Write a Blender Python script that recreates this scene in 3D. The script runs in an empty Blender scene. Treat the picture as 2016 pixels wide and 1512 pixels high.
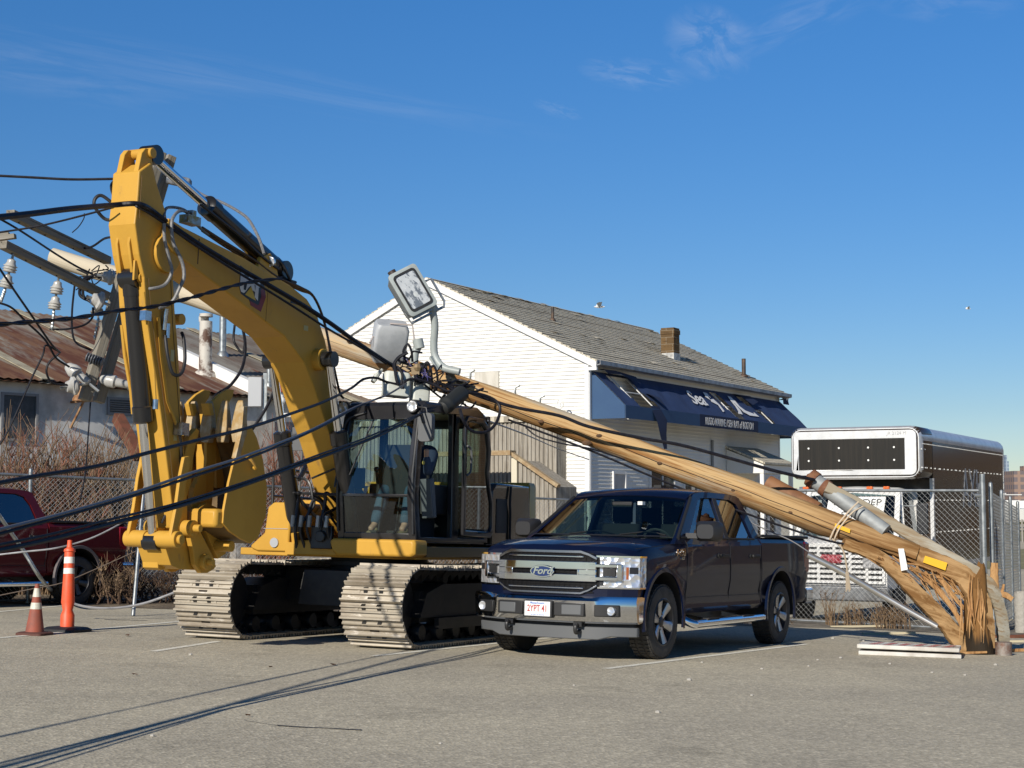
import bpy, bmesh, math, random
from mathutils import Vector as V, Matrix as M
from mathutils.geometry import tessellate_polygon
S = bpy.context.scene
COL = S.collection
random.seed(7)
rad = math.radians

# ------------------------------------------------------------------ camera, sky, sun
FPX, HORIZON = 3028.0, 992.0                 # focal length and horizon in pixels of the 2016 x 1512 frame
PITCH = math.atan((HORIZON-756)/FPX)
EYE = V((0, 0, 1.25))
cam = bpy.data.cameras.new('camera'); camo = bpy.data.objects.new('camera', cam); COL.objects.link(camo)
cam.sensor_width = 36; cam.lens = FPX/2016*36; cam.clip_end = 20000; cam.clip_start = .1
camo.location = EYE; camo.rotation_euler = (math.pi/2+PITCH, 0, 0)
S.camera = camo
SUN_EL, SUN_AZ = rad(27), rad(27.5)           # sun behind the camera, to its left
TOSUN = V((-math.sin(SUN_AZ)*math.cos(SUN_EL), -math.cos(SUN_AZ)*math.cos(SUN_EL), math.sin(SUN_EL)))
W = bpy.data.worlds.new('World'); S.world = W; W.use_nodes = True
nt = W.node_tree; nt.nodes.clear()
def N(nt, t, **k):
    n = nt.nodes.new(t)
    for a, b in k.items(): setattr(n, a, b)
    return n
sky = N(nt, 'ShaderNodeTexSky', sky_type='NISHITA', sun_disc=False, sun_elevation=SUN_EL,
        sun_rotation=math.pi+SUN_AZ, altitude=0, air_density=.9, dust_density=0, ozone_density=3.5)
bg = N(nt, 'ShaderNodeBackground'); bg.inputs[1].default_value = .075
wo = N(nt, 'ShaderNodeOutputWorld')
# thin high cirrus, fixed to directions in the sky
tc = N(nt, 'ShaderNodeTexCoord')
def cloud(az, el, w, h, rot, scale, amt, seed):
    m = N(nt, 'ShaderNodeMapping', vector_type='TEXTURE')
    m.inputs['Rotation'].default_value = (0, 0, -az)
    nt.links.new(tc.outputs['Generated'], m.inputs[0])
    sx = N(nt, 'ShaderNodeSeparateXYZ'); nt.links.new(m.outputs[0], sx.inputs[0])
    def math_(op, a, b=None):
        q = N(nt, 'ShaderNodeMath', operation=op)
        for i, v in enumerate((a, b)):
            if v is None: continue
            if isinstance(v, (int, float)): q.inputs[i].default_value = v
            else: nt.links.new(v, q.inputs[i])
        return q.outputs[0]
    u = math_('DIVIDE', sx.outputs[0], sx.outputs[1]); v = math_('SUBTRACT', math_('DIVIDE', sx.outputs[2], sx.outputs[1]), math.tan(el))
    c, s = math.cos(rot), math.sin(rot)
    uu = math_('ADD', math_('MULTIPLY', u, c), math_('MULTIPLY', v, s)); vv = math_('SUBTRACT', math_('MULTIPLY', v, c), math_('MULTIPLY', u, s))
    cb = N(nt, 'ShaderNodeCombineXYZ')
    nt.links.new(math_('DIVIDE', uu, w), cb.inputs[0]); nt.links.new(math_('DIVIDE', vv, h), cb.inputs[1]); cb.inputs[2].default_value = seed
    nz = N(nt, 'ShaderNodeTexNoise'); nz.inputs['Scale'].default_value = scale; nz.inputs['Detail'].default_value = 9; nz.inputs['Roughness'].default_value = .62
    nz.inputs['Distortion'].default_value = .6
    nt.links.new(cb.outputs[0], nz.inputs[0])
    r2 = math_('ADD', math_('POWER', math_('ABSOLUTE', math_('DIVIDE', uu, w)), 2), math_('POWER', math_('ABSOLUTE', math_('DIVIDE', vv, h)), 2))
    fall = math_('MAXIMUM', math_('SUBTRACT', 1, r2), 0)
    front = math_('GREATER_THAN', sx.outputs[1], 0)
    nn = math_('MAXIMUM', math_('SUBTRACT', nz.outputs['Fac'], .42), 0)
    return math_('MULTIPLY', math_('MULTIPLY', math_('MULTIPLY', nn, fall), amt*.4), front)
def dirpx(x, y): return math.atan((x-1008)/FPX), math.atan((HORIZON-y)/FPX)
cl = None
for (x, y, w, h, rot, sc, amt, sd) in ((1405, 75, .034, .026, -.5, 1.5, 2.0, 1), (1255, 135, .04, .012, -.15, 1.6, 1.6, 4), (1590, 35, .07, .016, .35, 1.7, .9, 8),
                                     (1880, 20, .05, .016, -.1, 1.6, .9, 12), (1100, 205, .018, .006, -.3, 2, .9, 3), (430, 150, .24, .016, -.13, 1.6, .7, 15), (60, 170, .12, .018, -.1, 1.6, .7, 18)):
    a, e = dirpx(x, y)
    c = cloud(a, e, w, h, rot, sc, amt, sd)
    if cl is None: cl = c
    else:
        q = N(nt, 'ShaderNodeMath', operation='ADD'); nt.links.new(cl, q.inputs[0]); nt.links.new(c, q.inputs[1]); cl = q.outputs[0]
mx = N(nt, 'ShaderNodeMix', data_type='RGBA', clamp_factor=True)
hs = N(nt, 'ShaderNodeHueSaturation'); hs.inputs['Saturation'].default_value = 1.27; nt.links.new(sky.outputs[0], hs.inputs['Color'])
sz = N(nt, 'ShaderNodeSeparateXYZ'); nt.links.new(tc.outputs['Generated'], sz.inputs[0]); el = N(nt, 'ShaderNodeMapRange'); el.inputs[1].default_value = .06; el.inputs[2].default_value = .32; el.inputs[3].default_value = .84; el.inputs[4].default_value = 1.25
el2 = N(nt, 'ShaderNodeMapRange'); el2.inputs[1].default_value = .36; el2.inputs[2].default_value = .75; el2.inputs[3].default_value = 1; el2.inputs[4].default_value = .42   # upper sky dimmed to weaken the fill light
ml = N(nt, 'ShaderNodeMath', operation='MULTIPLY'); nt.links.new(sz.outputs[2], el.inputs[0]); nt.links.new(sz.outputs[2], el2.inputs[0]); nt.links.new(el.outputs[0], ml.inputs[0]); nt.links.new(el2.outputs[0], ml.inputs[1]); nt.links.new(ml.outputs[0], hs.inputs['Value'])
tint = N(nt, 'ShaderNodeMix', data_type='RGBA', blend_type='MULTIPLY'); tint.inputs['Factor'].default_value = 1
nt.links.new(hs.outputs[0], tint.inputs['A']); tint.inputs['B'].default_value = (.97, .97, 1.06, 1)
nt.links.new(cl, mx.inputs['Factor']); nt.links.new(tint.outputs['Result'], mx.inputs['A']); mx.inputs['B'].default_value = (9, 9.3, 10, 1)
nt.links.new(mx.outputs['Result'], bg.inputs[0]); nt.links.new(bg.outputs[0], wo.inputs[0])
sl = bpy.data.lights.new('sun', 'SUN'); sl.energy = 4.5; sl.angle = rad(.53); sl.color = (1, .93, .82)
so = bpy.data.objects.new('sun', sl); COL.objects.link(so); so.rotation_euler = TOSUN.to_track_quat('Z', 'Y').to_euler(); so.location = TOSUN*60
S.view_settings.view_transform = 'Standard'; S.view_settings.look = 'None'; S.view_settings.exposure = .2; S.view_settings.gamma = 1
S.cycles.max_bounces = 8; S.cycles.transparent_max_bounces = 12; S.cycles.caustics_reflective = False; S.cycles.caustics_refractive = False
S.cycles.sample_clamp_indirect = 6

# ------------------------------------------------------------------ places
SL = -.024                                   # the lot falls gently away and to the right
def gz(x, y): return SL*max(-40, min(60, x+y))
def ray(x, y):
    a = (x-1008)/FPX; u = (756-y)/FPX
    return V((a, math.cos(PITCH)-u*math.sin(PITCH), math.sin(PITCH)+u*math.cos(PITCH)))
def at(x, y, d):                             # point at depth d metres seen at a photo position
    r = ray(x, y); return EYE+r*(d/r.y)
def onground(x, y, h=0):
    r = ray(x, y); return EYE+r*((h-EYE.z)/(r.z-SL*(r.x+r.y)))
def onplane(x, y, p, n):
    r = ray(x, y); n = V(n); return EYE+r*((V(p)-EYE).dot(n)/r.dot(n))
GN = V((-SL, -SL, 1)).normalized()
def gframe(x, y, yaw, dz=0):                 # x forward (towards the camera at yaw 0), y to its left, z off the ground
    f = V((-math.sin(yaw), -math.cos(yaw), 0)); f = (f-GN*f.dot(GN)).normalized(); l = GN.cross(f)
    m = M((f, l, GN)).transposed().to_4x4(); m.translation = V((x, y, gz(x, y)+dz)); return m
def frame(o, x, y=None, z=None):             # frame from origin and axes
    x = V(x).normalized(); z = V(z or (0, 0, 1)); y = V(y).normalized() if y is not None else z.cross(x).normalized(); z = x.cross(y).normalized()
    m = M((x, y, z)).transposed().to_4x4(); m.translation = V(o); return m

# ------------------------------------------------------------------ mesh helpers
class MB:
    def __init__(s, T=None): s.v = []; s.f = []; s.m = []; s.T = T or M()
    def add(s, vs, fs, mi=0):
        o = len(s.v); s.v += [s.T @ V(p) for p in vs]; s.f += [[i+o for i in q] for q in fs]; s.m += [mi]*len(fs)
    def box(s, x0, x1, y0, y1, z0, z1, mi=0):
        s.add([(x, y, z) for z in (z0, z1) for y in (y0, y1) for x in (x0, x1)],
              [(0, 2, 3, 1), (4, 5, 7, 6), (0, 1, 5, 4), (2, 6, 7, 3), (0, 4, 6, 2), (1, 3, 7, 5)], mi)
    def bar(s, p, q, w, h=None, up=(0, 0, 1), mi=0, w2=None, h2=None):
        p, q = V(p), V(q); h = h or w; d = (q-p).normalized(); up = V(up)
        if abs(d.dot(up.normalized())) > .98: up = V((1, 0, 0))
        a = d.cross(up).normalized(); b = a.cross(d)
        vs = []
        for c, ww, hh in ((p, w, h), (q, w2 or w, h2 or h)): vs += [c+a*i*ww/2+b*j*hh/2 for i, j in ((-1, -1), (1, -1), (1, 1), (-1, 1))]
        s.add(vs, [(0, 1, 2, 3), (7, 6, 5, 4), (0, 4, 5, 1), (1, 5, 6, 2), (2, 6, 7, 3), (3, 7, 4, 0)], mi)
    def tube(s, pts, r, n=8, mi=0, closed=False, cap=True):
        pts = [V(p) for p in pts]; k = len(pts); rs = r if isinstance(r, (list, tuple)) else [r]*k
        vs = []; fs = []; a = None
        for i, p in enumerate(pts):
            if closed: d = pts[(i+1) % k]-pts[i-1]
            else: d = pts[min(i+1, k-1)]-pts[max(i-1, 0)]
            if d.length < 1e-9: d = V((0, 0, 1))
            d.normalize()
            if a is None: a = d.cross(V((0, 0, 1)) if abs(d.z) < .9 else V((1, 0, 0))).normalized()
            else:
                a = a-d*a.dot(d); a = a.normalized() if a.length > 1e-6 else d.orthogonal().normalized()
            b = d.cross(a)
            vs += [p+(a*math.cos(2*math.pi*j/n)+b*math.sin(2*math.pi*j/n))*rs[i] for j in range(n)]
        for i in range(k if closed else k-1):
            i2 = (i+1) % k
            fs += [(i*n+j, i*n+(j+1) % n, i2*n+(j+1) % n, i2*n+j) for j in range(n)]
        if cap and not closed: fs += [list(range(n))[::-1], [(k-1)*n+j for j in range(n)]]
        s.add(vs, fs, mi)
    def cyl(s, p, q, r, n=20, r2=None, mi=0): s.tube([p, q], [r, r if r2 is None else r2], n, mi)
    def lathe(s, prof, p, ax, n=24, mi=0, cap=True):     # profile of (distance along axis, radius)
        p, ax = V(p), V(ax).normalized(); s.tube_dir([p+ax*h for h, r in prof], [max(r, 1e-4) for h, r in prof], ax, n, mi, cap)
    def tube_dir(s, pts, rs, d, n, mi=0, cap=True):
        a = d.orthogonal().normalized(); b = d.cross(a); k = len(pts); vs = []; fs = []
        for p, r in zip(pts, rs): vs += [p+(a*math.cos(2*math.pi*j/n)+b*math.sin(2*math.pi*j/n))*r for j in range(n)]
        for i in range(k-1): fs += [(i*n+j, i*n+(j+1) % n, (i+1)*n+(j+1) % n, (i+1)*n+j) for j in range(n)]
        if cap: fs += [list(range(n))[::-1], [(k-1)*n+j for j in range(n)]]
        s.add(vs, fs, mi)
    def prism(s, outer, fn, d0, d1, holes=(), mi=0):   # outline (with holes) swept from depth d0 to d1; fn(a, b, d) -> point
        loops = [list(outer)]+[list(h) for h in holes]
        tri = tessellate_polygon([[V((a, b, 0)) for a, b in l] for l in loops])
        flat = [q for l in loops for q in l]; n = len(flat)
        vs = [fn(a, b, d0) for a, b in flat]+[fn(a, b, d1) for a, b in flat]
        fs = [tuple(t) for t in tri]+[tuple(i+n for i in t)[::-1] for t in tri]
        o = 0
        for l in loops:
            k = len(l); fs += [(o+i, o+(i+1) % k, n+o+(i+1) % k, n+o+i) for i in range(k)]; o += k
        s.add(vs, fs, mi)
    def grid(s, rows, mi=0, closed=False):
        k = len(rows[0]); vs = [p for r in rows for p in r]; fs = []
        for i in range(len(rows)-1):
            for j in range(k if closed else k-1): fs.append((i*k+j, i*k+(j+1) % k, (i+1)*k+(j+1) % k, (i+1)*k+j))
        s.add(vs, fs, mi)
    def loft(s, rows, mi=0):                   # closed sections joined, ends capped
        k = len(rows[0]); s.grid(rows, mi, True); o = len(s.v)-k*len(rows)
        s.f += [[o+j for j in range(k)][::-1], [o+(len(rows)-1)*k+j for j in range(k)]]; s.m += [mi, mi]
    def ball(s, c, r, n=12, mi=0, sc=(1, 1, 1)):
        c = V(c); rows = []
        for i in range(n//2+1):
            t = math.pi*i/(n//2); rr = max(math.sin(t), 1e-3)
            rows.append([c+V((rr*math.cos(2*math.pi*j/n)*r*sc[0], rr*math.sin(2*math.pi*j/n)*r*sc[1], math.cos(t)*r*sc[2])) for j in range(n)])
        s.loft(rows, mi)
    def mesh(s, name, mats, inv=None, flat=False, angle=38, recalc=True):
        me = bpy.data.meshes.new(name)
        vs = [inv @ p for p in s.v] if inv else s.v
        me.from_pydata([tuple(p) for p in vs], [], s.f)
        for m in (mats if isinstance(mats, (list, tuple)) else [mats]): me.materials.append(m)
        me.polygons.foreach_set('material_index', s.m)
        bm = bmesh.new(); bm.from_mesh(me)
        if recalc: bmesh.ops.recalc_face_normals(bm, faces=bm.faces)
        if not flat:
            for f in bm.faces: f.smooth = True
            ca = rad(angle)
            for e in bm.edges:
                if len(e.link_faces) != 2 or e.calc_face_angle(0) > ca: e.smooth = False
        bm.to_mesh(me); bm.free(); me.update(); return me
FR = {}
def link(name, data, parent=None):
    o = bpy.data.objects.new(name, data); COL.objects.link(o)
    if parent is not None: o.parent = parent
    return o
def tag(o, label=None, cat=None, group=None, kind=None):
    for k, v in (('label', label), ('category', cat), ('group', group), ('kind', kind)):
        if v: o[k] = v
    return o
def thing(name, label, cat, mx=None, group=None):
    o = link(name, None); o.empty_display_size = .2
    mx = mx if mx is not None else M(); mx = mx if isinstance(mx, M) else M.Translation(V(mx))
    o.matrix_basis = mx; FR[o.name] = mx; return tag(o, label, cat, group)
def islands(mb):                              # the loose pieces of a mesh, each as its own MB
    p = list(range(len(mb.v)))
    def find(i):
        while p[i] != i: p[i] = p[p[i]]; i = p[i]
        return i
    for f in mb.f:
        a = find(f[0])
        for i in f[1:]: p[find(i)] = a
    out = {}
    for f, m in zip(mb.f, mb.m):
        q = out.setdefault(find(f[0]), (MB(), {})); b, mp = q
        for i in f:
            if i not in mp: mp[i] = len(b.v); b.v.append(mb.v[i])
        b.f.append([mp[i] for i in f]); b.m.append(m)
    return [q[0] for q in out.values()]
EACH = {'valance', 'canopy_post', 'torn_canvas', 'insert_pad', 'bumper_insert', 'side_vents', 'pillar_trim', 'louvre', 'indicator', 'mirror_arm', 'handle', 'valve_block', 'rail_cap', 'step_pad', 'corner_trim', 'lamp_trim', 'lamp_bezel', 'wipers', 'fascia', 'eyes', 'pole_steps', 'drying_checks', 'loose_shingle', 'boom_boss', 'stick_bracket', 'bolts_row', 'decal', 'pin_cap'}
def part(name, mb, mats, parent, *a, **k):
    if name in EACH:
        return [part_(name, q, mats, parent, *a, **k) for q in islands(mb)][0]
    return part_(name, mb, mats, parent, *a, **k)
def part_(name, mb, mats, parent, bevel=0, label=None, world=False, seg=2, **k):   # one mesh under a thing or a part
    inv = FR[parent.name].inverted() if world else None
    o = link(name, mb.mesh(name, mats, inv, **k), parent); FR[o.name] = FR[parent.name]
    if bevel:
        b = o.modifiers.new('bevel', 'BEVEL'); b.width = bevel; b.segments = seg; b.limit_method = 'ANGLE'; b.angle_limit = rad(35); b.harden_normals = False
    if label: o['label'] = label
    return o
def solo(name, mb, mats, label, cat, group=None, bevel=0, kind=None, origin=None, **k):   # a thing that is one mesh
    if origin is None:
        zs = min(p.z for p in mb.v); lo = [p for p in mb.v if p.z < zs+.02]
        origin = V((sum(p.x for p in lo)/len(lo), sum(p.y for p in lo)/len(lo), zs))
    o = link(name, mb.mesh(name, mats, M.Translation(-V(origin)), **k)); o.location = origin; FR[o.name] = M.Translation(V(origin))
    if bevel:
        b = o.modifiers.new('bevel', 'BEVEL'); b.width = bevel; b.segments = 2; b.limit_method = 'ANGLE'; b.angle_limit = rad(35)
    return tag(o, label, cat, group, kind)
def struct(name, mb, mats, kind='structure', **k):
    o = link(name, mb.mesh(name, mats, **k)); o['kind'] = kind; return o
def text(name, body, mx, size, m, parent, ext=.002, align='CENTER', sx=1, bold=0, shear=0, sp=1):   # lettering lying in the xy plane of mx (local to parent)
    c = bpy.data.curves.new(name, 'FONT'); c.body = body; c.size = size; c.extrude = ext; c.align_x = align; c.align_y = 'CENTER'; c.offset = bold; c.shear = shear; c.space_character = sp
    t = bpy.data.objects.new('tmp', c); COL.objects.link(t)
    dg = bpy.context.evaluated_depsgraph_get(); me = bpy.data.meshes.new_from_object(t.evaluated_get(dg)); bpy.data.objects.remove(t)
    me.transform(M.Diagonal((sx, 1, 1, 1))); me.transform(mx); me.materials.clear(); me.materials.append(m); me.name = name
    o = link(name, me, parent); FR[o.name] = FR[parent.name]; return o
def dup_tree(o, parent=None):
    c = o.copy(); COL.objects.link(c); c.parent = parent
    FR[c.name] = FR.get(o.name, M())
    for ch in list(o.children): dup_tree(ch, c)
    return c
def curve_pts(ctrl, n=8):                      # Catmull-Rom through control points
    P = [V(p) for p in ctrl]; P = [P[0]*2-P[1]]+P+[P[-1]*2-P[-2]]; out = []
    for i in range(1, len(P)-2):
        a, b, c, d = P[i-1:i+3]
        for j in range(n):
            t = j/n; out.append(.5*((2*b)+(c-a)*t+(2*a-5*b+4*c-d)*t*t+(3*b-a-3*c+d)*t**3))
    out.append(P[-2]); return out
def rrect(x0, x1, y0, y1, r, n=5):
    out = []
    for cx, cy, a in ((x1-r, y1-r, 0), (x0+r, y1-r, 90), (x0+r, y0+r, 180), (x1-r, y0+r, 270)):
        out += [(cx+r*math.cos(rad(a+90*i/n)), cy+r*math.sin(rad(a+90*i/n))) for i in range(n+1)]
    return out

# ------------------------------------------------------------------ materials
def hx(s):
    s = s.lstrip('#'); c = [int(s[i:i+2], 16)/255 for i in (0, 2, 4)]
    return tuple((x/12.92 if x <= .04045 else ((x+.055)/1.055)**2.4) for x in c)+(1,)
MATS = {}
def mat(name, c, rough=.5, metal=0, c2=None, scale=4, lo=.4, hi=.65, c3=None, scale3=25, lo3=.55, hi3=.7, bump=0, bscale=60, stretch=(1, 1, 1), coat=0, spec=.5, r2=None, detail=8, dist=0):
    if name in MATS: return MATS[name]
    m = bpy.data.materials.new(name); m.use_nodes = True; t = m.node_tree; b = t.nodes['Principled BSDF']
    c = hx(c) if isinstance(c, str) else c
    b.inputs['Base Color'].default_value = c; b.inputs['Roughness'].default_value = rough; b.inputs['Metallic'].default_value = metal
    b.inputs['Specular IOR Level'].default_value = spec; b.inputs['Coat Weight'].default_value = coat; b.inputs['Coat Roughness'].default_value = .03
    tc = N(t, 'ShaderNodeTexCoord'); mp = N(t, 'ShaderNodeMapping'); mp.inputs['Scale'].default_value = stretch
    t.links.new(tc.outputs['Object'], mp.inputs[0])
    cur = None
    def layer(cur, base, col, sc, lo, hi, dets):
        nz = N(t, 'ShaderNodeTexNoise'); nz.inputs['Scale'].default_value = sc; nz.inputs['Detail'].default_value = dets; nz.inputs['Roughness'].default_value = .65; nz.inputs['Distortion'].default_value = dist
        t.links.new(mp.outputs[0], nz.inputs[0])
        mr = N(t, 'ShaderNodeMapRange', interpolation_type='SMOOTHSTEP'); mr.inputs[1].default_value = lo; mr.inputs[2].default_value = hi
        t.links.new(nz.outputs['Fac'], mr.inputs[0])
        mx = N(t, 'ShaderNodeMix', data_type='RGBA'); t.links.new(mr.outputs[0], mx.inputs['Factor'])
        if cur is None: mx.inputs['A'].default_value = base
        else: t.links.new(cur, mx.inputs['A'])
        mx.inputs['B'].default_value = hx(col) if isinstance(col, str) else col
        return mx.outputs['Result'], mr.outputs[0]
    fac = None
    if c2: cur, fac = layer(cur, c, c2, scale, lo, hi, detail)
    if c3: cur, f3 = layer(cur, c, c3, scale3, lo3, hi3, detail)
    if cur: t.links.new(cur, b.inputs['Base Color'])
    if r2 is not None and fac is not None:
        q = N(t, 'ShaderNodeMapRange'); q.inputs[3].default_value = rough; q.inputs[4].default_value = r2; t.links.new(fac, q.inputs[0]); t.links.new(q.outputs[0], b.inputs['Roughness'])
    if bump:
        nz = N(t, 'ShaderNodeTexNoise'); nz.inputs['Scale'].default_value = bscale; nz.inputs['Detail'].default_value = 5; t.links.new(mp.outputs[0], nz.inputs[0])
        bp = N(t, 'ShaderNodeBump'); bp.inputs['Strength'].default_value = bump; bp.inputs['Distance'].default_value = .02
        t.links.new(nz.outputs['Fac'], bp.inputs['Height']); t.links.new(bp.outputs[0], b.inputs['Normal'])
    MATS[name] = m; return m
def glass(name, tint=(.85, .92, .9), alpha=.25, rough=.0):     # thin pane: see-through with a mirror sheen
    if name in MATS: return MATS[name]
    m = bpy.data.materials.new(name); m.use_nodes = True; t = m.node_tree; t.nodes.clear()
    g = N(t, 'ShaderNodeBsdfGlossy'); g.inputs['Roughness'].default_value = rough; g.inputs['Color'].default_value = (.9, .95, 1, 1)
    tr = N(t, 'ShaderNodeBsdfTransparent'); tr.inputs[0].default_value = tint+(1,)
    fr = N(t, 'ShaderNodeFresnel')
    ad = N(t, 'ShaderNodeMath', operation='ADD', use_clamp=True); ad.inputs[1].default_value = alpha
    geo = N(t, 'ShaderNodeNewGeometry')
    mi_ = N(t, 'ShaderNodeMapRange'); mi_.inputs[3].default_value = 1.5; mi_.inputs[4].default_value = 1/1.5   # same sheen from either side of the sheet
    t.links.new(geo.outputs['Backfacing'], mi_.inputs[0]); t.links.new(mi_.outputs[0], fr.inputs[0]); t.links.new(fr.outputs[0], ad.inputs[0])
    mx = N(t, 'ShaderNodeMixShader'); o = N(t, 'ShaderNodeOutputMaterial')
    t.links.new(ad.outputs[0], mx.inputs[0]); t.links.new(tr.outputs[0], mx.inputs[1]); t.links.new(g.outputs[0], mx.inputs[2]); t.links.new(mx.outputs[0], o.inputs[0])
    MATS[name] = m; return m
galv = mat('galvanised_steel', '#a9adad', .42, .75, c2='#84898a', scale=6)
steel = mat('bright_steel', '#c9ccd0', .2, 1, c2='#a0a3a8', scale=9)
chrome = mat('chrome', (.8, .81, .83, 1), .06, 1)
black = mat('black_paint', (.012, .012, .014, 1), .38, c2=(.03, .03, .03, 1), scale=6)
rubber = mat('black_rubber', (.018, .018, .02, 1), .6, bump=.15, bscale=40)
cablem = mat('cable_sheath', (.008, .008, .012, 1), .5, c2=(.016, .016, .022, 1), scale=14, spec=.25)
white = mat('white_paint', (.78, .78, .75, 1), .5, c2=(.66, .65, .6, 1), scale=2.5, lo=.5, hi=.8)

# ------------------------------------------------------------------ ground
def ground_mat():
    m = bpy.data.materials.new('asphalt'); m.use_nodes = True; t = m.node_tree; b = t.nodes['Principled BSDF']
    tc = N(t, 'ShaderNodeTexCoord')
    def noise(sc, det=4, rough=.6):
        n = N(t, 'ShaderNodeTexNoise'); n.inputs['Scale'].default_value = sc; n.inputs['Detail'].default_value = det; n.inputs['Roughness'].default_value = rough
        t.links.new(tc.outputs['Object'], n.inputs[0]); return n.outputs['Fac']
    def ramp(f, *st):
        r = N(t, 'ShaderNodeValToRGB'); e = r.color_ramp.elements
        for i, (p, c) in enumerate(st):
            q = e[i] if i < 2 else e.new(p)
            q.position = p; q.color = c if len(c) == 4 else tuple(c)+(1,)
        t.links.new(f, r.inputs[0]); return r.outputs[0]
    def mix(a, b_, f, mode='MIX'):
        x = N(t, 'ShaderNodeMix', data_type='RGBA', blend_type=mode)
        for k, v in (('A', a), ('B', b_), ('Factor', f)):
            if isinstance(v, (int, float, tuple)): x.inputs[k].default_value = v
            else: t.links.new(v, x.inputs[k])
        return x.outputs['Result']
    g = lambda v, w=1.0: (v*1.3, v*1.17, v*.9*w, 1)
    vor = N(t, 'ShaderNodeTexVoronoi'); vor.inputs['Scale'].default_value = 45; t.links.new(tc.outputs['Object'], vor.inputs[0])
    stones = ramp(vor.outputs['Color'], (.0, g(.29)), (.35, g(.36)), (.7, g(.42)), (.93, g(.54)))
    big = ramp(noise(.35, 6, .7), (.3, (.8, .8, .81)), (.7, (1.1, 1.1, 1.07)))
    fine = ramp(noise(16, 5, .7), (.3, (.8, .8, .8)), (.7, (1.15, 1.15, 1.15)))
    c = mix(mix(stones, big, 1.0, 'MULTIPLY'), fine, 1.0, 'MULTIPLY')
    # oil drips and old patches
    spots = ramp(noise(.6, 8, .75), (.57, (0, 0, 0)), (.72, (1, 1, 1)))
    c = mix(c, g(.09), mix((0, 0, 0, 1), spots, .45))
    t.links.new(c, b.inputs['Base Color']); b.inputs['Roughness'].default_value = .85; b.inputs['Specular IOR Level'].default_value = .25
    bp = N(t, 'ShaderNodeBump'); bp.inputs['Strength'].default_value = .4; bp.inputs['Distance'].default_value = .01
    t.links.new(vor.outputs['Distance'], bp.inputs['Height']); t.links.new(bp.outputs[0], b.inputs['Normal'])
    return m
asphalt = ground_mat()
g = MB(); q = math.sqrt(.5)
def st(s, t): return V((s/2+t*q, s/2-t*q, SL*max(-40, min(60, s))))
g.grid([[st(s, t) for t in (-9000, -60, 60, 9000)] for s in (-9000, -40, 60, 12000)])
o = struct('ground', g, asphalt, flat=True)
def sheet(name, poly, m, h=.004, kind='structure', sub=1):
    b = MB(); b.add([V((x, y, gz(x, y)+h)) for x, y in poly], [list(range(len(poly)))]); return struct(name, b, m, kind, flat=True, recalc=False)
linem = mat('worn_road_paint', (.85, .82, .7, 1), .8, c2=(.5, .47, .4, 1), scale=9, lo=.52, hi=.7, c3=(.4, .37, .32, 1), scale3=40, lo3=.52, hi3=.66)
def line(a, b, w=.1):
    a, b = onground(*a), onground(*b); d = (b-a).normalized(); n = V((-d.y, d.x, 0))*w/2
    return sheet('parking_line', [(p.x, p.y) for p in (a-n, b-n, b+n, a+n)], linem)
line((1192, 1317), (1590, 1268)); line((735, 1292), (1180, 1246)); line((-150, 1270), (700, 1192)); line((-120, 1216), (330, 1173)); line((300, 1283), (430, 1263)); line((310, 1179), (346, 1184))
dirt = mat('gravelly_dirt', (.13, .11, .085, 1), .95, c2=(.26, .23, .18, 1), scale=3, c3=(.05, .045, .04, 1), scale3=14, bump=.8, bscale=50)
gpt = lambda x, y: tuple(onground(x, y))[:2]
seal = mat('crack_sealant', (.07, .068, .07, 1), .6)
def crack(pts, w, name='sealed_crack'):
    P = [onground(x, y) for x, y in pts]; L_ = [V((p.x, p.y-w*.5*(1+.4*math.sin(i*2.3)), 0)) for i, p in enumerate(P)]; R_ = [V((p.x, p.y+w*.5*(1+.4*math.cos(i*1.7)), 0)) for i, p in enumerate(P)]
    b = MB(); b.grid([[V((q.x, q.y, gz(q.x, q.y)+.0045)) for q in L_], [V((q.x, q.y, gz(q.x, q.y)+.0045)) for q in R_]]); return struct(name, b, seal, flat=True, recalc=False)
crack([(545, 1429), (590, 1432), (640, 1434), (690, 1437), (712, 1438)], .03); crack([(480, 1419), (545, 1429)], .008)
crack([(205, 1220), (290, 1222)], .05)
sheet('dirt_verge', [gpt(1420, 1232), gpt(1640, 1236), gpt(1880, 1248), gpt(2100, 1256), gpt(2100, 1238), gpt(1880, 1226), gpt(1640, 1216), gpt(1420, 1214)], dirt, .006)
sheet('weedy_verge', [(-30, 29.5), (-6.4, 25.6), (-2.5, 24.9), (1, 27.5), (1, 36), (-30, 42)], mat('weed_soil', (.12, .09, .06, 1), .95, c2=(.28, .22, .14, 1), scale=2.5, c3=(.06, .045, .03, 1), scale3=12, bump=.8, bscale=30), .006)
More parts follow.
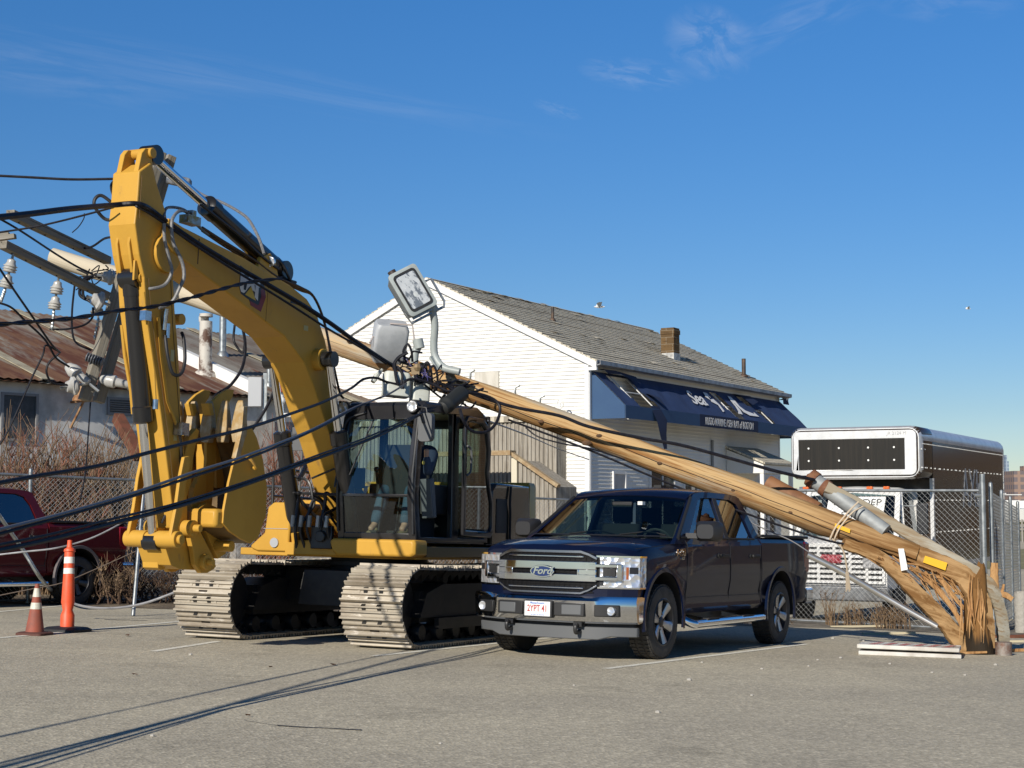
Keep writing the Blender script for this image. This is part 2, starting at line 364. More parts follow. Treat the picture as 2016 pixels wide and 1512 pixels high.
# ------------------------------------------------------------------ helpers for walls
def lp(F, x, y, c, ax=0):                    # photo position -> local point on the plane (axis ax = c) of frame F
    e = [0, 0, 0]; e[ax] = c
    return F.inverted() @ onplane(x, y, F @ V(e), F.to_3x3().col[ax])
def laps(b, z0, z1, pitch, span, fn, out=.026, mi=0):   # lap siding: every board a tilted face with a drip edge
    z = z0
    while z < z1-1e-4:
        zt = min(z+pitch, z1); a0, a1 = span(z); c0, c1 = span(zt)
        if a1-a0 > .02: b.add([fn(a0, z, 0), fn(a1, z, 0), fn(a1, z, out), fn(a0, z, out), fn(c0, zt, .002), fn(c1, zt, .002)], [(0, 1, 2, 3), (3, 2, 5, 4)], mi)
        z = zt
def roof_mat(name, cols, bw, bh, rot=0):
    m = bpy.data.materials.new(name); m.use_nodes = True; t = m.node_tree; b = t.nodes['Principled BSDF']
    tc = N(t, 'ShaderNodeTexCoord'); mp = N(t, 'ShaderNodeMapping'); mp.inputs['Rotation'].default_value = (0, 0, rot)
    t.links.new(tc.outputs['Object'], mp.inputs[0])
    br = N(t, 'ShaderNodeTexBrick'); br.inputs['Scale'].default_value = 1; br.inputs['Brick Width'].default_value = bw; br.inputs['Row Height'].default_value = bh
    br.inputs['Mortar Size'].default_value = .012; br.inputs['Mortar Smooth'].default_value = .2; br.inputs['Bias'].default_value = -.1
    br.inputs['Color1'].default_value = cols[0]; br.inputs['Color2'].default_value = cols[1]; br.inputs['Mortar'].default_value = cols[2]
    nz = N(t, 'ShaderNodeTexNoise'); nz.inputs['Scale'].default_value = .5; nz.inputs['Detail'].default_value = 9; nz.inputs['Roughness'].default_value = .72
    t.links.new(mp.outputs[0], nz.inputs[0])
    w = N(t, 'ShaderNodeMix', data_type='VECTOR'); w.inputs['Factor'].default_value = .03
    t.links.new(mp.outputs[0], w.inputs['A']); t.links.new(nz.outputs['Color'], w.inputs['B']); t.links.new(w.outputs['Result'], br.inputs[0])
    r = N(t, 'ShaderNodeMapRange', interpolation_type='SMOOTHSTEP'); r.inputs[1].default_value = .48; r.inputs[2].default_value = .6; t.links.new(nz.outputs['Fac'], r.inputs[0])
    n2 = N(t, 'ShaderNodeTexNoise'); n2.inputs['Scale'].default_value = 5; n2.inputs['Detail'].default_value = 6; n2.inputs['Roughness'].default_value = .8; 
    m3 = N(t, 'ShaderNodeMapping'); m3.inputs['Scale'].default_value = (.5, 3, 1); t.links.new(mp.outputs[0], m3.inputs[0]); t.links.new(m3.outputs[0], n2.inputs[0])
    r2 = N(t, 'ShaderNodeMapRange', interpolation_type='SMOOTHSTEP'); r2.inputs[1].default_value = .5; r2.inputs[2].default_value = .62; t.links.new(n2.outputs['Fac'], r2.inputs[0])
    mul = N(t, 'ShaderNodeMath', operation='MULTIPLY'); t.links.new(r.outputs[0], mul.inputs[0]); t.links.new(r2.outputs[0], mul.inputs[1])
    mx = N(t, 'ShaderNodeMix', data_type='RGBA'); t.links.new(mul.outputs[0], mx.inputs['Factor']); t.links.new(br.outputs['Color'], mx.inputs['A']); mx.inputs['B'].default_value = cols[3]
    t.links.new(mx.outputs['Result'], b.inputs['Base Color']); b.inputs['Roughness'].default_value = .95; b.inputs['Specular IOR Level'].default_value = .15
    bp = N(t, 'ShaderNodeBump'); bp.inputs['Strength'].default_value = .8; bp.inputs['Distance'].default_value = .03
    t.links.new(br.outputs['Fac'], bp.inputs['Height']); bp.invert = True; t.links.new(bp.outputs[0], b.inputs['Normal'])
    return m

# ------------------------------------------------------------------ white house with the torn awning
HF = frame((1.98, 40, 0), (.866, -.5, 0), (.5, .866, 0))
HB, HE, HR, HW, HL = -1.5, 5.0, 7.44, 10.0, 14.2
vinyl = mat('white_vinyl_siding', (.74, .73, .69, 1), .55, c2=(.68, .665, .61, 1), scale=.8, lo=.45, hi=.75, c3=(.62, .59, .52, 1), scale3=3, lo3=.6, hi3=.85)
trimw = mat('white_trim', (.74, .74, .73, 1), .5, c2=(.6, .59, .56, 1), scale=5, lo=.55, hi=.8)
house = thing('house', 'white clapboard house with grey shingle roof and torn blue awning behind the dark blue pickup', 'house', HF)
b = MB()
b.prism([(-HW, HB), (0, HB), (0, HE), (-HW/2, HR), (-HW, HE)], lambda a, c, d: V((a, d, c)), .03, HL)
part('wall', b, vinyl, house, flat=True)
b = MB()
def gspan(z): return (-HW, 0) if z <= HE else (-HW+(z-HE)*HW/2/(HR-HE), -(z-HE)*HW/2/(HR-HE))
laps(b, HB, HR-.03, .102, gspan, lambda a, z, o: V((a, .02-o, z)))
laps(b, HB, HE, .102, lambda z: (.02, HL), lambda a, z, o: V((.004+o, a, z)))
part('siding', b, vinyl, house, flat=True)
b = MB(); b.box(-.09, .03, -.012, .02, HB, HE+.02); b.box(.021, .045, .0205, .11, HB, HE-.02); b.box(.0225, .03, HL-.1, HL+.02, HB, HE)
part('corner_trim', b, trimw, house, flat=True)
b = MB(); sl_ = (HR-HE)/(HW/2); ov = .28
for sg in (-1, 1):
    fx = (lambda sg: lambda a, c, d: V((-HW/2+sg*a, d, c)))(sg)
    n = 26
    for i in range(n):                        # slightly uneven courses of a weathered roof
        a0, a1 = (HW/2+ov)*i/n, (HW/2+ov)*(i+1)/n
        b.prism([(a0, HR+.10-sl_*a0), (a1+.02, HR+.125-sl_*a1), (a1+.02, HR+.07-sl_*a1), (a0, HR+.04-sl_*a0)], fx, -.07, HL+.3)
shing = roof_mat('weathered_shingles', ((.6, .55, .44, 1), (.5, .455, .36, 1), (.28, .25, .2, 1), (.17, .15, .11, 1)), .3, .14, math.pi/2)
roof = part('roof', b, shing, house, flat=True)
b = MB()
for k in range(46):                           # lifted and slipped shingles along the ridge and slopes
    y = random.uniform(.3, HL-.3); a = random.choice((random.uniform(0, .5), random.uniform(.5, HW/2-.4)))
    z = HR+.135-sl_*a; w = random.uniform(.2, .5)
    b.add([(-HW/2+a, y, z), (-HW/2+a, y+w, z), (-HW/2+a+.18, y+w, z-.18*sl_+random.uniform(.0, .05)), (-HW/2+a+.18, y, z-.18*sl_+random.uniform(0, .05))], [(0, 1, 2, 3)])
part('loose_shingle', b, shing, roof, flat=True, recalc=False)
b = MB()
for sg in (-1, 1):
    for yy in (-.085, HL+.02): b.prism([(0, HR+.075), (HW/2+ov, HR+.075-sl_*(HW/2+ov)), (HW/2+ov, HR-.1-sl_*(HW/2+ov)), (0, HR-.13)], (lambda sg: lambda a, c, d: V((-HW/2+sg*a, d, c)))(sg), yy, yy+.03 if yy < 0 else yy+.2)
b.box(.03, .29, -.075, 0, HE-.28, HE-.19); b.box(.015, .27, -.07, HL, HE-.15, HE-.135)
part('fascia', b, trimw, house, flat=True)
b = MB(); b.prism([(.29, HE-.17), (.41, HE-.14), (.41, HE-.03), (.39, HE-.03), (.39, HE-.12), (.31, HE-.14), (.31, HE-.04), (.29, HE-.04)], lambda a, c, d: V((a, d, c)), -.08, HL+.2)
part('gutter', b, mat('gutter_metal', (.35, .36, .38, 1), .45, .3, c2=(.2, .2, .2, 1)), house, flat=True)
# chimney: brick stack standing on the near slope
cp_ = lp(HF, 1322, 715, 0, 0)
brick = roof_mat('chimney_brick', ((.17, .105, .045, 1), (.13, .08, .035, 1), (.24, .2, .13, 1), (.1, .06, .03, 1)), .42, .21)
def wallbrick(name, cols, bw, bh):           # bricks on vertical faces of either direction
    m = roof_mat(name, cols, bw, bh); t = m.node_tree
    tc = [n for n in t.nodes if n.type == 'TEX_COORD'][0]; mp = [n for n in t.nodes if n.type == 'MAPPING'][0]
    s = N(t, 'ShaderNodeSeparateXYZ'); a = N(t, 'ShaderNodeMath', operation='ADD'); c = N(t, 'ShaderNodeCombineXYZ')
    t.links.new(tc.outputs['Object'], s.inputs[0]); t.links.new(s.outputs[0], a.inputs[0]); t.links.new(s.outputs[1], a.inputs[1])
    t.links.new(a.outputs[0], c.inputs[0]); t.links.new(s.outputs[2], c.inputs[1]); t.links.new(c.outputs[0], mp.inputs[0]); return m
brick = wallbrick('chimney_brick', ((.15, .095, .045, 1), (.11, .07, .035, 1), (.24, .19, .13, 1), (.07, .045, .025, 1)), .42, .21)
def roofz(x): return HR+.125-sl_*abs(x+HW/2)
CX, CY = -1.55, 8.72
b = MB(); b.box(CX-.22, CX+.22, CY-.22, CY+.22, roofz(CX+.3)-.3, 6.78); b.box(CX-.24, CX+.24, CY-.24, CY+.24, 6.58, 6.72)
ch = part('chimney', b, brick, roof, flat=True)
b = MB(); b.box(CX-.25, CX+.23, CY-.25, CY+.25, roofz(CX-.2)-.42, roofz(CX-.2)+.0)
part('flashing', b, mat('roof_flashing', (.55, .55, .52, 1), .5, .3, c2=(.3, .3, .29, 1)), ch, flat=True)
for name, px, x, h, r in (('vent_pipe', 1464, -.9, .6, .07), ('vent_pipe', 1088, -3.0, .4, .045)):
    q = lp(HF, px, 700, x, 0); b = MB(); z = roofz(x)
    b.cyl((x, q.y, z-.2), (x, q.y, z+h), r, 12); b.lathe([(0, r*2.2), (.05, r*2), (.1, r*1.05)], (x, q.y, z-.02), (0, 0, 1), 14)
    part(name, b, mat('dark_vent_metal', (.06, .05, .045, 1), .6, .4, c2=(.14, .09, .06, 1)), roof)
# boarded square in the gable, grey panel, door and windows below the awning
p0, p1 = lp(HF, 935, 755, -.03, 1), lp(HF, 982, 731, -.03, 1)
b = MB(); b.box(p0.x, p1.x, -.05, .02, p0.z-.35, p1.z)
part('boarded_opening', b, mat('pale_plywood', (.6, .57, .5, 1), .7, c2=(.5, .47, .4, 1), scale=4, stretch=(1, 1, .2)), house, flat=True)
dglass = mat('dark_window_glass', (.03, .04, .045, 1), .04, spec=.8, c2=(.05, .07, .07, 1), scale=.6)
def side_open(y0, y1, z0, z1, m, name='window', mull=True):
    b = MB(); t = .07
    b.box(.0, .07, y0-t, y0, z0-t, z1+t); b.box(.0, .07, y1, y1+t, z0-t, z1+t); b.box(.0, .068, y0, y1, z1, z1+t); b.box(.0, .068, y0, y1, z0-t, z0)
    if mull: b.box(.0, .06, (y0+y1)/2-.025, (y0+y1)/2+.025, z0, z1)
    f = part(name, b, trimw, house, flat=True)
    b = MB(); b.box(.0, .035, y0, y1, z0, z1); part('pane', b, m, f, flat=True)
side_open(1.42, 2.1, 0, 2.05, mat('grey_board', (.42, .42, .42, 1), .7, c2=(.34, .34, .33, 1), scale=3), 'boarded_window', False)
side_open(3.75, 5.35, .2, 2.2, dglass); side_open(6.1, 7.0, -1.3, 2.1, dglass, 'door', False); side_open(9.6, 11.0, 0, 1.95, dglass); side_open(11.9, 12.9, -1.4, 1.9, dglass, 'door', False); side_open(13.05, 13.6, .3, 1.6, dglass, 'window', False)
b = MB(); b.tube([(.06, 8.2, HB), (.06, 8.2, 3.2)], .045, 8); part('downspout', b, mat('drain_metal', (.25, .25, .25, 1), .5, .3), house)
# entrance hood
b = MB(); y0, y1 = 9.4, 12.1
b.prism([(.03, 2.95), (.03, 2.2), (1.25, 2.2), (1.25, 2.45), (1.2, 2.5)], lambda a, c, d: V((a, d, c)), y0, y1)
hood = part('door_canopy', b, vinyl, house, flat=True)
b = MB(); b.prism([(.02, 3.06), (1.32, 2.53), (1.32, 2.47), (.02, 3.0)], lambda a, c, d: V((a, d, c)), y0-.08, y1+.08); part('canopy_roof', b, shing, hood, flat=True)
b = MB(); b.box(1.12, 1.24, y0+.02, y0+.14, HB, 2.2); b.box(1.12, 1.24, y1-.14, y1-.02, HB, 2.2); part('canopy_post', b, trimw, hood, flat=True)
# awning: steel frame, torn canvas, end panel, valance, lettering
blue = mat('navy_canvas', (.013, .032, .098, 1), .8, c2=(.018, .042, .12, 1), scale=1.2, bump=.12, bscale=6)
navy = mat('dark_navy_canvas', (.009, .018, .055, 1), .75)
bluep = mat('blue_side_panel', (.025, .07, .16, 1), .7, c2=(.03, .08, .17, 1), scale=1)
AT, AM, AB, AD, A0, A1 = 4.72, 3.8, 3.46, 1.0, .18, 14.2
slope = lambda t: (.05+(AD-.05)*t, AT+(AM-AT)*t)      # across the canvas from wall (0) to valance (1)
def aw(y, t, o=0): x, z = slope(t); return V((x+o*.7, y, z+o*.72))
b = MB()
ribs = [A0+(A1-A0)*i/14 for i in range(15)]
for y in ribs: b.tube([aw(y, 0, -.05), aw(y, 1, -.06), (AD-.06, y, AB+.02)], .017, 6)
for t in (.02, .5, 1): b.tube([aw(A0+.02, t, -.06), aw(A1-.02, t, -.06)], .017, 6)
b.tube([(AD-.02, A0, AB+.03), (AD-.02, A1, AB+.03)], .017, 6)
for y in ribs[::2]: b.tube([(.06, y, AB+.1), (AD-.03, y, AB+.04)], .014, 6)
aws = MB(); holes = ((.8, 2.1, .12, 1.01), (7.75, 8.3, .08, 1.01), (10.0, 10.5, .1, .45), (10.6, 11.05, .5, 1.01))
ny, n_t = 140, 12
def hole(y, t): return any(h[0]+(t-h[2])*.35 < y < h[1]+(t-h[2])*.35 and h[2] < t < h[3] for h in holes)
def wob(y, t): return (.014*math.sin(y*4.4+t*3)+.006*math.sin(y*9+t*7))*math.sin(t*3.14)
for i in range(ny):
    for j in range(n_t):
        y, y2, t, t2 = A0+(A1-A0)*i/ny, A0+(A1-A0)*(i+1)/ny, j/n_t, (j+1)/n_t
        if hole((y+y2)/2, (t+t2)/2): continue
        aws.add([aw(y, t, wob(y, t)), aw(y2, t, wob(y2, t)), aw(y2, t2, wob(y2, t2)), aw(y, t2, wob(y, t2))], [(0, 1, 2, 3)])
bm_ = aws.mesh('awning', blue, recalc=False)
awn = link('awning', bm_, house); FR['awning'] = HF
part('awning_frame', b, mat('white_pipe', (.6, .6, .58, 1), .4), awn)
b = MB()
b.prism([(.03, AT), (AD-.01, AM), (AD-.01, AB), (.03, AB)], lambda a, c, d: V((a, d, c)), A0-.03, A0-.015)
part('end_panel', b, bluep, awn, flat=True)
b = MB(); b.prism([(.03, AT), (AD-.01, AM), (AD-.01, AB), (.03, AB)], lambda a, c, d: V((a, d, c)), A1, A1+.015); part('end_panel', b, bluep, awn, flat=True)
b = MB(); b.box(AD, AD+.012, A0-.02, 5.0, AB, AM); b.box(AD, AD+.012, 9.6, A1, AB, AM); part('valance', b, bluep, awn, flat=True)
b = MB(); b.box(AD, AD+.016, 5.01, 9.59, AB, AM+.01); val = part('valance', b, navy, awn, flat=True, label='dark lettered middle length of the valance')
fl = MB()                                    # rags of canvas hanging and folded where it tore
def rag(pts): fl.grid(pts)
rag([[aw(.3, 0, .05), aw(.9, 0, .1), aw(2.2, .02, .06)], [aw(.45, .05, .16), aw(1.1, .08, .2), aw(2.3, .14, .16)], [aw(.8, .1, .08), aw(1.3, .16, .18), aw(2.4, .3, .1)]])
rag([[aw(1.75, .95, .03), aw(2.3, .95, .04)], [V((1.1, 1.9, 3.45)), V((1.12, 2.5, 3.5))], [V((1.06, 2.2, 3.05)), V((1.1, 2.5, 3.1))], [V((1.05, 2.45, 2.72)), V((1.07, 2.6, 2.74))]])
rag([[aw(2.3, .5, .02), aw(2.75, .55, .02)], [aw(2.25, .75, .14), aw(2.7, .72, .12)], [aw(2.4, 1, .14), aw(2.75, .98, .05)]])
rag([[aw(9.8, .02, .03), aw(10.6, .03, .03)], [aw(10.0, .2, .12), aw(10.8, .15, .15)], [aw(10.4, .45, .1), aw(11.0, .35, .16)]])
rag([[aw(13.9, .0, .05), aw(14.3, .0, .08)], [aw(13.95, .06, .2), aw(14.35, .08, .22)], [aw(14.0, .16, .06), aw(14.4, .2, .1)]])
part('torn_canvas', fl, navy, awn, recalc=False)
sign = mat('white_lettering', (.75, .75, .74, 1), .6)
vm = frame((AD+.02, 7.3, (AB+AM)/2-.01), (0, 1, 0), (0, 0, 1)); text('lettering', 'RUSSO MARINE / SEA RAY of BOSTON', vm, .31, sign, awn, sx=.66, bold=.001, sp=1.1)
x0, z0 = slope(.47); dn = V((AD-.05, 0, AM-AT)).normalized()
sm = frame(V((x0, 5.85, z0))+V((.03, 0, .03)), (0, 1, 0), -dn); text('lettering', 'Sea', sm, .86, sign, awn, sx=.92, bold=.012, shear=.6)
lg = MB()                                    # the wave mark and the upper swirl beside the tear
lf = lambda a, c, d: V((slope(.5)[0], a, slope(.5)[1]))-dn*c*1.05+V((.6, 0, .75)).normalized()*(.035+d)
lg.prism([(8.35, -.4), (8.6, -.28), (8.8, -.05), (8.95, .3), (9.05, .42), (9.25, .4), (9.3, .2), (9.2, -.02), (9.35, -.2), (9.9, -.32), (10.0, -.22), (10.1, -.42), (9.3, -.42), (9.05, -.3), (9.02, -.05), (9.08, .18), (9.0, .1), (8.9, -.2), (8.7, -.42)], lf, 0, .004)
lg.prism([(6.9, .2), (7.1, .42), (7.35, .4), (7.3, .2), (7.15, .26), (7.05, .08)], lf, 0, .004); lg.prism([(7.1, .1), (7.4, .15), (7.45, -.1), (7.3, -.38), (7.12, -.42), (7.3, -.12), (7.0, 0)], lf, 0, .004)
part('logo', lg, sign, awn, flat=True)
# ribbed lean-to and stair enclosure on the gable
ribm = mat('weathered_vertical_boards', (.33, .3, .25, 1), .85, c2=(.2, .175, .14, 1), scale=3, stretch=(4, 4, .35), c3=(.4, .37, .31, 1), scale3=8)
b = MB()
def ribbed(b, x0, x1, y, ztop, zb=-1.4, pitch=.125, d=.035):
    x = x0; pts = []
    while x < x1-.01:
        pts += [(x, y), (x+pitch*.45, y), (x+pitch*.5, y-d), (min(x+pitch*.95, x1), y-d)]; x += pitch
    pts.append((x1, y))
    zf = ztop if callable(ztop) else (lambda x: ztop)
    b.grid([[V((px, py, zb)) for px, py in pts], [V((px, py, zf(px))) for px, py in pts]])
LX = lp(HF, 1097, 900, -.5, 1).x
ribbed(b, -9.9, LX, -.5, 3.4); b.box(-9.9, LX, -.46, .0, -1.4, 3.4)
lean = part('lean_to', b, ribm, house, flat=True)
b = MB(); b.box(-9.95, LX+.03, -.6, .0, 3.4, 3.55); part('lean_to_roof', b, shing, lean, flat=True)
pa, pb = lp(HF, 1008, 893, -1.7, 1), lp(HF, 1100, 957, -1.7, 1)
zt = lambda x: pa.z+(pb.z-pa.z)*(x-pa.x)/(pb.x-pa.x)
b = MB(); ribbed(b, pa.x+.15, pb.x-.1, -1.62, lambda x: zt(x)-.05); b.prism([(pa.x+.15, -1.4), (pb.x-.1, -1.4), (pb.x-.1, zt(pb.x-.1)-.08), (pa.x+.15, zt(pa.x+.15)-.08)], lambda a, c, d: V((a, d, c)), -1.58, -.55)
enc = part('stair_enclosure', b, ribm, house, flat=True)
tanw = mat('tan_trim_board', (.3, .2, .1, 1), .7, c2=(.42, .33, .2, 1), scale=6)
b = MB(); b.bar(pa+V((0, 0, 0)), pb, .16, .09, up=(0, 0, 1)); b.bar(V((pa.x-3.4, pa.y, pa.z+.02)), pa+V((.03, 0, .02)), .3, .12); part('rail_cap', b, tanw, enc, flat=True)
b = MB(); b.box(pa.x-.02, pa.x+.14, -1.7, -1.55, -1.4, pa.z-.06); part('corner_post', b, mat('cream_post', (.6, .55, .42, 1), .7), enc, flat=True)
b = MB(); b.tube([V((LX+.1, -.52, zt(LX)+1.75)), V((LX+.1, -.52, zt(LX)+1.35))], .02, 6); b.tube([V((LX+.1+.09*math.cos(a), -.52, zt(LX)+1.72+.12*math.sin(a))) for a in [i*.52 for i in range(13)]], .018, 6); part('hook', b, white, lean)

# ------------------------------------------------------------------ rusty roofed shed
SF = frame((-6.86, 40, 0), (.766, -.643, 0), (.643, .766, 0))
rust = mat('rusty_corrugated_roof', (.12, .04, .018, 1), .75, c2=(.3, .27, .22, 1), scale=1.1, lo=.45, hi=.6, stretch=(.18, 1.1, .5), c3=(.2, .1, .05, 1), scale3=3, lo3=.45, hi3=.62, dist=.3)
rustg = mat('grey_corrugated_roof', (.28, .26, .22, 1), .7, c2=(.15, .11, .08, 1), scale=1.4, lo=.4, hi=.62, stretch=(.18, 1.1, .5), c3=(.16, .07, .035, 1), scale3=3, lo3=.56, hi3=.66, dist=.3)
shed = thing('shed', 'long low shed with a rusty corrugated roof and white walls at the left', 'shed', SF)
RS = (6.6-4.16)/7.0
rz = lambda x: 4.16-RS*x
def corr(b, y0, y1, x0, x1, fz, pitch=.22, d=.03):
    ys = []; y = y0; k = 0
    while y < y1: ys.append((y, d if k % 2 else 0)); y += pitch/2; k += 1
    b.grid([[V((x, y, fz(x)+o)) for y, o in ys] for x in (x0, x1)])
    b.grid([[V((x, y, fz(x)+o-.06)) for y, o in ys] for x in (x0, x1)])
b = MB(); corr(b, -30, .2, -7, .35, rz); part('roof', b, rust, shed, recalc=False, label='rust red near half of the roof')
b = MB(); corr(b, .2, 17, -7, .35, rz); corr(b, -30, 17, -7.0, -14, lambda x: 6.6+(x+7)*RS, .22); sr = part('roof', b, rustg, shed, recalc=False, label='greyer far half of the roof')
b = MB(); b.box(-14, 0, -30, 17, -1.5, 4.0); b.prism([(-14, 4.0), (0, 4.0), (-7, 6.5)], lambda a, c, d: V((a, d, c)), -30, 17)
oldw = mat('stained_white_wall', (.68, .67, .63, 1), .8, c2=(.36, .35, .32, 1), scale=.9, lo=.4, hi=.7, c3=(.16, .12, .09, 1), scale3=1.6, lo3=.62, hi3=.75)
part('wall', b, oldw, shed, flat=True)
b = MB(); 
for y in (-21.2, -17.5, -13.8, -10.1, -6.4, -2.7, 3.4, 7.5): b.prism([(-7, rz(-7)+.05), (.36, rz(.36)+.05), (.36, rz(.36)+.07), (-7, rz(-7)+.07)], lambda a, c, d: V((a, d, c)), y, y+.32)
part('roof_strip', b, mat('cream_flashing', (.42, .38, .27, 1), .7, c2=(.3, .25, .17, 1), scale=3), shed, flat=True)
b = MB(); b.prism([(-3.2, rz(-3.2)), (.3, rz(.3)), (.3, rz(.3)+.32), (-3.2, rz(-3.2)+.34)], lambda a, c, d: V((a, d, c)), -.1, .12); part('parapet', b, white, shed, flat=True)
def shedpipe(px, py, h, r, m, cap):
    # foot of the pipe on the roof plane
    n = SF.to_3x3() @ V((RS, 0, 1)); q = SF.inverted() @ onplane(px, py, SF @ V((0, 0, 4.16)), n)
    b = MB(); b.cyl(q-V((0, 0, .2)), q+V((0, 0, h)), r, 16); b.lathe([(-.1, r*1.9), (.06, r*1.6), (.12, r*1.02)], q, (0, 0, 1), 16)
    if cap: b.cyl(q+V((0, 0, h+.12)), q+V((0, 0, h+.2)), r*1.05, 16); b.box(q.x-r*.8, q.x-r*.3, q.y-r*.8, q.y+r*.8, q.z+h-.01, q.z+h+.13)
    return part('vent_pipe', b, m, shed)
shedpipe(404, 737, 1.42, .17, mat('rusty_white_pipe', (.55, .52, .46, 1), .6, c2=(.1, .05, .03, 1), scale=2.2, lo=.48, hi=.62), True)
shedpipe(438, 700, 1.3, .1, galv, False); shedpipe(530, 760, .5, .08, galv, False)
wz = lambda x, y: lp(SF, x, y, .0)
def sopen(x0, y0, x1, y1, m, name):
    a, c = wz(x0, y1), wz(x1, y0); b = MB(); b.box(-.2, .012, a.y, c.y, a.z, c.z); o_ = part(name, b, mat('dark_opening', (.03, .032, .035, 1), .4, c2=(.1, .11, .12, 1), scale=1.2), shed, flat=True)
    b = MB(); t = .06; b.box(0, .05, a.y-t, c.y+t, c.z, c.z+t); b.box(0, .05, a.y-t, c.y+t, a.z-t, a.z); b.box(0, .048, a.y-t, a.y, a.z, c.z); b.box(0, .048, c.y, c.y+t, a.z, c.z); part('frame', b, mat('grey_frame', (.25, .25, .25, 1), .7), o_, flat=True); return o_, a, c
sopen(4, 781, 70, 862, None, 'window')
o_, a, c = sopen(214, 789, 258, 812, None, 'louvre_vent'); b = MB()
for i in range(6): z = a.z+(c.z-a.z)*(i+.5)/6; b.prism([(0, z-.05), (.06, z-.03), (.06, z-.015), (0, z-.035)], lambda p, q, d: V((p, d, q)), a.y, c.y)
part('slats', b, mat('grey_frame', 0), o_, flat=True)
# lamp bracket on the shed wall
q = wz(140, 800); b = MB(); b.lathe([(0, .07), (.35, .26), (.4, .26)], (.5, q.y, q.z+.5), (0, 0, -1), 16); b.tube([(0, q.y, q.z-.5), (.5, q.y, q.z+.1)], .03, 6); b.tube([(0, q.y, q.z+.1), (.6, q.y, q.z+.1)], .03, 6)
part('bracket_lamp', b, mat('rusty_lamp', (.4, .24, .12, 1), .7, c2=(.2, .08, .03, 1), scale=6), shed)
# walls in front of the shed
conc = mat('stained_concrete', (.36, .34, .31, 1), .9, c2=(.22, .2, .18, 1), scale=1.3, c3=(.46, .44, .41, 1), scale3=4, bump=.3, bscale=10)
whbrick = wallbrick('white_brick_wall', ((.66, .64, .6, 1), (.58, .56, .53, 1), (.2, .17, .15, 1), (.3, .2, .15, 1)), .4, .13)
b = MB(); a = at(-60, 900, 33); c = at(235, 908, 36); b.bar((a.x, a.y, .6), (c.x, c.y, .6), .3, 3.05); solo('brick_wall', b, whbrick, 'white painted brick wall behind the bare shrubs and red pickup', 'wall', flat=True)
b = MB(); a = at(120, 836, 36.5); c = at(300, 828, 38); b.bar((a.x, a.y, .7), (c.x, c.y, .7), .3, 4.9); solo('concrete_wall', b, conc, 'grey concrete wall below the shed eave at the left', 'wall', flat=True)
b = MB(); a = at(462, 822, 37); c = at(700, 830, 39); b.bar((a.x, a.y, .8), (c.x, c.y, .8), .3, 4.9); solo('concrete_wall', b, conc, 'grey concrete wall behind the excavator boom carrying gas pipes', 'wall', flat=True)
b = MB(); a = at(640, 1090, 36); c = at(960, 1098, 38); b.bar((a.x, a.y, -.7), (c.x, c.y, -.7), .3, 1.2); solo('kerb_wall', b, conc, 'low concrete wall glimpsed under the excavator', 'wall', flat=True)
# gas meter gear on that wall
gp = at(512, 822, 36.5); t = thing('utility_meter', 'grey meter cabinet with a red brown pressure vessel and white pipes on the concrete wall', 'utility meter', (gp.x, gp.y, gp.z))
b = MB(); b.box(-.26, .06, -.2, .1, .25, .95); part('cabinet', b, mat('grey_cabinet', (.4, .41, .42, 1), .5, .2), t, bevel=.01)
b = MB(); b.box(.08, .16, -.1, .0, -.1, 1.05); part('channel', b, galv, t, flat=True)
b = MB(); b.cyl((.5, 0, .6), (.5, 0, .92), .16, 16); part('vessel', b, mat('red_oxide', (.26, .06, .025, 1), .6, c2=(.17, .04, .02, 1)), t)
b = MB(); b.tube([(.5, 0, 0), (.5, 0, .65)], .06, 10); b.ball((.5, 0, .4), .1); b.tube([(.4, 0, .05), (1.9, 0, .05)], .06, 10); b.tube([(1.3, 0, .05), (1.3, 0, .4)], .1, 10); b.ball((.95, 0, .2), .16); b.ball((1.5, -.05, .35), .14); part('pipework', b, white, t)

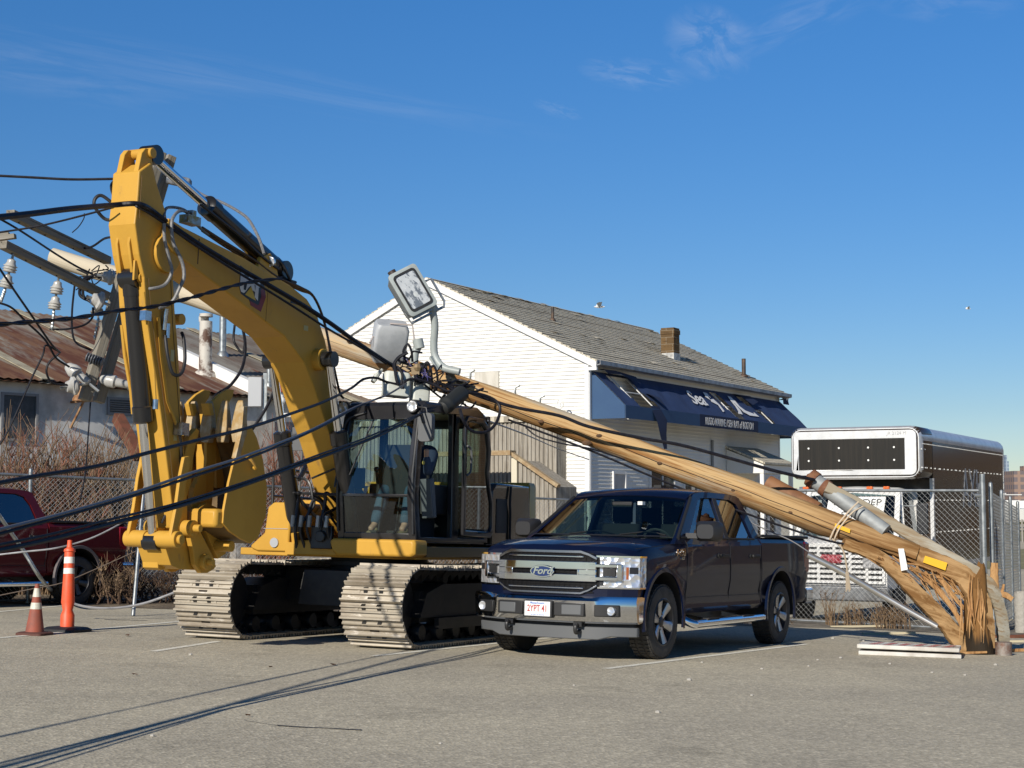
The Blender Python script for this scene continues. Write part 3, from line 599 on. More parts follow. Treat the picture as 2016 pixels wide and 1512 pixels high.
# ------------------------------------------------------------------ chain-link fences
linkm = mat('galvanised_wire', (.42, .43, .42, 1), .5, .6)
def fence(p0, p1, h, posts, label, pitch=.09, name='chain_link_fence', rail=True, t0=0, t1=1, wr=.0032):
    p0, p1 = V(p0), V(p1); d = p1-p0; L = V((d.x, d.y, 0)).length; bt = thing(name, label, 'fence', (p0.x, p0.y, gz(p0.x, p0.y)))
    def pt(s, z): x, y = p0.x+d.x*s/L, p0.y+d.y*s/L; return V((x, y, gz(x, y)+z))
    b = MB(); n = V((-d.y, d.x, 0)).normalized(); k = 0; s = t0*L-h; wgt = n*wr*.5
    while s < t1*L:
        for sg in (1, -1):
            s0, s1 = s, s+h
            a0, a1 = (s0, s1) if sg > 0 else (s1, s0)
            z0, z1 = .04, h
            def clip(sa, za, sb, zb):
                lo, hi = t0*L, t1*L
                if max(sa, sb) <= lo or min(sa, sb) >= hi: return None
                f = lambda v: (v-sa)/(sb-sa)
                t_ = sorted((f(lo), f(hi))); u0, u1 = max(0, t_[0]), min(1, t_[1])
                return (sa+(sb-sa)*u0, za+(zb-za)*u0), (sa+(sb-sa)*u1, za+(zb-za)*u1)
            c = clip(a0, z0, a1, z1)
            if c and abs(c[0][0]-c[1][0]) > .02: b.tube([pt(*c[0])+wgt*sg, pt(*c[1])+wgt*sg], wr, 3, cap=False)
        s += pitch
    part('wire_mesh', b, linkm, bt, world=True)
    if rail: b = MB(); b.tube([pt(t0*L, h+.02), pt(t1*L, h+.02)], .024, 8); part('top_rail', b, galv, bt, world=True)
    b = MB(); b.tube([pt(t0*L, .05), pt(t1*L, .05)], .02 if rail else .008, 6); part('bottom_rail', b, galv, bt, world=True)
    for s in posts:
        b = MB(); b.cyl(pt(s*L, -.1), pt(s*L, h+.08), .034, 10); b.lathe([(0, .034), (.05, .03), (.07, .005)], pt(s*L, h+.08), (0, 0, 1), 10); part('post', b, galv, bt, world=True)
    return bt
fa, fb = onground(1440, 1220), onground(1937, 1247)
fence(fa, fb, 2.19, (.02, 1.0), 'chain link fence in front of the white box truck', wr=.0026)
b = MB(); q = onground(1941, 1250); b.cyl(q-V((0, 0, .1)), q+V((0, 0, 2.45)), .045, 12); b.tube([q+V((-.12, 0, 2.12)), q+V((.02, 0, 2.12))], .03, 8); solo('gate_post', b, galv, 'tall galvanised post at the right end of the fence before the box truck', 'post')
fc = onground(1957, 1248); fd = fc+V((3.2, 8.5, 0))
fence(fc, fd, 2.2, (0, .33, .66, 1), 'second chain link fence running back beside the box truck', pitch=.11, rail=False, wr=.002)
fence((-14, 22.0, 0), (1.6, 33.7, 0), 2.15, (.02, .2, .335, .37, .52, .68, .85, 1), 'long chain link fence behind the red pickup and the excavator', pitch=.09)
b = MB(); p = onground(262, 1213); q2 = at(287, 915, 24.2); b.cyl(p, q2, .03, 10); solo('fence_post', b, galv, 'loose galvanised post leaning beside the excavator bucket', 'post')
b = MB(); q = at(-40, 960, 22.6); q3 = onground(118, 1176); b.tube(curve_pts([q, at(40, 1075, 23.6), at(85, 1145, 24.2), q3], 6), .03, 8); solo('metal_conduit', b, galv, 'thin bent metal conduit hanging in front of the red pickup', 'conduit')
b = MB(); q = at(232, 822, 34); b.bar(q, at(275, 900, 33), .22, .22); solo('wooden_beam', b, mat('red_brown_timber', (.16, .055, .03, 1), .8, c2=(.1, .04, .02, 1), scale=4), 'red brown timber beam leaning behind the excavator stick', 'beam')

b = MB(); q = onground(2012, 1246); rr_ = random.Random(9)
b.grid([[q+V(((.1+.02*rr_.random())*math.cos(a), (.1+.02*rr_.random())*math.sin(a), .036*k)) for a in [i*.35 for i in range(18)]] for k in range(19)], closed=True)
solo('fence_roll', b, mat('pale_mesh_roll', (.36, .34, .3, 1), .8, bump=.8, bscale=20), 'pale roll of fencing standing at the right edge beside the stub', 'fence roll')
# ------------------------------------------------------------------ bare shrubs
def shrub(x0, x1, depth, top, n, label, cols, seed, spread=.5):
    rnd = random.Random(seed); g0, g1 = at(x0, 1100, depth), at(x1, 1100, depth)
    root = thing('bare_shrub', label, 'shrub', ((g0.x+g1.x)/2, depth, gz((g0.x+g1.x)/2, depth)), 'leafless shrubs along the fence')
    zt = 1.25+(HORIZON-top)/FPX*depth
    for nm, m, k in (('stems', cols[0], int(n*.62)), ('twigs', cols[1], int(n*.5))):
        b = MB()
        for i in range(k):
            u = rnd.random(); x = g0.x+(g1.x-g0.x)*u; y = depth+rnd.uniform(-1.0, 1.0)*spread; z0 = gz(x, y)
            H = (zt-z0)*rnd.uniform(.5, 1.1)*(.75+.25*math.sin(u*math.pi)); lean = V((rnd.uniform(-.6, .6), rnd.uniform(-.4, .4), 0))*H*.6
            P = [V((x, y, z0))+lean*(t*t)+V((rnd.uniform(-.07, .07), rnd.uniform(-.07, .07), H*t)) for t in (0, .2, .4, .6, .8, 1)]
            if nm == 'stems': b.tube(P, [.018, .016, .013, .011, .008, .004], 4, cap=False)
            else: P = P[2:]
            for j in range(5 if nm == 'twigs' else 2):
                a = rnd.choice(P[1:-1]); d = V((rnd.uniform(-1, 1), rnd.uniform(-1, 1), rnd.uniform(.5, 1.6))).normalized()*rnd.uniform(.15, .5)*min(1, H/1.6)
                q = a+d; b.tube([a, a+d*.5+V((0, 0, .02)), q], [.008, .006, .003], 3, cap=False)
                for _ in range(2):
                    e = V((rnd.uniform(-1, 1), rnd.uniform(-1, 1), rnd.uniform(.2, 1.4))).normalized()*.16; b.tube([a+d*rnd.uniform(.4, 1), q+e], [.005, .0025], 3, cap=False)
        part(nm, b, m, root, world=True)
    return root
redb = mat('red_brown_bark', (.24, .095, .055, 1), .8, c2=(.1, .05, .03, 1), scale=3); tanb = mat('tan_bark', (.25, .17, .1, 1), .85, c2=(.14, .09, .055, 1), scale=3)
shrub(-40, 75, 30, 820, 260, 'red brown leafless shrub at the far left below the dark shed window', (tanb, redb), 1)
shrub(70, 180, 30.3, 830, 260, 'leafless shrub left of the hanging pole timbers above the red pickup', (tanb, redb), 2)
shrub(165, 275, 30.6, 850, 230, 'leafless shrub right behind the excavator stick', (tanb, tanb), 3)
shrub(515, 580, 32.5, 825, 190, 'reddish leafless shrub seen between the bucket and the boom', (redb, redb), 4)
shrub(835, 960, 33.2, 1068, 150, 'low tangled dry shrub glimpsed between the tracks and the blue pickup', (tanb, tanb), 5, .9)
shrub(985, 1035, 36.5, 980, 40, 'thin twiggy shrub beside the cream corner post of the house', (tanb, tanb), 6)
drk = mat('dark_bark', (.05, .03, .022, 1), .9, c2=(.1, .06, .035, 1), scale=3)
shrub(275, 520, 27.8, 1105, 130, 'low dark brush at the foot of the fence behind the bucket', (drk, drk), 8, .5)
shrub(110, 270, 26.9, 1105, 90, 'low dry brush behind the red pickup tailgate', (drk, tanb), 9, .4)
shrub(655, 745, 33.5, 1075, 60, 'sparse dry brush behind the excavator tracks', (tanb, redb), 10, .4)
def weeds(x0, x1, depth, top, n, label, seed):
    rnd = random.Random(seed); b = MB(); g0, g1 = at(x0, 1200, depth), at(x1, 1200, depth); h0 = 1.25+(HORIZON-top)/FPX*depth-gz((g0.x+g1.x)/2, depth)
    for i in range(n):
        u = rnd.random(); x = g0.x+(g1.x-g0.x)*u; y = depth+rnd.uniform(-.35, .35); z = gz(x, y); h = h0*rnd.uniform(.25, 1)
        l = V((rnd.uniform(-.3, .3)*h, rnd.uniform(-.3, .3)*h, 0)); P = [V((x, y, z)), V((x, y, z+h*.5))+l*.3, V((x, y, z+h))+l]; b.tube(P, [.006, .005, .002], 3, cap=False)
        if rnd.random() < .5:
            for _ in range(3): a = P[1].lerp(P[2], rnd.random()); b.tube([a, a+V((rnd.uniform(-.1, .1), rnd.uniform(-.1, .1), rnd.uniform(0, .15)))], [.005, .002], 3, cap=False)
            b.ball(P[2], .012, 4)
    return solo('dry_weed', b, mat('dry_weed_stalk', (.2, .13, .07, 1), .9, c2=(.1, .065, .04, 1), scale=8), label, 'weeds', 'dead weeds along the fence')
weeds(1630, 1642, 25.3, 1150, 26, 'tall dead weed at the fence beside the pickup tailgate', 1); weeds(1660, 1700, 25.2, 1185, 50, 'short dead weeds at the fence below the hanging rope', 2)
weeds(1715, 1785, 25.0, 1186, 110, 'clump of dead weeds at the fence under the splintered pole', 3); weeds(1425, 1560, 25.4, 1212, 60, 'dead weeds at the fence behind the blue pickup', 4)
# ------------------------------------------------------------------ white box truck
BF = frame((7.30, 27.5, -.835), (-.469, -.883, 0), (.883, -.469, 0))    # x to its front, y to its left, ground at z 0; origin below the near top corner of the box
btk = thing('box_truck', 'white cab box truck with dark panelled cargo box parked behind the fence', 'truck', BF)
alu = mat('brushed_aluminium', (.72, .72, .71, 1), .38, .55, c2=(.6, .6, .59, 1), scale=3)
dpan = mat('dark_brown_panel', (.012, .011, .009, 1), .45, c2=(.02, .017, .013, 1), scale=3, stretch=(6, 6, .3), spec=.25)
side = mat('dark_glossy_panel', (.045, .03, .02, 1), .18, c2=(.035, .024, .018, 1), scale=1.5, stretch=(3, 3, .3))
TW, TL, TZ, AZ, AX = 2.41, 7.9, 3.485, 2.535, .95     # width, length, top, underside of the overhang, overhang depth
r = .2
def rsec(x): return [V((x, y, z)) for y, z in ([(-TW, 0.95), (0, .95)]+[(-r+r*math.cos(rad(a)), TZ-r+r*math.sin(rad(a))) for a in (0, 30, 60, 90)]+[(-TW+r+r*math.cos(rad(a)), TZ-r+r*math.sin(rad(a))) for a in (90, 120, 150, 180)])]
b = MB(); b.loft([rsec(-AX), rsec(-TL)]); body = part('cargo_box', b, side, btk)
def osec(x, rr, ins): return [V((x, y, z)) for y, z in rrect(-TW+ins, -ins, AZ+ins, TZ-ins, rr, 4)]
b = MB(); b.loft([osec(-AX+.01, .12, .004), osec(-.12, .14, .0), osec(-.04, .16, .03), osec(0, .14, .1)]); att = part('overhang', b, side, btk)
b = MB()                                       # bright frame round the front of the overhang
fnf = lambda a, c, d: V((d, a, c))
b.prism(rrect(-TW+.07, -.07, AZ+.07, TZ-.07, .1, 4), fnf, -.02, .012, holes=[[(-TW+.17, AZ+.17), (-.28, AZ+.17), (-.28, TZ-.22), (-TW+.17, TZ-.22)]])
part('front_frame', b, alu, att, bevel=.006)
b = MB(); b.loft([[V((x, y, z)) for y, z in rrect(-TW-.006, .006, AZ-.005, TZ+.006, .2, 5)] for x in (-.2, -.1)]+[[V((-.03, y, z)) for y, z in rrect(-TW+.03, -.03, AZ+.03, TZ-.03, .18, 5)]])
part('corner_cap', b, alu, att)
b = MB(); b.prism([(-TW+.17, AZ+.17), (-.28, AZ+.17), (-.28, TZ-.22), (-TW+.17, TZ-.22)], fnf, -.02, .004); part('front_panel', b, dpan, att, flat=True)
b = MB()
for y in (-TW+.36, -TW+.93, -TW+1.47, -.47):
    for z in (AZ+.34, TZ-.38): b.cyl((.0, y, z), (.014, y, z), .018, 8)
part('rivets', b, white, att)
b = MB()                                        # rounded top rail, edge posts, base rail, rows of bright rivets
def rail(y0, sg):
    pts = [(y0+.004*sg, TZ-r-.06)]+[(y0-sg*r+sg*(r+.008)*math.cos(rad(a)), TZ-r+(r+.008)*math.sin(rad(a))) for a in (0, 22, 45, 67, 90)]
    b.grid([[V((x, y, z)) for y, z in pts] for x in (-.1, -TL)])
rail(0, 1); rail(-TW, -1)
b.box(-AX-.08, -AX+.02, -.06, .006, .95, AZ+.02); b.box(-TL-.01, -TL+.06, -.06, .008, .95, TZ-r); b.box(-TL, -AX, -.02, .01, .88, .97)
part('edge_rails', b, alu, body, recalc=False)
b = MB(); x = -.12; k = 0
while x > -TL+.1: b.ball((x, .006, TZ-r-.12), .011, 6); x -= .098
for z in (TZ-.75, TZ-1.33, TZ-1.92):
    x = -.12 if z > AZ else -AX-.2; k = 0
    while x > -TL+.08:
        b.ball((x, .004, z), .016, 6); k += 1; x -= .33 if k % 5 else .09
for z in (TZ-.42, TZ-.75): b.ball((-.05, .008, z), .015, 6); b.ball((-.32, .004, z), .015, 6)
part('rivets', b, white, body)
gm = mat('grey_lettering', (.42, .42, .42, 1), .5)
text('lettering', 'AXL', frame((-4.35, .008, 2.36), (-1, 0, 0), (0, 0, 1)), 1.12, gm, body, sx=.85)
text('lettering', 'JR 2124 M', frame((.016, -.42, TZ-.13), (0, 1, 0), (0, 0, 1)), .085, gm, att)
# cab: one wide body with a short nose
cabw = mat('white_truck_paint', (.74, .74, .72, 1), .3, c2=(.62, .61, .58, 1), scale=2, coat=.3)
cy0, cy1 = -2.16, -.24; cm = (cy0+cy1)/2; hw = (cy1-cy0)/2
def csec(x, zt, w, zb=.62, rr=.1): return [V((x, cm+y, z)) for y, z in [(-w, zb), (w, zb), (w*1.0, (zb+zt)/2), (w*.97, zt-rr), (w*.9, zt), (0, zt+.03), (-w*.9, zt), (-w*.97, zt-rr), (-w, (zb+zt)/2)]]
b = MB(); b.loft([csec(-.95, 1.55, hw), csec(.2, 1.55, hw), csec(.42, 1.5, hw*.99), csec(1.1, 1.46, hw*.96), csec(1.32, 1.38, hw*.94), csec(1.34, 1.0, hw*.94, .62, .06)])
cab = part('cab', b, cabw, btk)
b = MB()                                         # roof and pillars of the cab
def rsc(x, z, w, dz=.09): return [V((x, cm+y, zz)) for y, zz in [(-w, z-dz), (w, z-dz), (w, z-.04), (w*.86, z), (0, z+.025), (-w*.86, z), (-w, z-.04)]]
b.loft([rsc(-.95, 2.36, hw*.9), rsc(-.2, 2.38, hw*.9), rsc(.02, 2.34, hw*.88), rsc(.12, 2.28, hw*.86, .05)])
for sg in (-1, 1):
    b.bar((.08, cm+sg*hw*.84, 2.3), (.62, cm+sg*hw*.93, 1.5), .09, .07); b.bar((-.85, cm+sg*hw*.88, 2.3), (-.9, cm+sg*hw*.97, 1.5), .14, .06)
    b.bar((.02, cm+sg*hw*.865, 2.3), (.2, cm+sg*hw*.96, 1.52), .05, .05)
part('roof', b, cabw, cab)
gl = glass('vehicle_glass', (.45, .55, .55), .06)
b = MB(); b.grid([[V((.085, cm-hw*.82, 2.28)), V((.11, cm, 2.3)), V((.085, cm+hw*.82, 2.28))], [V((.6, cm-hw*.9, 1.52)), V((.68, cm, 1.5)), V((.6, cm+hw*.9, 1.52))]]); ws = part('windshield', b, gl, cab, recalc=False)
b = MB(); b.add([(.03, cm+hw*.87, 2.27), (-.82, cm+hw*.87, 2.27), (-.86, cm+hw*.96, 1.55), (.2, cm+hw*.96, 1.55)], [(0, 1, 2, 3)]); part('side_window', b, gl, cab, recalc=False)
b = MB(); b.box(-.9, -.2, cy0+.12, cy1-.12, 1.1, 1.95); b.box(-.93, -.9, cy0+.1, cy1-.1, 1.0, 2.28); part('interior', b, mat('dark_interior', (.012, .012, .013, 1), .9), cab, flat=True)
amb = mat('amber_lens', (.7, .16, .04, 1), .25, c2=(.5, .1, .03, 1), scale=30)
for y in (-.95, -.62, -.3, .3, .62):
    b = MB(); b.box(.0, .07, cm+y*.95-.055, cm+y*.95+.055, 2.345, 2.4); part('marker_light', b, amb, cab, bevel=.01)
b = MB(); z0 = .72; b.box(1.3, 1.36, cm-.86, cm+.86, z0, 1.36); part('grille_back', b, mat('black_plastic', (.014, .014, .015, 1), .6), cab, flat=True)
b = MB(); n = 7
for i in range(n+1): z = z0+.02+(1.34-z0)*i/n; b.box(1.36, 1.4, cm-.86, cm+.86, z-.024, z+.024)
for y in (-.86, -.57, -.28, 0, .28, .57, .86): b.box(1.36, 1.396, cm+y-.025, cm+y+.025, z0, 1.36)
gr = part('grille', b, cabw, cab, flat=True)
redm = mat('red_badge', (.22, .012, .02, 1), .4)
b = MB(); b.box(1.395, 1.41, cm-.22, cm+.12, 1.06, 1.21); bd = part('badge', b, redm, gr, flat=True)
text('lettering', 'GMC', frame((1.413, cm-.05, 1.135), (0, 1, 0), (0, 0, 1)), .16, mat('pale_red', (.5, .12, .14, 1), .4), gr, sx=1.1, bold=.004)
for sg in (-1, 1):
    b = MB(); b.box(1.37, 1.42, cm+sg*.66-.16, cm+sg*.66+.16, .98, 1.2); part('headlight', b, mat('lamp_lens', (.5, .5, .5, 1), .1, spec=.9, c2=(.2, .2, .2, 1), scale=20), cab, bevel=.02)
b = MB(); b.box(1.3, 1.55, cy0-.02, cy1+.02, .42, .68); part('bumper', b, mat('grey_bumper', (.22, .23, .24, 1), .45, .4, c2=(.12, .12, .12, 1)), btk, bevel=.03)
b = MB(); b.box(-TL+.3, 1.2, cm-.45, cm+.45, .5, .9); b.box(-7.3, -1.5, -.45, -.35, .45, .86); part('chassis', b, black, btk, flat=True)
for x, y in ((.55, cy0+.14), (.55, cy1-.14), (-5.6, -TW+.3), (-5.6, -.3)):
    b = MB(); b.lathe([(-.12, .2), (-.12, .36), (-.09, .39), (.09, .39), (.12, .36), (.12, .2)], (x, y, .39), (0, 1, 0), 24); w_ = part('wheel', b, rubber, btk)
    b = MB(); b.lathe([(-.1, .22), (.08, .22), (.1, .05)], (x, y, .39), (0, 1, 0), 18); part('rim', b, galv, w_)
b = MB(); b.box(.25, .33, cy1+.22, cy1+.42, 1.55, 2.1); mr = part('mirror', b, black, btk, bevel=.02)
b = MB(); b.tube([(.3, cy1-.02, 1.62), (.3, cy1+.3, 1.6)], .012, 6); b.tube([(.3, cy1-.03, 2.05), (.3, cy1+.3, 2.05)], .012, 6); part('mirror_arm', b, galv, mr)
# site sign behind the windshield
sgn = frame((.42, cm+.1, 1.9), (0, 1, 0), (-.56, 0, .83)); b = MB(sgn); b.box(-.52, .52, -.34, .38, -.004, .0); sg_ = part('window_sign', b, white, btk, flat=True)
blk = mat('black_lettering', (.01, .01, .01, 1), .7)
for s_, yy in (('MASS DEP', .25), ('SITE #', -.02), ('3-0102', -.24)): text('lettering', s_, sgn @ M.Translation((0.02, yy, .004)), .19, blk, sg_, sx=1.05)

# ------------------------------------------------------------------ harbour side and far city
water = mat('harbour_water', (.05, .09, .13, 1), .12, spec=.5, bump=.1, bscale=2)
b = MB(); b.add([(-6000, 420, -1.40), (7000, 420, -1.40), (9000, 7000, -1.40), (-8000, 7000, -1.40)], [(0, 1, 2, 3)]); struct('water', b, water, flat=True, recalc=False)
grass = mat('winter_grass', (.2, .19, .09, 1), .95, c2=(.28, .25, .14, 1), scale=.3, c3=(.12, .12, .05, 1), scale3=2)
b = MB(); b.add([(14, 64, -1.432), (60, 64, -1.432), (90, 92, -1.432), (20, 92, -1.432)], [(0, 1, 2, 3)]); b.add([(24, 112, -1.432), (120, 112, -1.432), (140, 160, -1.432), (40, 160, -1.432)], [(0, 1, 2, 3)]); struct('grass', b, grass, flat=True, recalc=False)
def facade(name, c, w):                           # far buildings: banded window grid on real walls
    m = bpy.data.materials.new(name); m.use_nodes = True; t = m.node_tree; p = t.nodes['Principled BSDF']; p.inputs['Roughness'].default_value = .8
    tc = N(t, 'ShaderNodeTexCoord'); s = N(t, 'ShaderNodeSeparateXYZ'); a = N(t, 'ShaderNodeMath', operation='ADD'); k = N(t, 'ShaderNodeCombineXYZ'); br = N(t, 'ShaderNodeTexBrick')
    t.links.new(tc.outputs['Object'], s.inputs[0]); t.links.new(s.outputs[0], a.inputs[0]); t.links.new(s.outputs[1], a.inputs[1]); t.links.new(a.outputs[0], k.inputs[0]); t.links.new(s.outputs[2], k.inputs[1]); t.links.new(k.outputs[0], br.inputs[0])
    br.offset = 0; br.inputs['Scale'].default_value = 1; br.inputs['Brick Width'].default_value = 3.4; br.inputs['Row Height'].default_value = 3.6; br.inputs['Mortar Size'].default_value = .7; br.inputs['Color1'].default_value = w; br.inputs['Color2'].default_value = w; br.inputs['Mortar'].default_value = c
    t.links.new(br.outputs['Color'], p.inputs['Base Color']); return m
fb_ = facade('far_brick', (.3, .2, .15, 1), (.16, .13, .13, 1)); fg = facade('far_pale', (.42, .42, .42, 1), (.2, .23, .27, 1)); fw = facade('far_glass', (.3, .36, .42, 1), (.16, .22, .3, 1))
def far(x0, x1, ytop, d, m, label, step=0):
    a, c = at(x0, ytop, d), at(x1, ytop, d); b = MB(); b.box(a.x, c.x, d, d+(c.x-a.x)*.8+10, -3, a.z)
    if step: b.box(a.x+(c.x-a.x)*.25, a.x+(c.x-a.x)*.7, d+2, d+12, a.z, a.z+step)
    else: b.box(a.x+(c.x-a.x)*.3, a.x+(c.x-a.x)*.55, d+3, d+9, a.z, a.z+2.5)
    return solo('far_building', b, m, label, 'building', 'city buildings across the harbour', flat=True)
far(1996, 2075, 927, 760, fb_, 'brown brick block of flats on the far shore at the right edge')
far(1980, 1986, 908, 1500, fw, 'slim grey blue tower on the far shore beside the box truck', 6)
far(1985, 1997, 945, 1300, fg, 'low pale tower between the slim tower and the brick block'); far(1976, 2030, 968, 900, fg, 'long low pale building at the foot of the far towers')
far(1560, 1580, 968, 1100, fb_, 'far brick building glimpsed left of the box truck cab'); far(1583, 1620, 958, 1400, fg, 'far pale building glimpsed behind the box truck cab'); far(1540, 1566, 974, 1000, fg, 'far grey building just right of the house wall')
def boat(x, d, L, label):
    q = at(x, 1000, d); t = thing('motor_boat', label, 'boat', (q.x, d, -1.2), 'boats laid up across the lot'); b = MB(); rows = []
    for i in range(9):
        u = i/8; w = 1.5*math.sin(math.pi*min(1, .35+u*.65))**.6 if i else 1.2; w = 1.5*(1-max(0, (u-.5)*2)**2)+.02; zt = .9+.9+.5*u*u
        rows.append([V((L*(u-.5), -w, zt)), V((L*(u-.5), -w*.8, .6+.4*u*u)), V((L*(u-.5), 0, .2+.7*u*u)), V((L*(u-.5), w*.8, .6+.4*u*u)), V((L*(u-.5), w, zt))])
    b.loft(rows); part('hull', b, white, t)
    b = MB(); b.loft([[V((x_, y_, z_)) for x_, y_ in ((-L*.3, -1), (L*.1, -.8), (L*.1, .8), (-L*.3, 1))] for z_ in (1.7, 2.8)]); b.box(-L*.3, -L*.05, -1, 1, 3.4, 3.5); part('cabin', b, white, t, bevel=.1)
    for sx in (-1, 1): b = MB(); b.box(sx*L*.25-.1, sx*L*.25+.1, -.8, .8, -.24, .5); part('stand', b, black, t, flat=True)
boat(1985, 150, 9, 'white motor boat on stands just right of the box truck'); boat(2017, 170, 11, 'white motor boat on stands at the right edge of the photo')
b = MB(); 
for i in range(12): q = V((30+i*3, 108+i*.5, -1.44)); b.cyl(q, q+V((0, 0, 1.6)), .06, 6)
for z in (.9, 1.5): b.bar((30, 108, -1.44+z), (63, 113.5, -1.44+z), .05, .09)
solo('post_rail_fence', b, mat('grey_timber', (.3, .28, .25, 1), .8), 'distant post and rail fence in front of the boats', 'fence', flat=True)
def bird(x, y, d, label, s=.36):
    q = at(x, y, d); b = MB(); b.loft([[q+V((u, r_*math.cos(a), r_*math.sin(a))) for a in (0, 1.57, 3.14, 4.71)] for u, r_ in ((-.25, .01), (-.1, .06), (.1, .06), (.25, .015))])
    for sg in (-1, 1): b.add([q+V((.08, 0, .03)), q+V((-.08, 0, .03)), q+V((-.05, sg*s, .16)), q+V((.12, sg*s*.6, .2))], [(0, 1, 2, 3)]); b.add([q+V((.08, 0, .03)), q+V((-.08, 0, .03)), q+V((-.05-.1, sg*s, .12)), q+V((.0, sg*s*.7, .2))], [(0, 1, 2, 3)])
    solo('gull', b, white, label, 'bird', origin=q, flat=True, recalc=False)
bird(1180, 604, 70, 'small white gull flying over the house ridge'); bird(1906, 608, 140, 'tiny gull far off in the sky over the box truck')
# brick warehouse across the lot, beyond the right edge: it shows in the paintwork and the cab glass
wh = thing('warehouse', 'long brown brick warehouse across the lot, mirrored in the pickup doors', 'warehouse', (47, 34, -1.5))
b = MB(); b.box(0, 23, 0, 70, 0, 9.3); part('wall', b, wallbrick('warehouse_brick', ((.17, .105, .06, 1), (.14, .085, .05, 1), (.2, .16, .12, 1), (.12, .08, .045, 1)), .4, .12), wh, flat=True)
b = MB(); b.box(-.15, 23.15, -.15, 70.15, 9.3, 9.6); part('parapet', b, conc, wh, flat=True)
for k in range(9):
    y = 4+7.4*k; b = MB(); b.box(-.06, .0, y-.1, y+2.7, 3.9, 6.5); f_ = part('window', b, trimw, wh, flat=True); b = MB(); b.box(-.09, -.061, y, y+2.6, 4.0, 6.4); part('pane', b, dglass, f_, flat=True)
# ------------------------------------------------------------------ pickups
def carpaint(name, c, dark):
    m = mat(name, c, .42, 0, coat=.5, spec=.12, c2=dark, scale=.7, lo=.3, hi=.8); return m
plast = mat('black_plastic', (.014, .014, .015, 1), .6); chromed = mat('shaded_chrome', (.66, .67, .69, 1), .08, 1); trimg = mat('grey_plastic', (.1, .105, .11, 1), .55); dark_in = mat('dark_interior', (.012, .012, .013, 1), .9)
lens = mat('lamp_lens', (.5, .5, .5, 1), .1); tyre = mat('tyre_rubber', (.03, .029, .028, 1), .75, c2=(.055, .05, .045, 1), scale=5, bump=.3, bscale=50)
rimm = mat('machined_alloy', (.55, .55, .56, 1), .32, .85, c2=(.4, .4, .41, 1), scale=5); rimd = mat('dark_alloy', (.05, .05, .055, 1), .35, .7)
redlens = mat('red_lens', (.25, .008, .012, 1), .12, coat=.6); amber = mat('amber_reflector', (.32, .09, .03, 1), .25)
def hlens():
    m = bpy.data.materials.new('headlamp_reflector'); m.use_nodes = True; t = m.node_tree; b = t.nodes['Principled BSDF']
    v = N(t, 'ShaderNodeTexVoronoi'); v.inputs['Scale'].default_value = 15; tc = N(t, 'ShaderNodeTexCoord'); t.links.new(tc.outputs['Object'], v.inputs[0])
    b.inputs['Base Color'].default_value = (.75, .76, .78, 1); b.inputs['Metallic'].default_value = .7; b.inputs['Roughness'].default_value = .28
    bp = N(t, 'ShaderNodeBump'); bp.inputs['Strength'].default_value = .6; bp.inputs['Distance'].default_value = .03; t.links.new(v.outputs['Distance'], bp.inputs['Height']); t.links.new(bp.outputs[0], b.inputs['Normal']); return m
hl = hlens()
pglass = glass('windshield_glass', (.42, .55, .52), .05); fglass = glass('front_side_glass', (.5, .6, .57), .06); tglass = glass('tinted_side_glass', (.1, .12, .13), .16)
def fx(y): return .93-.32*min(1.02, abs(y))**2.7           # plan curve of the front end
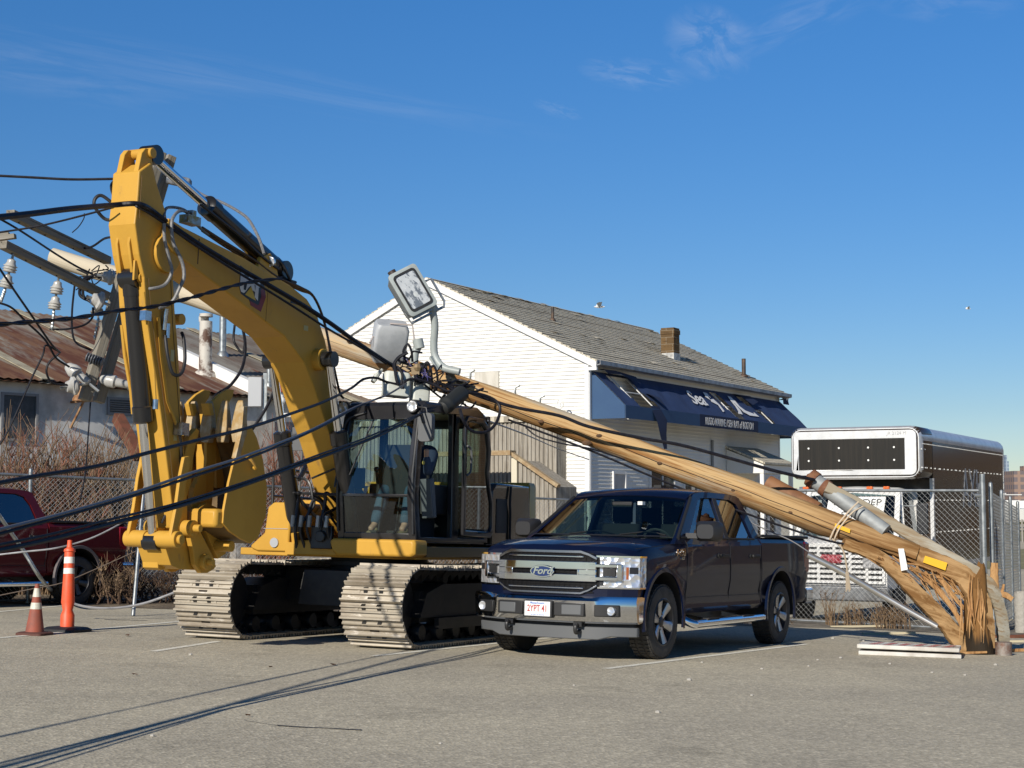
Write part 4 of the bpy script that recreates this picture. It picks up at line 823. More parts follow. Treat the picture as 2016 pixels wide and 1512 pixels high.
def pickup(root, paint, arch_m, rim_front, sidetxt):
    W0 = 1.0
    def sec(X, w, zb, zs, zt, front=0, bed=False):
        pts = [(.6*w, zb), (w-.05, zb), (w-.015, zb+.06), (w-.03, zb+.22), (w-.004, .84), (w, .98), (w-.012, zs-.07), (w-.045, zs-.015), (w-.09, zs)]
        pts += [(w-.13, zs), (w-.14, .98), (.4, .97), (0, .97)] if bed else [(w*.78, zs+(zt-zs)*.62), (w*.45, zt-.01), (w*.2, zt), (0, zt)]
        full = pts+[(-y, z) for y, z in pts[::-1][1:]]
        return [V((X+(fx(y)-.93)*front, y, z)) for y, z in full]
    b = MB(); b.loft([sec(.9, .93, .46, 1.14, 1.175, 1), sec(.85, .96, .46, 1.185, 1.225, 1), sec(.66, .985, .46, 1.215, 1.27, .8), sec(.45, .995, .48, 1.228, 1.285, .3), sec(.2, 1.0, .5, 1.24, 1.30), sec(-.3, 1.0, .5, 1.27, 1.335), sec(-.62, 1.0, .48, 1.295, 1.35),
                      sec(-.8, 1.0, .48, 1.31, 1.32), sec(-1.8, 1.0, .48, 1.32, 1.325), sec(-2.97, 1.0, .48, 1.345, 1.345)])
    body = part('body', b, paint, root, flat=False, angle=28)
    b = MB(); b.loft([sec(-2.99, 1.0, .5, 1.37, 1.37, 0, True), sec(-3.7, 1.0, .5, 1.375, 1.375, 0, True), sec(-4.7, .99, .52, 1.385, 1.385, 0, True)]); bed = part('cargo_bed', b, paint, root, angle=28)
    b = MB(); b.loft([sec(-4.705, .99, .52, 1.385, 1.385), sec(-4.8, .975, .55, 1.38, 1.38)]); part('tailgate', b, paint, root, angle=28)
    b = MB(); b.box(-3.02, -2.985, -.87, .87, .97, 1.345); part('bulkhead', b, paint, bed, flat=True)
    b = MB()
    for s in (-1, 1): b.box(-4.8, -3.0, s*.925-.055, s*.925+.055, 1.374, 1.41)
    b.box(-4.81, -4.72, -.9, .9, 1.387, 1.415); part('rail_cap', b, plast, bed, bevel=.01)
    # wheel arches cut out of the body sides
    for o, x in ((body, 0), (bed, -3.683)):
        for s in (-1, 1):
            c = MB(); c.cyl((x, s*.55, .45), (x, s*1.3, .45), .505, 40); cut = link('cutter', c.mesh('cutter', plast))
            md = o.modifiers.new('arch', 'BOOLEAN'); md.object = cut; md.operation = 'DIFFERENCE'; md.solver = 'EXACT'
        o.parent = None; dg = bpy.context.evaluated_depsgraph_get(); me = bpy.data.meshes.new_from_object(o.evaluated_get(dg)); o.modifiers.clear(); o.data = me; me.name = o.name; o.parent = root
        for q in [q for q in bpy.data.objects if q.name.startswith('cutter')]: bpy.data.objects.remove(q)
    for x in (0, -3.683):
        for s in (-1, 1):
            b = MB(); P = [(x+.5*math.cos(rad(a)), .45+.5*math.sin(rad(a))) for a in range(-14, 195, 8)]
            b.grid([[V((px, s*.985, pz)) for px, pz in P], [V((px, s*1.008, pz)) for px, pz in P], [V((x+(px-x)*1.09, s*1.012, .45+(pz-.45)*1.09)) for px, pz in P], [V((x+(px-x)*1.13, s*.985, .45+(pz-.45)*1.13)) for px, pz in P]])
            part('wheel_arch', b, arch_m, body if x == 0 else bed)
            b = MB(); P = [(x+.5*math.cos(rad(a)), .45+.5*math.sin(rad(a))) for a in range(-10, 191, 10)]; b.grid([[V((px, s*.55, pz)) for px, pz in P], [V((px, s*.99, pz)) for px, pz in P]]); part('arch_liner', b, plast, body if x == 0 else bed, recalc=False)
    b = MB(); b.box(-4.6, .75, -.62, .62, .36, .55); part('chassis', b, black, root, flat=True)
    # greenhouse
    Y = lambda z: .955-(z-1.32)*.37
    outer = [(-.28, 1.26), (-.5, 1.37), (-1.18, 1.79), (-1.32, 1.86), (-1.6, 1.895), (-2.5, 1.895), (-2.78, 1.86), (-3.0, 1.4), (-2.97, 1.26)]
    wf = [(-.76, 1.36), (-.88, 1.43), (-1.38, 1.775), (-1.5, 1.815), (-1.86, 1.83), (-1.86, 1.35)]; wr = [(-1.98, 1.35), (-1.98, 1.83), (-2.44, 1.825), (-2.6, 1.78), (-2.7, 1.65), (-2.79, 1.355)]
    cab = None
    for s in (-1, 1):
        f = (lambda s: lambda a, c, d: V((a, s*(Y(c)-d), c)))(s)
        b = MB(); b.prism(outer, f, 0, .05, [wf, wr]); o = part('cab', b, paint, root, flat=True, angle=25) if cab is None else part('cab_side', b, paint, cab, flat=True)
        cab = cab or o
        for w_ in (wf, wr):
            b = MB(); v = [f(a, c, .022) for a, c in w_]; b.add(v, [list(range(len(v)))]); part('side_window', b, fglass if w_ is wf else tglass, cab, flat=True, recalc=False)
        b = MB(); b.prism([(-1.862, 1.35), (-1.862, 1.83), (-1.978, 1.83), (-1.978, 1.35)], f, -.004, .01); part('pillar_trim', b, plast, cab, flat=True)
        b = MB(); b.tube([f(-.5, 1.338, -.004), f(-1.86, 1.342, -.004), f(-2.82, 1.347, -.004)], .012, 6); part('beltline_trim', b, plast, cab)
        b = MB(); b.tube([f(-.42, 1.32, -.005), f(-.52, 1.38, .0), f(-1.2, 1.81, .0)], .02, 6); part('pillar_trim', b, plast, cab)
    b = MB(); rows = []
    for x, ze, zc, w in ((-1.16, 1.80, 1.835, .74), (-1.24, 1.85, 1.88, .75), (-1.4, 1.885, 1.925, .745), (-1.8, 1.9, 1.955, .74), (-2.4, 1.9, 1.96, .74), (-2.72, 1.88, 1.93, .745), (-2.82, 1.84, 1.88, .75)):
        top = [(y*w, ze+(zc-ze)*(1-y*y)) for y in (-1, -.9, -.6, -.3, 0, .3, .6, .9, 1)]
        rows.append([V((x-.0+.05*(1-(y/w)**2) if x > -1.3 else x, y, z)) for y, z in top]+[V((x, y, z-.05)) for y, z in top[::-1]])
    b.loft(rows); part('roof', b, paint, cab, angle=25)
    def pane(rows_, name, m): b = MB(); b.grid(rows_); return part(name, b, m, cab, recalc=False)
    ys = [i/6 for i in range(-6, 7)]
    ws = pane([[V((-1.19+.06*(1-y*y), y*.72, 1.80+.035*(1-y*y))) for y in ys], [V((-.84+.085*(1-y*y), y*.79, 1.585+.01*(1-y*y))) for y in ys], [V((-.46+.12*(1-y*y), y*.88, 1.34)) for y in ys]], 'windshield', pglass)
    pane([[V((-2.81, y*.7, 1.83)) for y in ys], [V((-2.98, y*.78, 1.4)) for y in ys]], 'rear_window', tglass)
    b = MB()
    for y0 in (-.35, .3): b.tube(curve_pts([(-.38+.12*.85, y0, 1.352), (-.5, y0+.25, 1.39), (-.44, y0+.5, 1.357)], 5), .01, 5)
    part('wipers', b, plast, ws)
    b = MB(); b.box(-.74, -.66, .34, .4, 1.705, 1.745); part('sticker', b, white, ws, flat=True)
    b = MB(); b.grid([[V((-.3+.14*(1-y*y), y*.86, 1.338)) for y in ys], [V((-.46+.13*(1-y*y), y*.86, 1.352)) for y in ys]]); part('cowl', b, plast, body, recalc=False)
    b = MB(); b.box(-2.9, -.6, -.9, .9, .72, .78); b.prism([(-.5, 1.31), (-.95, 1.29), (-1.05, 1.12), (-1.0, .8), (-.5, .8)], lambda a, c, d: V((a, d, c)), -.84, .84)
    it = part('interior', b, dark_in, cab, flat=True)
    for y in (-.4, .4):
        for x in (-1.75, -2.6):
            b = MB(); b.loft([[V((x+a, y+c, z)) for a, c in rrect(-.09+o, .07+o, -.26, .26, .05, 3)] for z, o in ((.95, .05), (1.3, 0), (1.5, -.05))]); b.box(x-.05, x+.5, y-.26, y+.26, .85, 1.02); b.loft([[V((x+a, y+c, z)) for a, c in rrect(-.1, .0, -.13, .13, .04, 3)] for z in (1.52, 1.72)]); part('seat', b, mat('charcoal_seat', (.03, .03, .032, 1), .85), it)
    b = MB(); c = V((-1.12, .4, 1.26)); b.tube([c+V((.09*math.sin(a), .19*math.cos(a), .17*math.sin(a))) for a in [i*math.pi/10 for i in range(20)]], .016, 6, closed=True); b.bar(c, c+V((.2, 0, -.1)), .05); b.bar(c+V((0, -.18, 0)), c+V((0, .18, 0)), .03); part('steering_wheel', b, mat('grey_leather', (.09, .085, .08, 1), .5), it)
    b = MB(); b.box(-.98, -.94, -.13, .13, 1.68, 1.75); part('rear_view_mirror', b, plast, it, bevel=.01)
    b = MB()                                           # shut lines, handles
    def prof(x, z0, z1): return [V((x, .003+{True: 1.0}[True]*sy, z)) for sy, z in ()]
    for x in (-.62, -1.92, -2.94):
        for s in (-1, 1): b.tube([(x, s*(.972), .55), (x, s*.973, .7), (x, s*.998, .84), (x, s*1.002, .98), (x, s*.99, 1.255), (x, s*.952, 1.315)], .006, 5)
    for s in (-1, 1): b.tube([(-.62, s*.972, .55), (-2.94, s*.972, .55)], .006, 5); b.tube([(-.62, s*.974, .66), (-2.94, s*.974, .66)], .004, 5)
    for s in (-1, 1): b.tube([(.62, s*.93, 1.2), (.2, s*.955, 1.225), (-.4, s*.955, 1.268)], .004, 5)
    part('shut_lines', b, plast, body)
    for x in (-1.7, -2.74):
        for s in (-1, 1):
            b = MB(); b.box(x-.12, x+.12, s*1.01-.022, s*1.01+.022, 1.115, 1.155); b.cyl((x+.16, s*.99, 1.135), (x+.16, s*1.01, 1.135), .03, 12); part('door_handle', b, plast, body, bevel=.01)
    for s in (-1, 1):                                   # mirrors
        b = MB(); b.bar((-.74, s*.93, 1.36), (-.78, s*1.1, 1.36), .14, .06); b.loft([[V((x, s*y, z)) for y, z in rrect(1.04, 1.33, 1.3, 1.53, .06, 3)] for x in (-.86, -.74)]+[[V((-.66, s*y, z)) for y, z in rrect(1.09, 1.29, 1.33, 1.49, .05, 3)]]); part('mirror', b, mat('black_mirror_cap', (.022, .022, .024, 1), .45), cab)
        b = MB(); b.tube(curve_pts([(-.66, s*.9, .42), (-.75, s*1.02, .36), (-1.0, s*1.03, .36), (-2.7, s*1.03, .37), (-2.95, s*1.02, .37)], 5), .048, 12); b.bar((-1.2, s*.7, .42), (-1.2, s*1.02, .37), .06); b.bar((-2.4, s*.7, .42), (-2.4, s*1.02, .37), .06); part('side_step', b, chrome, root)
        b = MB(); b.box(-1.45, -1.1, s*1.02-.05, s*1.02+.05, .405, .415); b.box(-2.55, -2.2, s*1.02-.05, s*1.02+.05, .405, .415); part('step_pad', b, plast, root)
        b = MB(); b.box(-4.83, -4.6, s*.905-.085, s*.905+.085, .92, 1.34); part('tail_lamp', b, redlens, bed, bevel=.03)
    b = MB(); b.loft([[V((x, y, z)) for y, z in rrect(-.98, .98, .5, .72, .05, 3)] for x in (-4.75, -5.0)]); part('rear_bumper', b, chrome, root)
    b = MB(); b.lathe([(0, .03), (.02, .05), (.04, .01)], (-2.2, -.0, 1.955), (0, 0, 1), 10); b.box(-2.1, -1.95, -.05, .05, 1.955, 1.99); part('roof_aerial', b, plast, cab)
    # wheels
    for x, y in ((0, -.86), (0, .86), (-3.683, -.86), (-3.683, .86)):
        s = 1 if y > 0 else -1; c = V((x, y, .405)); ax = V((0, s, 0))
        b = MB(); b.lathe([(-.13, .25), (-.135, .33), (-.125, .385), (-.1, .402), (.1, .402), (.125, .385), (.135, .33), (.125, .255)], c, ax, 48, cap=False)
        for k in range(48):                              # tread blocks
            a = 2*math.pi*k/48; d = V((math.cos(a), 0, math.sin(a)))
            for off in (-.085, .0, .085): b.bar(c+ax*(off-.03)+d*.404, c+ax*(off+.03)+d*.404, .036, .012, up=d)
        w = part('wheel', b, tyre, root)
        b = MB(); b.lathe([(.0, .252), (.128, .262), (.134, .25), (.11, .236), (.03, .225), (.02, .04)], c, ax, 40, cap=False); rim = part('rim', b, rimd, w)
        b = MB()
        for k in range(6):
            a = 2*math.pi*(k+.25)/6; d = V((math.cos(a), 0, math.sin(a))); t = V((-math.sin(a), 0, math.cos(a)))
            r0, r1 = .05, .238; v = []
            for (rr, hw_, z) in ((r0, .034, .085), (.14, .042, .098), (r1, .06, .118)): v.append([c+d*rr+t*hw_+ax*z, c+d*rr+t*hw_*.5+ax*(z+.012), c+d*rr-t*hw_*.5+ax*(z+.012), c+d*rr-t*hw_+ax*z, c+d*rr-t*hw_+ax*(z-.04), c+d*rr+t*hw_+ax*(z-.04)])
            b.loft(v)
        part('spokes', b, rim_front, rim, angle=25)
        b = MB(); b.lathe([(.05, .065), (.1, .06), (.112, .035), (.114, .001)], c, ax, 20)
        for k in range(6): a = 2*math.pi*(k+.75)/6; p = c+V((math.cos(a)*.085, 0, math.sin(a)*.085)); b.cyl(p+ax*.06, p+ax*.1, .013, 6)
        part('hub', b, rimd, rim)
    # ---- front end
    def wrap(b, y0, y1, zlo, zhi, d0, d1, n=10, mi=0):
        rows = []
        for i in range(n+1):
            y = y0+(y1-y0)*i/n; za, zb_ = (zlo(y) if callable(zlo) else zlo), (zhi(y) if callable(zhi) else zhi); x = fx(y)
            rows.append([V((x+d0, y, za)), V((x+d1, y, za)), V((x+d1, y, zb_)), V((x+d0, y, zb_))])
        b.loft(rows, mi)
    gw = lambda z: .60 if .76 < z < 1.03 else .52
    b = MB(); wrap(b, -.62, .62, lambda y: .70+max(0, abs(y)-.46)*.55, lambda y: 1.165-max(0, abs(y)-.46)*.45, -.05, .012, 14); gblk = mat('grille_black', (.004, .004, .005, 1), .6, spec=.2); grl = part('grille', b, gblk, root, flat=True)
    b = MB()
    for z in [.725+.041*i for i in range(11)]: wrap(b, -.56, .56, z-.004, z+.004, .012, .022, 8)
    for y in [-.54+.06*i for i in range(19)]: b.box(fx(y)+.012, fx(y)+.02, y-.005, y+.005, .72, 1.14)
    part('grille_mesh', b, gblk, grl, flat=True)
    b = MB()
    wrap(b, -.60, .60, .835, .915, .01, .05, 12); wrap(b, -.60, .60, .962, 1.05, .01, .05, 12); wrap(b, -.6, -.40, .9, .97, .01, .048, 3); wrap(b, .40, .6, .9, .97, .01, .048, 3)   # twin bars
    wrap(b, -.46, .46, 1.09, 1.112, .015, .035, 8); wrap(b, -.46, .46, .755, .777, .015, .035, 8)
    for s in (-1, 1): wrap(b, s*.40, s*.84, .85, .895, .01, .05, 5); wrap(b, s*.40, s*.84, .99, 1.03, .01, .05, 5); wrap(b, s*.80, s*.85, .85, 1.03, .012, .052, 2); wrap(b, s*.395, s*.42, .9, .97, .012, .05, 2)
    part('chrome_bars', b, chromed, grl, bevel=.008)
    b = MB()
    for lo, hi in ((lambda y: 1.135-max(0, abs(y)-.46)*.5, lambda y: 1.17-max(0, abs(y)-.46)*.5), (lambda y: .70+max(0, abs(y)-.46)*.6, lambda y: .727+max(0, abs(y)-.46)*.6)): wrap(b, -.6, .6, lo, hi, .0, .035, 14)
    part('grille_surround', b, mat('satin_dark_chrome', (.35, .35, .37, 1), .22, 1), grl, bevel=.006)
    b = MB()
    for s in (-1, 1): wrap(b, s*.66, s*.78, .90, .985, .0, .03, 3)
    part('side_vents', b, plast, grl, flat=True)
    b = MB(); b.prism([(.135*math.cos(a), .055*math.sin(a)) for a in [i*math.pi/16 for i in range(32)]], lambda a, c, d: V((d, a, .935+c)), .96, 1.0); ov = part('badge', b, mat('badge_blue', (.012, .03, .12, 1), .25, coat=.6), grl, flat=True)
    b = MB(); b.tube([(1.0, .138*math.cos(a), .935+.058*math.sin(a)) for a in [i*math.pi/16 for i in range(32)]], .009, 6, closed=True); part('badge_rim', b, chrome, ov)
    text('lettering', 'Ford', frame((1.003, 0, .938), (0, 1, 0), (0, 0, 1)), .105, chrome, ov, sx=1.15, shear=.3, bold=.002)
    for s in (-1, 1):                                    # wrap-round headlamps
        b = MB(); wrap(b, s*.60, s*.985, lambda y: .785, lambda y: 1.105, -.16, .006, 10); h = part('headlight', b, hl, root, angle=25)
        b = MB(); wrap(b, s*.87, s*.892, .87, 1.0, .004, .01, 2); part('indicator', b, amber, h, flat=True)
        b = MB(); wrap(b, s*.585, s*.99, 1.1, 1.118, -.16, .012, 8); wrap(b, s*.60, s*.99, .768, .785, -.16, .012, 8); part('lamp_trim', b, chrome, h, flat=True)
        b = MB(); wrap(b, s*.61, s*.66, .80, .86, .004, .01, 2); wrap(b, s*.90, s*.975, .93, 1.0, .004, .01, 2); part('lamp_bezel', b, rimd, h, flat=True)
    # bumper: chrome bar with black inserts, plate, fog lamps; grey air dam; tow hooks
    b = MB(); rows = []
    for i in range(25):
        y = -1.0+2*i/24; x = fx(y)+.07-.0; k = .03*(1 if abs(y) < .66 else 0)
        rows.append([V((x-.14, y, .42)), V((x-.03, y, .40)), V((x+.015, y, .42)), V((x+.034+k*.4, y, .5)), V((x+.05+k*.4, y, .635)), V((x+.03, y, .665+(.02 if abs(y) > .6 else 0))), V((x-.1, y, .685))])
    b.loft(rows); bump = part('front_bumper', b, chromed, root, angle=30)
    b = MB()
    for s in (-1, 1): b.loft([[V((x, s*y, z)) for y, z in ((1.0, .42), (1.003, .44), (1.0, .68), (.985, .685))] for x in (.66, .58, .53)])
    part('bumper_end', b, chromed, bump)
    b = MB()
    for s in (-1, 1): wrap(b, s*.19, s*.53, .47, .61, .06, .15, 4); wrap(b, s*.62, s*.86, .475, .6, .03, .135, 4)
    ins = part('bumper_insert', b, plast, bump, bevel=.01)
    b = MB()
    for s in (-1, 1):
        wrap(b, s*.28, s*.5, .485, .595, .06, .156, 4)
    part('insert_pad', b, trimg, ins, bevel=.01)
    for s in (-1, 1): b = MB(); b.cyl((fx(.77)+.05, s*.79, .537), (fx(.77)+.145, s*.79, .537), .045, 18); part('fog_lamp', b, hl, bump)
    b = MB(); b.box(.94, 1.085, -.175, .175, .445, .625); part('plate_holder', b, plast, bump, bevel=.006)
    b = MB(); b.box(1.085, 1.09, -.155, .155, .46, .615); pl = part('licence_plate', b, mat('plate_white', (.75, .75, .74, 1), .4), bump, flat=True)
    pm = lambda y, z: frame((1.091, y, z), (0, 1, 0), (0, 0, 1))
    if sidetxt:
        rt = mat('plate_red', (.4, .03, .03, 1), .5); bt = mat('plate_blue', (.1, .22, .55, 1), .5)
        text('lettering', '2YPT 41', pm(0, .537), .098, rt, pl, ext=.001, sx=.72, bold=.0012); text('lettering', 'Massachusetts', pm(0, .597), .032, bt, pl, ext=.001, sx=.95, bold=.0006); text('lettering', 'The Spirit of America', pm(0, .474), .02, bt, pl, ext=.001)
        bm2 = lambda x, z: frame((x, 1.0, z), (-1, 0, 0), (0, 0, 1))
        text('lettering', 'F-150', bm2(-.42, 1.16), .1, chrome, body, ext=.006, sx=1.1, bold=.003); text('lettering', 'XLT', bm2(-.48, 1.1), .05, chrome, body, ext=.006)
    b = MB(); wrap(b, -.97, .97, lambda y: .225 if abs(y) < .7 else .26, lambda y: .36, -.06, .0, 16); part('air_dam', b, trimg, root, bevel=.01)
    b = MB(); wrap(b, -.93, .93, .34, .43, -.1, -.04, 12); part('lower_grille', b, plast, root, flat=True)
    for s in (-1, 1): b = MB(); b.tube(curve_pts([(.82, s*.42, .37), (.98, s*.42, .38), (1.01, s*.42, .35), (.99, s*.42, .3), (.9, s*.42, .31)], 5), .022, 8); b.box(.8, .96, s*.42-.05, s*.42+.05, .36, .41); part('tow_hook', b, black, bump)
    b = MB(); wrap(b, -.97, .97, .63, .77, -.14, .0, 14); part('fascia', b, paint, body, flat=True)
    return root
bluepaint = carpaint('dark_blue_paint', (.003, .007, .028, 1), (.0025, .005, .02, 1))
redpaint = carpaint('dark_red_paint', (.1, .007, .011, 1), (.08, .006, .009, 1))
YB = rad(29.9)
truck = thing('pickup_truck', 'dark blue crew cab pickup with chrome grille parked under the fallen pole', 'pickup truck', gframe(.80, 17.54, YB), 'pickup trucks in the lot')
pickup(truck, bluepaint, bluepaint, rimm, True)
rt_ = thing('pickup_truck', 'dark red pickup parked behind the orange marker post, cut by the left edge', 'pickup truck', gframe(-10.05, 23.5, YB), 'pickup trucks in the lot')
pickup(rt_, redpaint, mat('grey_arch_trim', (.12, .1, .1, 1), .5), mat('gunmetal_alloy', (.09, .09, .095, 1), .4, .8), False)
# ------------------------------------------------------------------ excavator
UF = gframe(-2.0, 19.8, rad(25)); TT = UF.inverted() @ gframe(-1.72, 19.8, rad(25))
ex = thing('excavator', 'yellow tracked excavator with raised boom and curled bucket holding up the fallen pole', 'excavator', UF)
yel = mat('excavator_yellow', (.56, .315, .05, 1), .45, spec=.22, c2=(.5, .275, .042, 1), scale=1.2, c3=(.36, .21, .06, 1), scale3=6, lo3=.6, hi3=.74, stretch=(1, 1, .45))
steelw = mat('worn_track_steel', (.44, .39, .31, 1), .55, .25, c2=(.27, .225, .17, 1), scale=3.5, lo=.42, hi=.66, c3=(.64, .59, .51, 1), scale3=14, lo3=.56, hi3=.7, bump=.15, bscale=30, stretch=(1, .35, 1))
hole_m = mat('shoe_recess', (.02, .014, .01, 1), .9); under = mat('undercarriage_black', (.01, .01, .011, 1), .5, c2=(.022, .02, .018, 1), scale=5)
cylb = mat('cylinder_black', (.012, .012, .013, 1), .28, coat=.3); hose = mat('hydraulic_hose', (.02, .02, .022, 1), .5); hoseg = mat('wrapped_hose', (.2, .2, .2, 1), .5, c2=(.12, .12, .12, 1), scale=40)
worn = mat('worn_tooth_steel', (.34, .21, .07, 1), .55, .2, c2=(.42, .33, .2, 1), scale=7, lo=.4, hi=.6)
def lq(x, y, c, ax=1): return lp(UF, x, y, c, ax)
def XZ(pts): return lambda a, c, d: V((a, d, c))
fXZ = lambda a, c, d: V((a, d, c))
# tracks
XC, ZC, RC, HS = 1.72, .475, .425, .395
per = 4*XC+2*math.pi*RC
def tp(s):
    s %= per
    if s < 2*XC: return V((XC-s, 0, ZC+RC-.02*math.sin(math.pi*s/(2*XC)))), V((-1, 0, 0)), V((0, 0, 1))
    s -= 2*XC
    if s < math.pi*RC: a = math.pi/2+s/RC; return V((-XC+RC*math.cos(a), 0, ZC+RC*math.sin(a))), V((-math.sin(a), 0, math.cos(a))), V((math.cos(a), 0, math.sin(a)))
    s -= math.pi*RC
    if s < 2*XC: return V((-XC+s, 0, ZC-RC)), V((1, 0, 0)), V((0, 0, -1))
    s -= 2*XC; a = -math.pi/2+s/RC; return V((XC+RC*math.cos(a), 0, ZC+RC*math.sin(a))), V((-math.sin(a), 0, math.cos(a))), V((math.cos(a), 0, math.sin(a)))
NS = 51; pit_ = per/NS
for sg in (1, -1):
    yc = 1.155*sg
    b = MB(TT); lk = MB(TT); rnd = random.Random(3+sg)
    for k in range(NS):
        p, t, n = tp(k*pit_+.03); p = p+V((0, yc, 0)); h = pit_*.49; j = rnd.uniform(-.006, .006)
        prof = [(-h, 0), (-h, .016), (-h+.01, .058), (-h+.028, .058), (-h+.04, .014), (-.014, .012), (-.007, .042), (.008, .042), (.016, .012), (h-.05, .012), (h-.043, .038), (h-.027, .038), (h-.02, .012), (h, .008), (h, -.004)]
        b.loft([[p+t*a+n*c+V((0, y, 0)) for a, c in prof] for y in (-HS+j, HS+j)])
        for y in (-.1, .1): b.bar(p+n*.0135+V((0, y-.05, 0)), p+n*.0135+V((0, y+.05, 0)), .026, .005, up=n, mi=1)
        for y in (-.19, .19): b.bar(p+n*.014+t*.03+V((0, y-.018, 0)), p+n*.014+t*.03+V((0, y+.018, 0)), .03, .012, up=n)
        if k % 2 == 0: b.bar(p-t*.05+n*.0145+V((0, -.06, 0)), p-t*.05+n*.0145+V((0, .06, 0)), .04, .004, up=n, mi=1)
        for y in (-.1, .1): lk.bar(p-n*.09+V((0, y, 0))-t*h, p-n*.0+V((0, y, 0))+t*h, .05, .09, up=n)
    tr = part('track', b, [steelw, hole_m], ex, flat=True)
    part('track_chain', lk, under, tr, flat=True)
    b = MB(TT); b.box(-1.4, 1.35, yc-.17, yc+.17, .28, .64); b.prism([(-1.5, .34), (1.45, .34), (1.3, .62), (.9, .72), (-1.1, .72), (-1.4, .62)], fXZ, yc-.24, yc+.24)
    b.box(-1.2, 1.1, yc+sg*.24, yc+sg*.3, .2, .33); part('track_frame', b, under, tr, flat=True)
    b = MB(TT); b.lathe([(-.1, .1), (-.1, .36), (-.05, .37), (.05, .37), (.1, .36), (.1, .1)], (XC, yc, ZC), (0, 1, 0), 32); b.lathe([(-.14, .12), (.14, .12)], (XC, yc, ZC), (0, 1, 0), 16); part('idler', b, under, tr)
    b = MB(TT); b.prism([((.36 if k % 2 else .32)*math.cos(2*math.pi*k/42)-XC, (.36 if k % 2 else .32)*math.sin(2*math.pi*k/42)+ZC) for k in range(42)], fXZ, yc-.04, yc+.04); b.lathe([(-.2, .2), (-.16, .26), (.16, .26), (.22, .2), (.24, .05)], (-XC, yc, ZC), (0, sg, 0), 24); part('sprocket', b, under, tr)
    for k in range(7): b = MB(TT); x = -1.3+2.6*k/6; b.lathe([(-.19, .09), (-.17, .1), (-.1, .1), (-.09, .08), (.09, .08), (.1, .1), (.17, .1), (.19, .09)], (x, yc, .165), (0, 1, 0), 16); part('roller', b, under, tr)
    for x in (-.6, .65): b = MB(TT); b.lathe([(-.14, .07), (.14, .07)], (x, yc, .78), (0, 1, 0), 14); part('carrier_roller', b, under, tr)
b = MB(TT); b.loft([[V((x, y, z)) for x, z in ((-.75, .45), (.75, .45), (.6, .85), (-.6, .85))] for y in (-1.0, 1.0)]); b.loft([[V((x, y, z)) for y, z in ((-.5, .42), (.5, .42), (.42, .84), (-.42, .84))] for x in (-1.1, 1.1)]); b.cyl((0, 0, .8), (0, 0, 1.0), .62, 36); b.cyl((0, 0, .9), (0, 0, .95), .7, 36)
part('undercarriage', b, under, ex, flat=False)
# upper deck
b = MB(); b.box(-2.2, .95, -1.15, 1.36, 1.0, 1.09); b.box(-.5, 1.02, -.3, .3, 1.02, 1.2)
deck = part('deck', b, yel, ex, bevel=.012)
b = MB(); b.loft([[V((x, y, z)) for y, z in ((.36, 1.02), (1.38, 1.03), (1.43, 1.06), (1.43, 1.2), (1.41, 1.235), (.30, 1.235), (.25, 1.2), (.29, 1.08))] for x in (.8, 1.09)]+[[V((1.12, y, z)) for y, z in ((.38, 1.05), (1.36, 1.05), (1.40, 1.08), (1.40, 1.19), (1.38, 1.215), (.32, 1.215), (.28, 1.19), (.31, 1.09))]])
part('front_skirt', b, yel, deck, bevel=.012)
b = MB(); b.box(-2.3, .8, 1.36, 1.425, 1.03, 1.16); part('side_skirt', b, mat('shaded_yellow_skirt', (.12, .085, .03, 1), .35), deck, bevel=.01)  # skirt is yellow paint; its shade is put into this olive colour
b = MB()
for s in (-1, 1): b.prism([(-.45, 1.08), (.95, 1.08), (1.0, 1.28), (.75, 1.32), (.35, 1.62), (-.05, 1.72), (-.35, 1.6)], fXZ, s*.34-.035, s*.34+.035)
b.box(.9, 1.0, -.45, .36, 1.02, 1.17); part('boom_bracket', b, yel, deck, flat=True)
b = MB(); b.loft([[V((x, y, z)) for y, z in ((-.88, 1.05), (-.42, 1.05), (-.40, 1.62), (-.42, 1.66), (-.66, 1.66), (-.74, 1.6), (-.78, 1.28), (-.98, 1.12), (-.97, 1.08))] for x in (.0, .98)]); bx = part('tool_box', b, yel, deck, bevel=.02)
b = MB(); b.box(.985, .99, -.79, -.43, 1.33, 1.336); b.cyl((.97, -.62, 1.16), (1.0, -.62, 1.16), .06, 18); part('box_seam', b, mat('grey_lens', (.5, .5, .52, 1), .15, .3), bx)
b = MB(); b.box(-1.6, .0, -1.15, -.42, 1.09, 1.72); part('fuel_tank', b, yel, deck, bevel=.03)
b = MB(); b.box(-2.25, -.95, -1.12, 1.1, 1.09, 1.95); part('engine_cover', b, yel, deck, bevel=.05)
dpnl = mat('side_panel_brown', (.06, .045, .03, 1), .15, coat=.5)
b = MB(); b.loft([[V((x, y, z)) for x, z in ((-2.25, 1.18), (-.98, 1.18), (-.98, 1.9), (-1.1, 2.0), (-2.15, 2.0))] for y in (1.1, 1.42)]); sp = part('side_door', b, dpnl, deck, bevel=.02)
b = MB(); b.box(-1.42, -1.1, 1.42, 1.428, 1.35, 1.8); part('louvre', b, plast, sp, flat=True)
b = MB(); b.tube([(-1.5, 1.44, 1.2), (-1.5, 1.44, 1.6), (-1.46, 1.45, 1.75), (-1.5, 1.44, 1.97)], .018, 6); part('seal_strip', b, plast, sp)
b = MB(); P = [(-2.25, -1.3)]+[(-2.25-.75*math.cos(rad(a))**.5, 1.35*math.sin(rad(a))) for a in range(-80, 81, 16)]+[(-2.25, 1.38)]
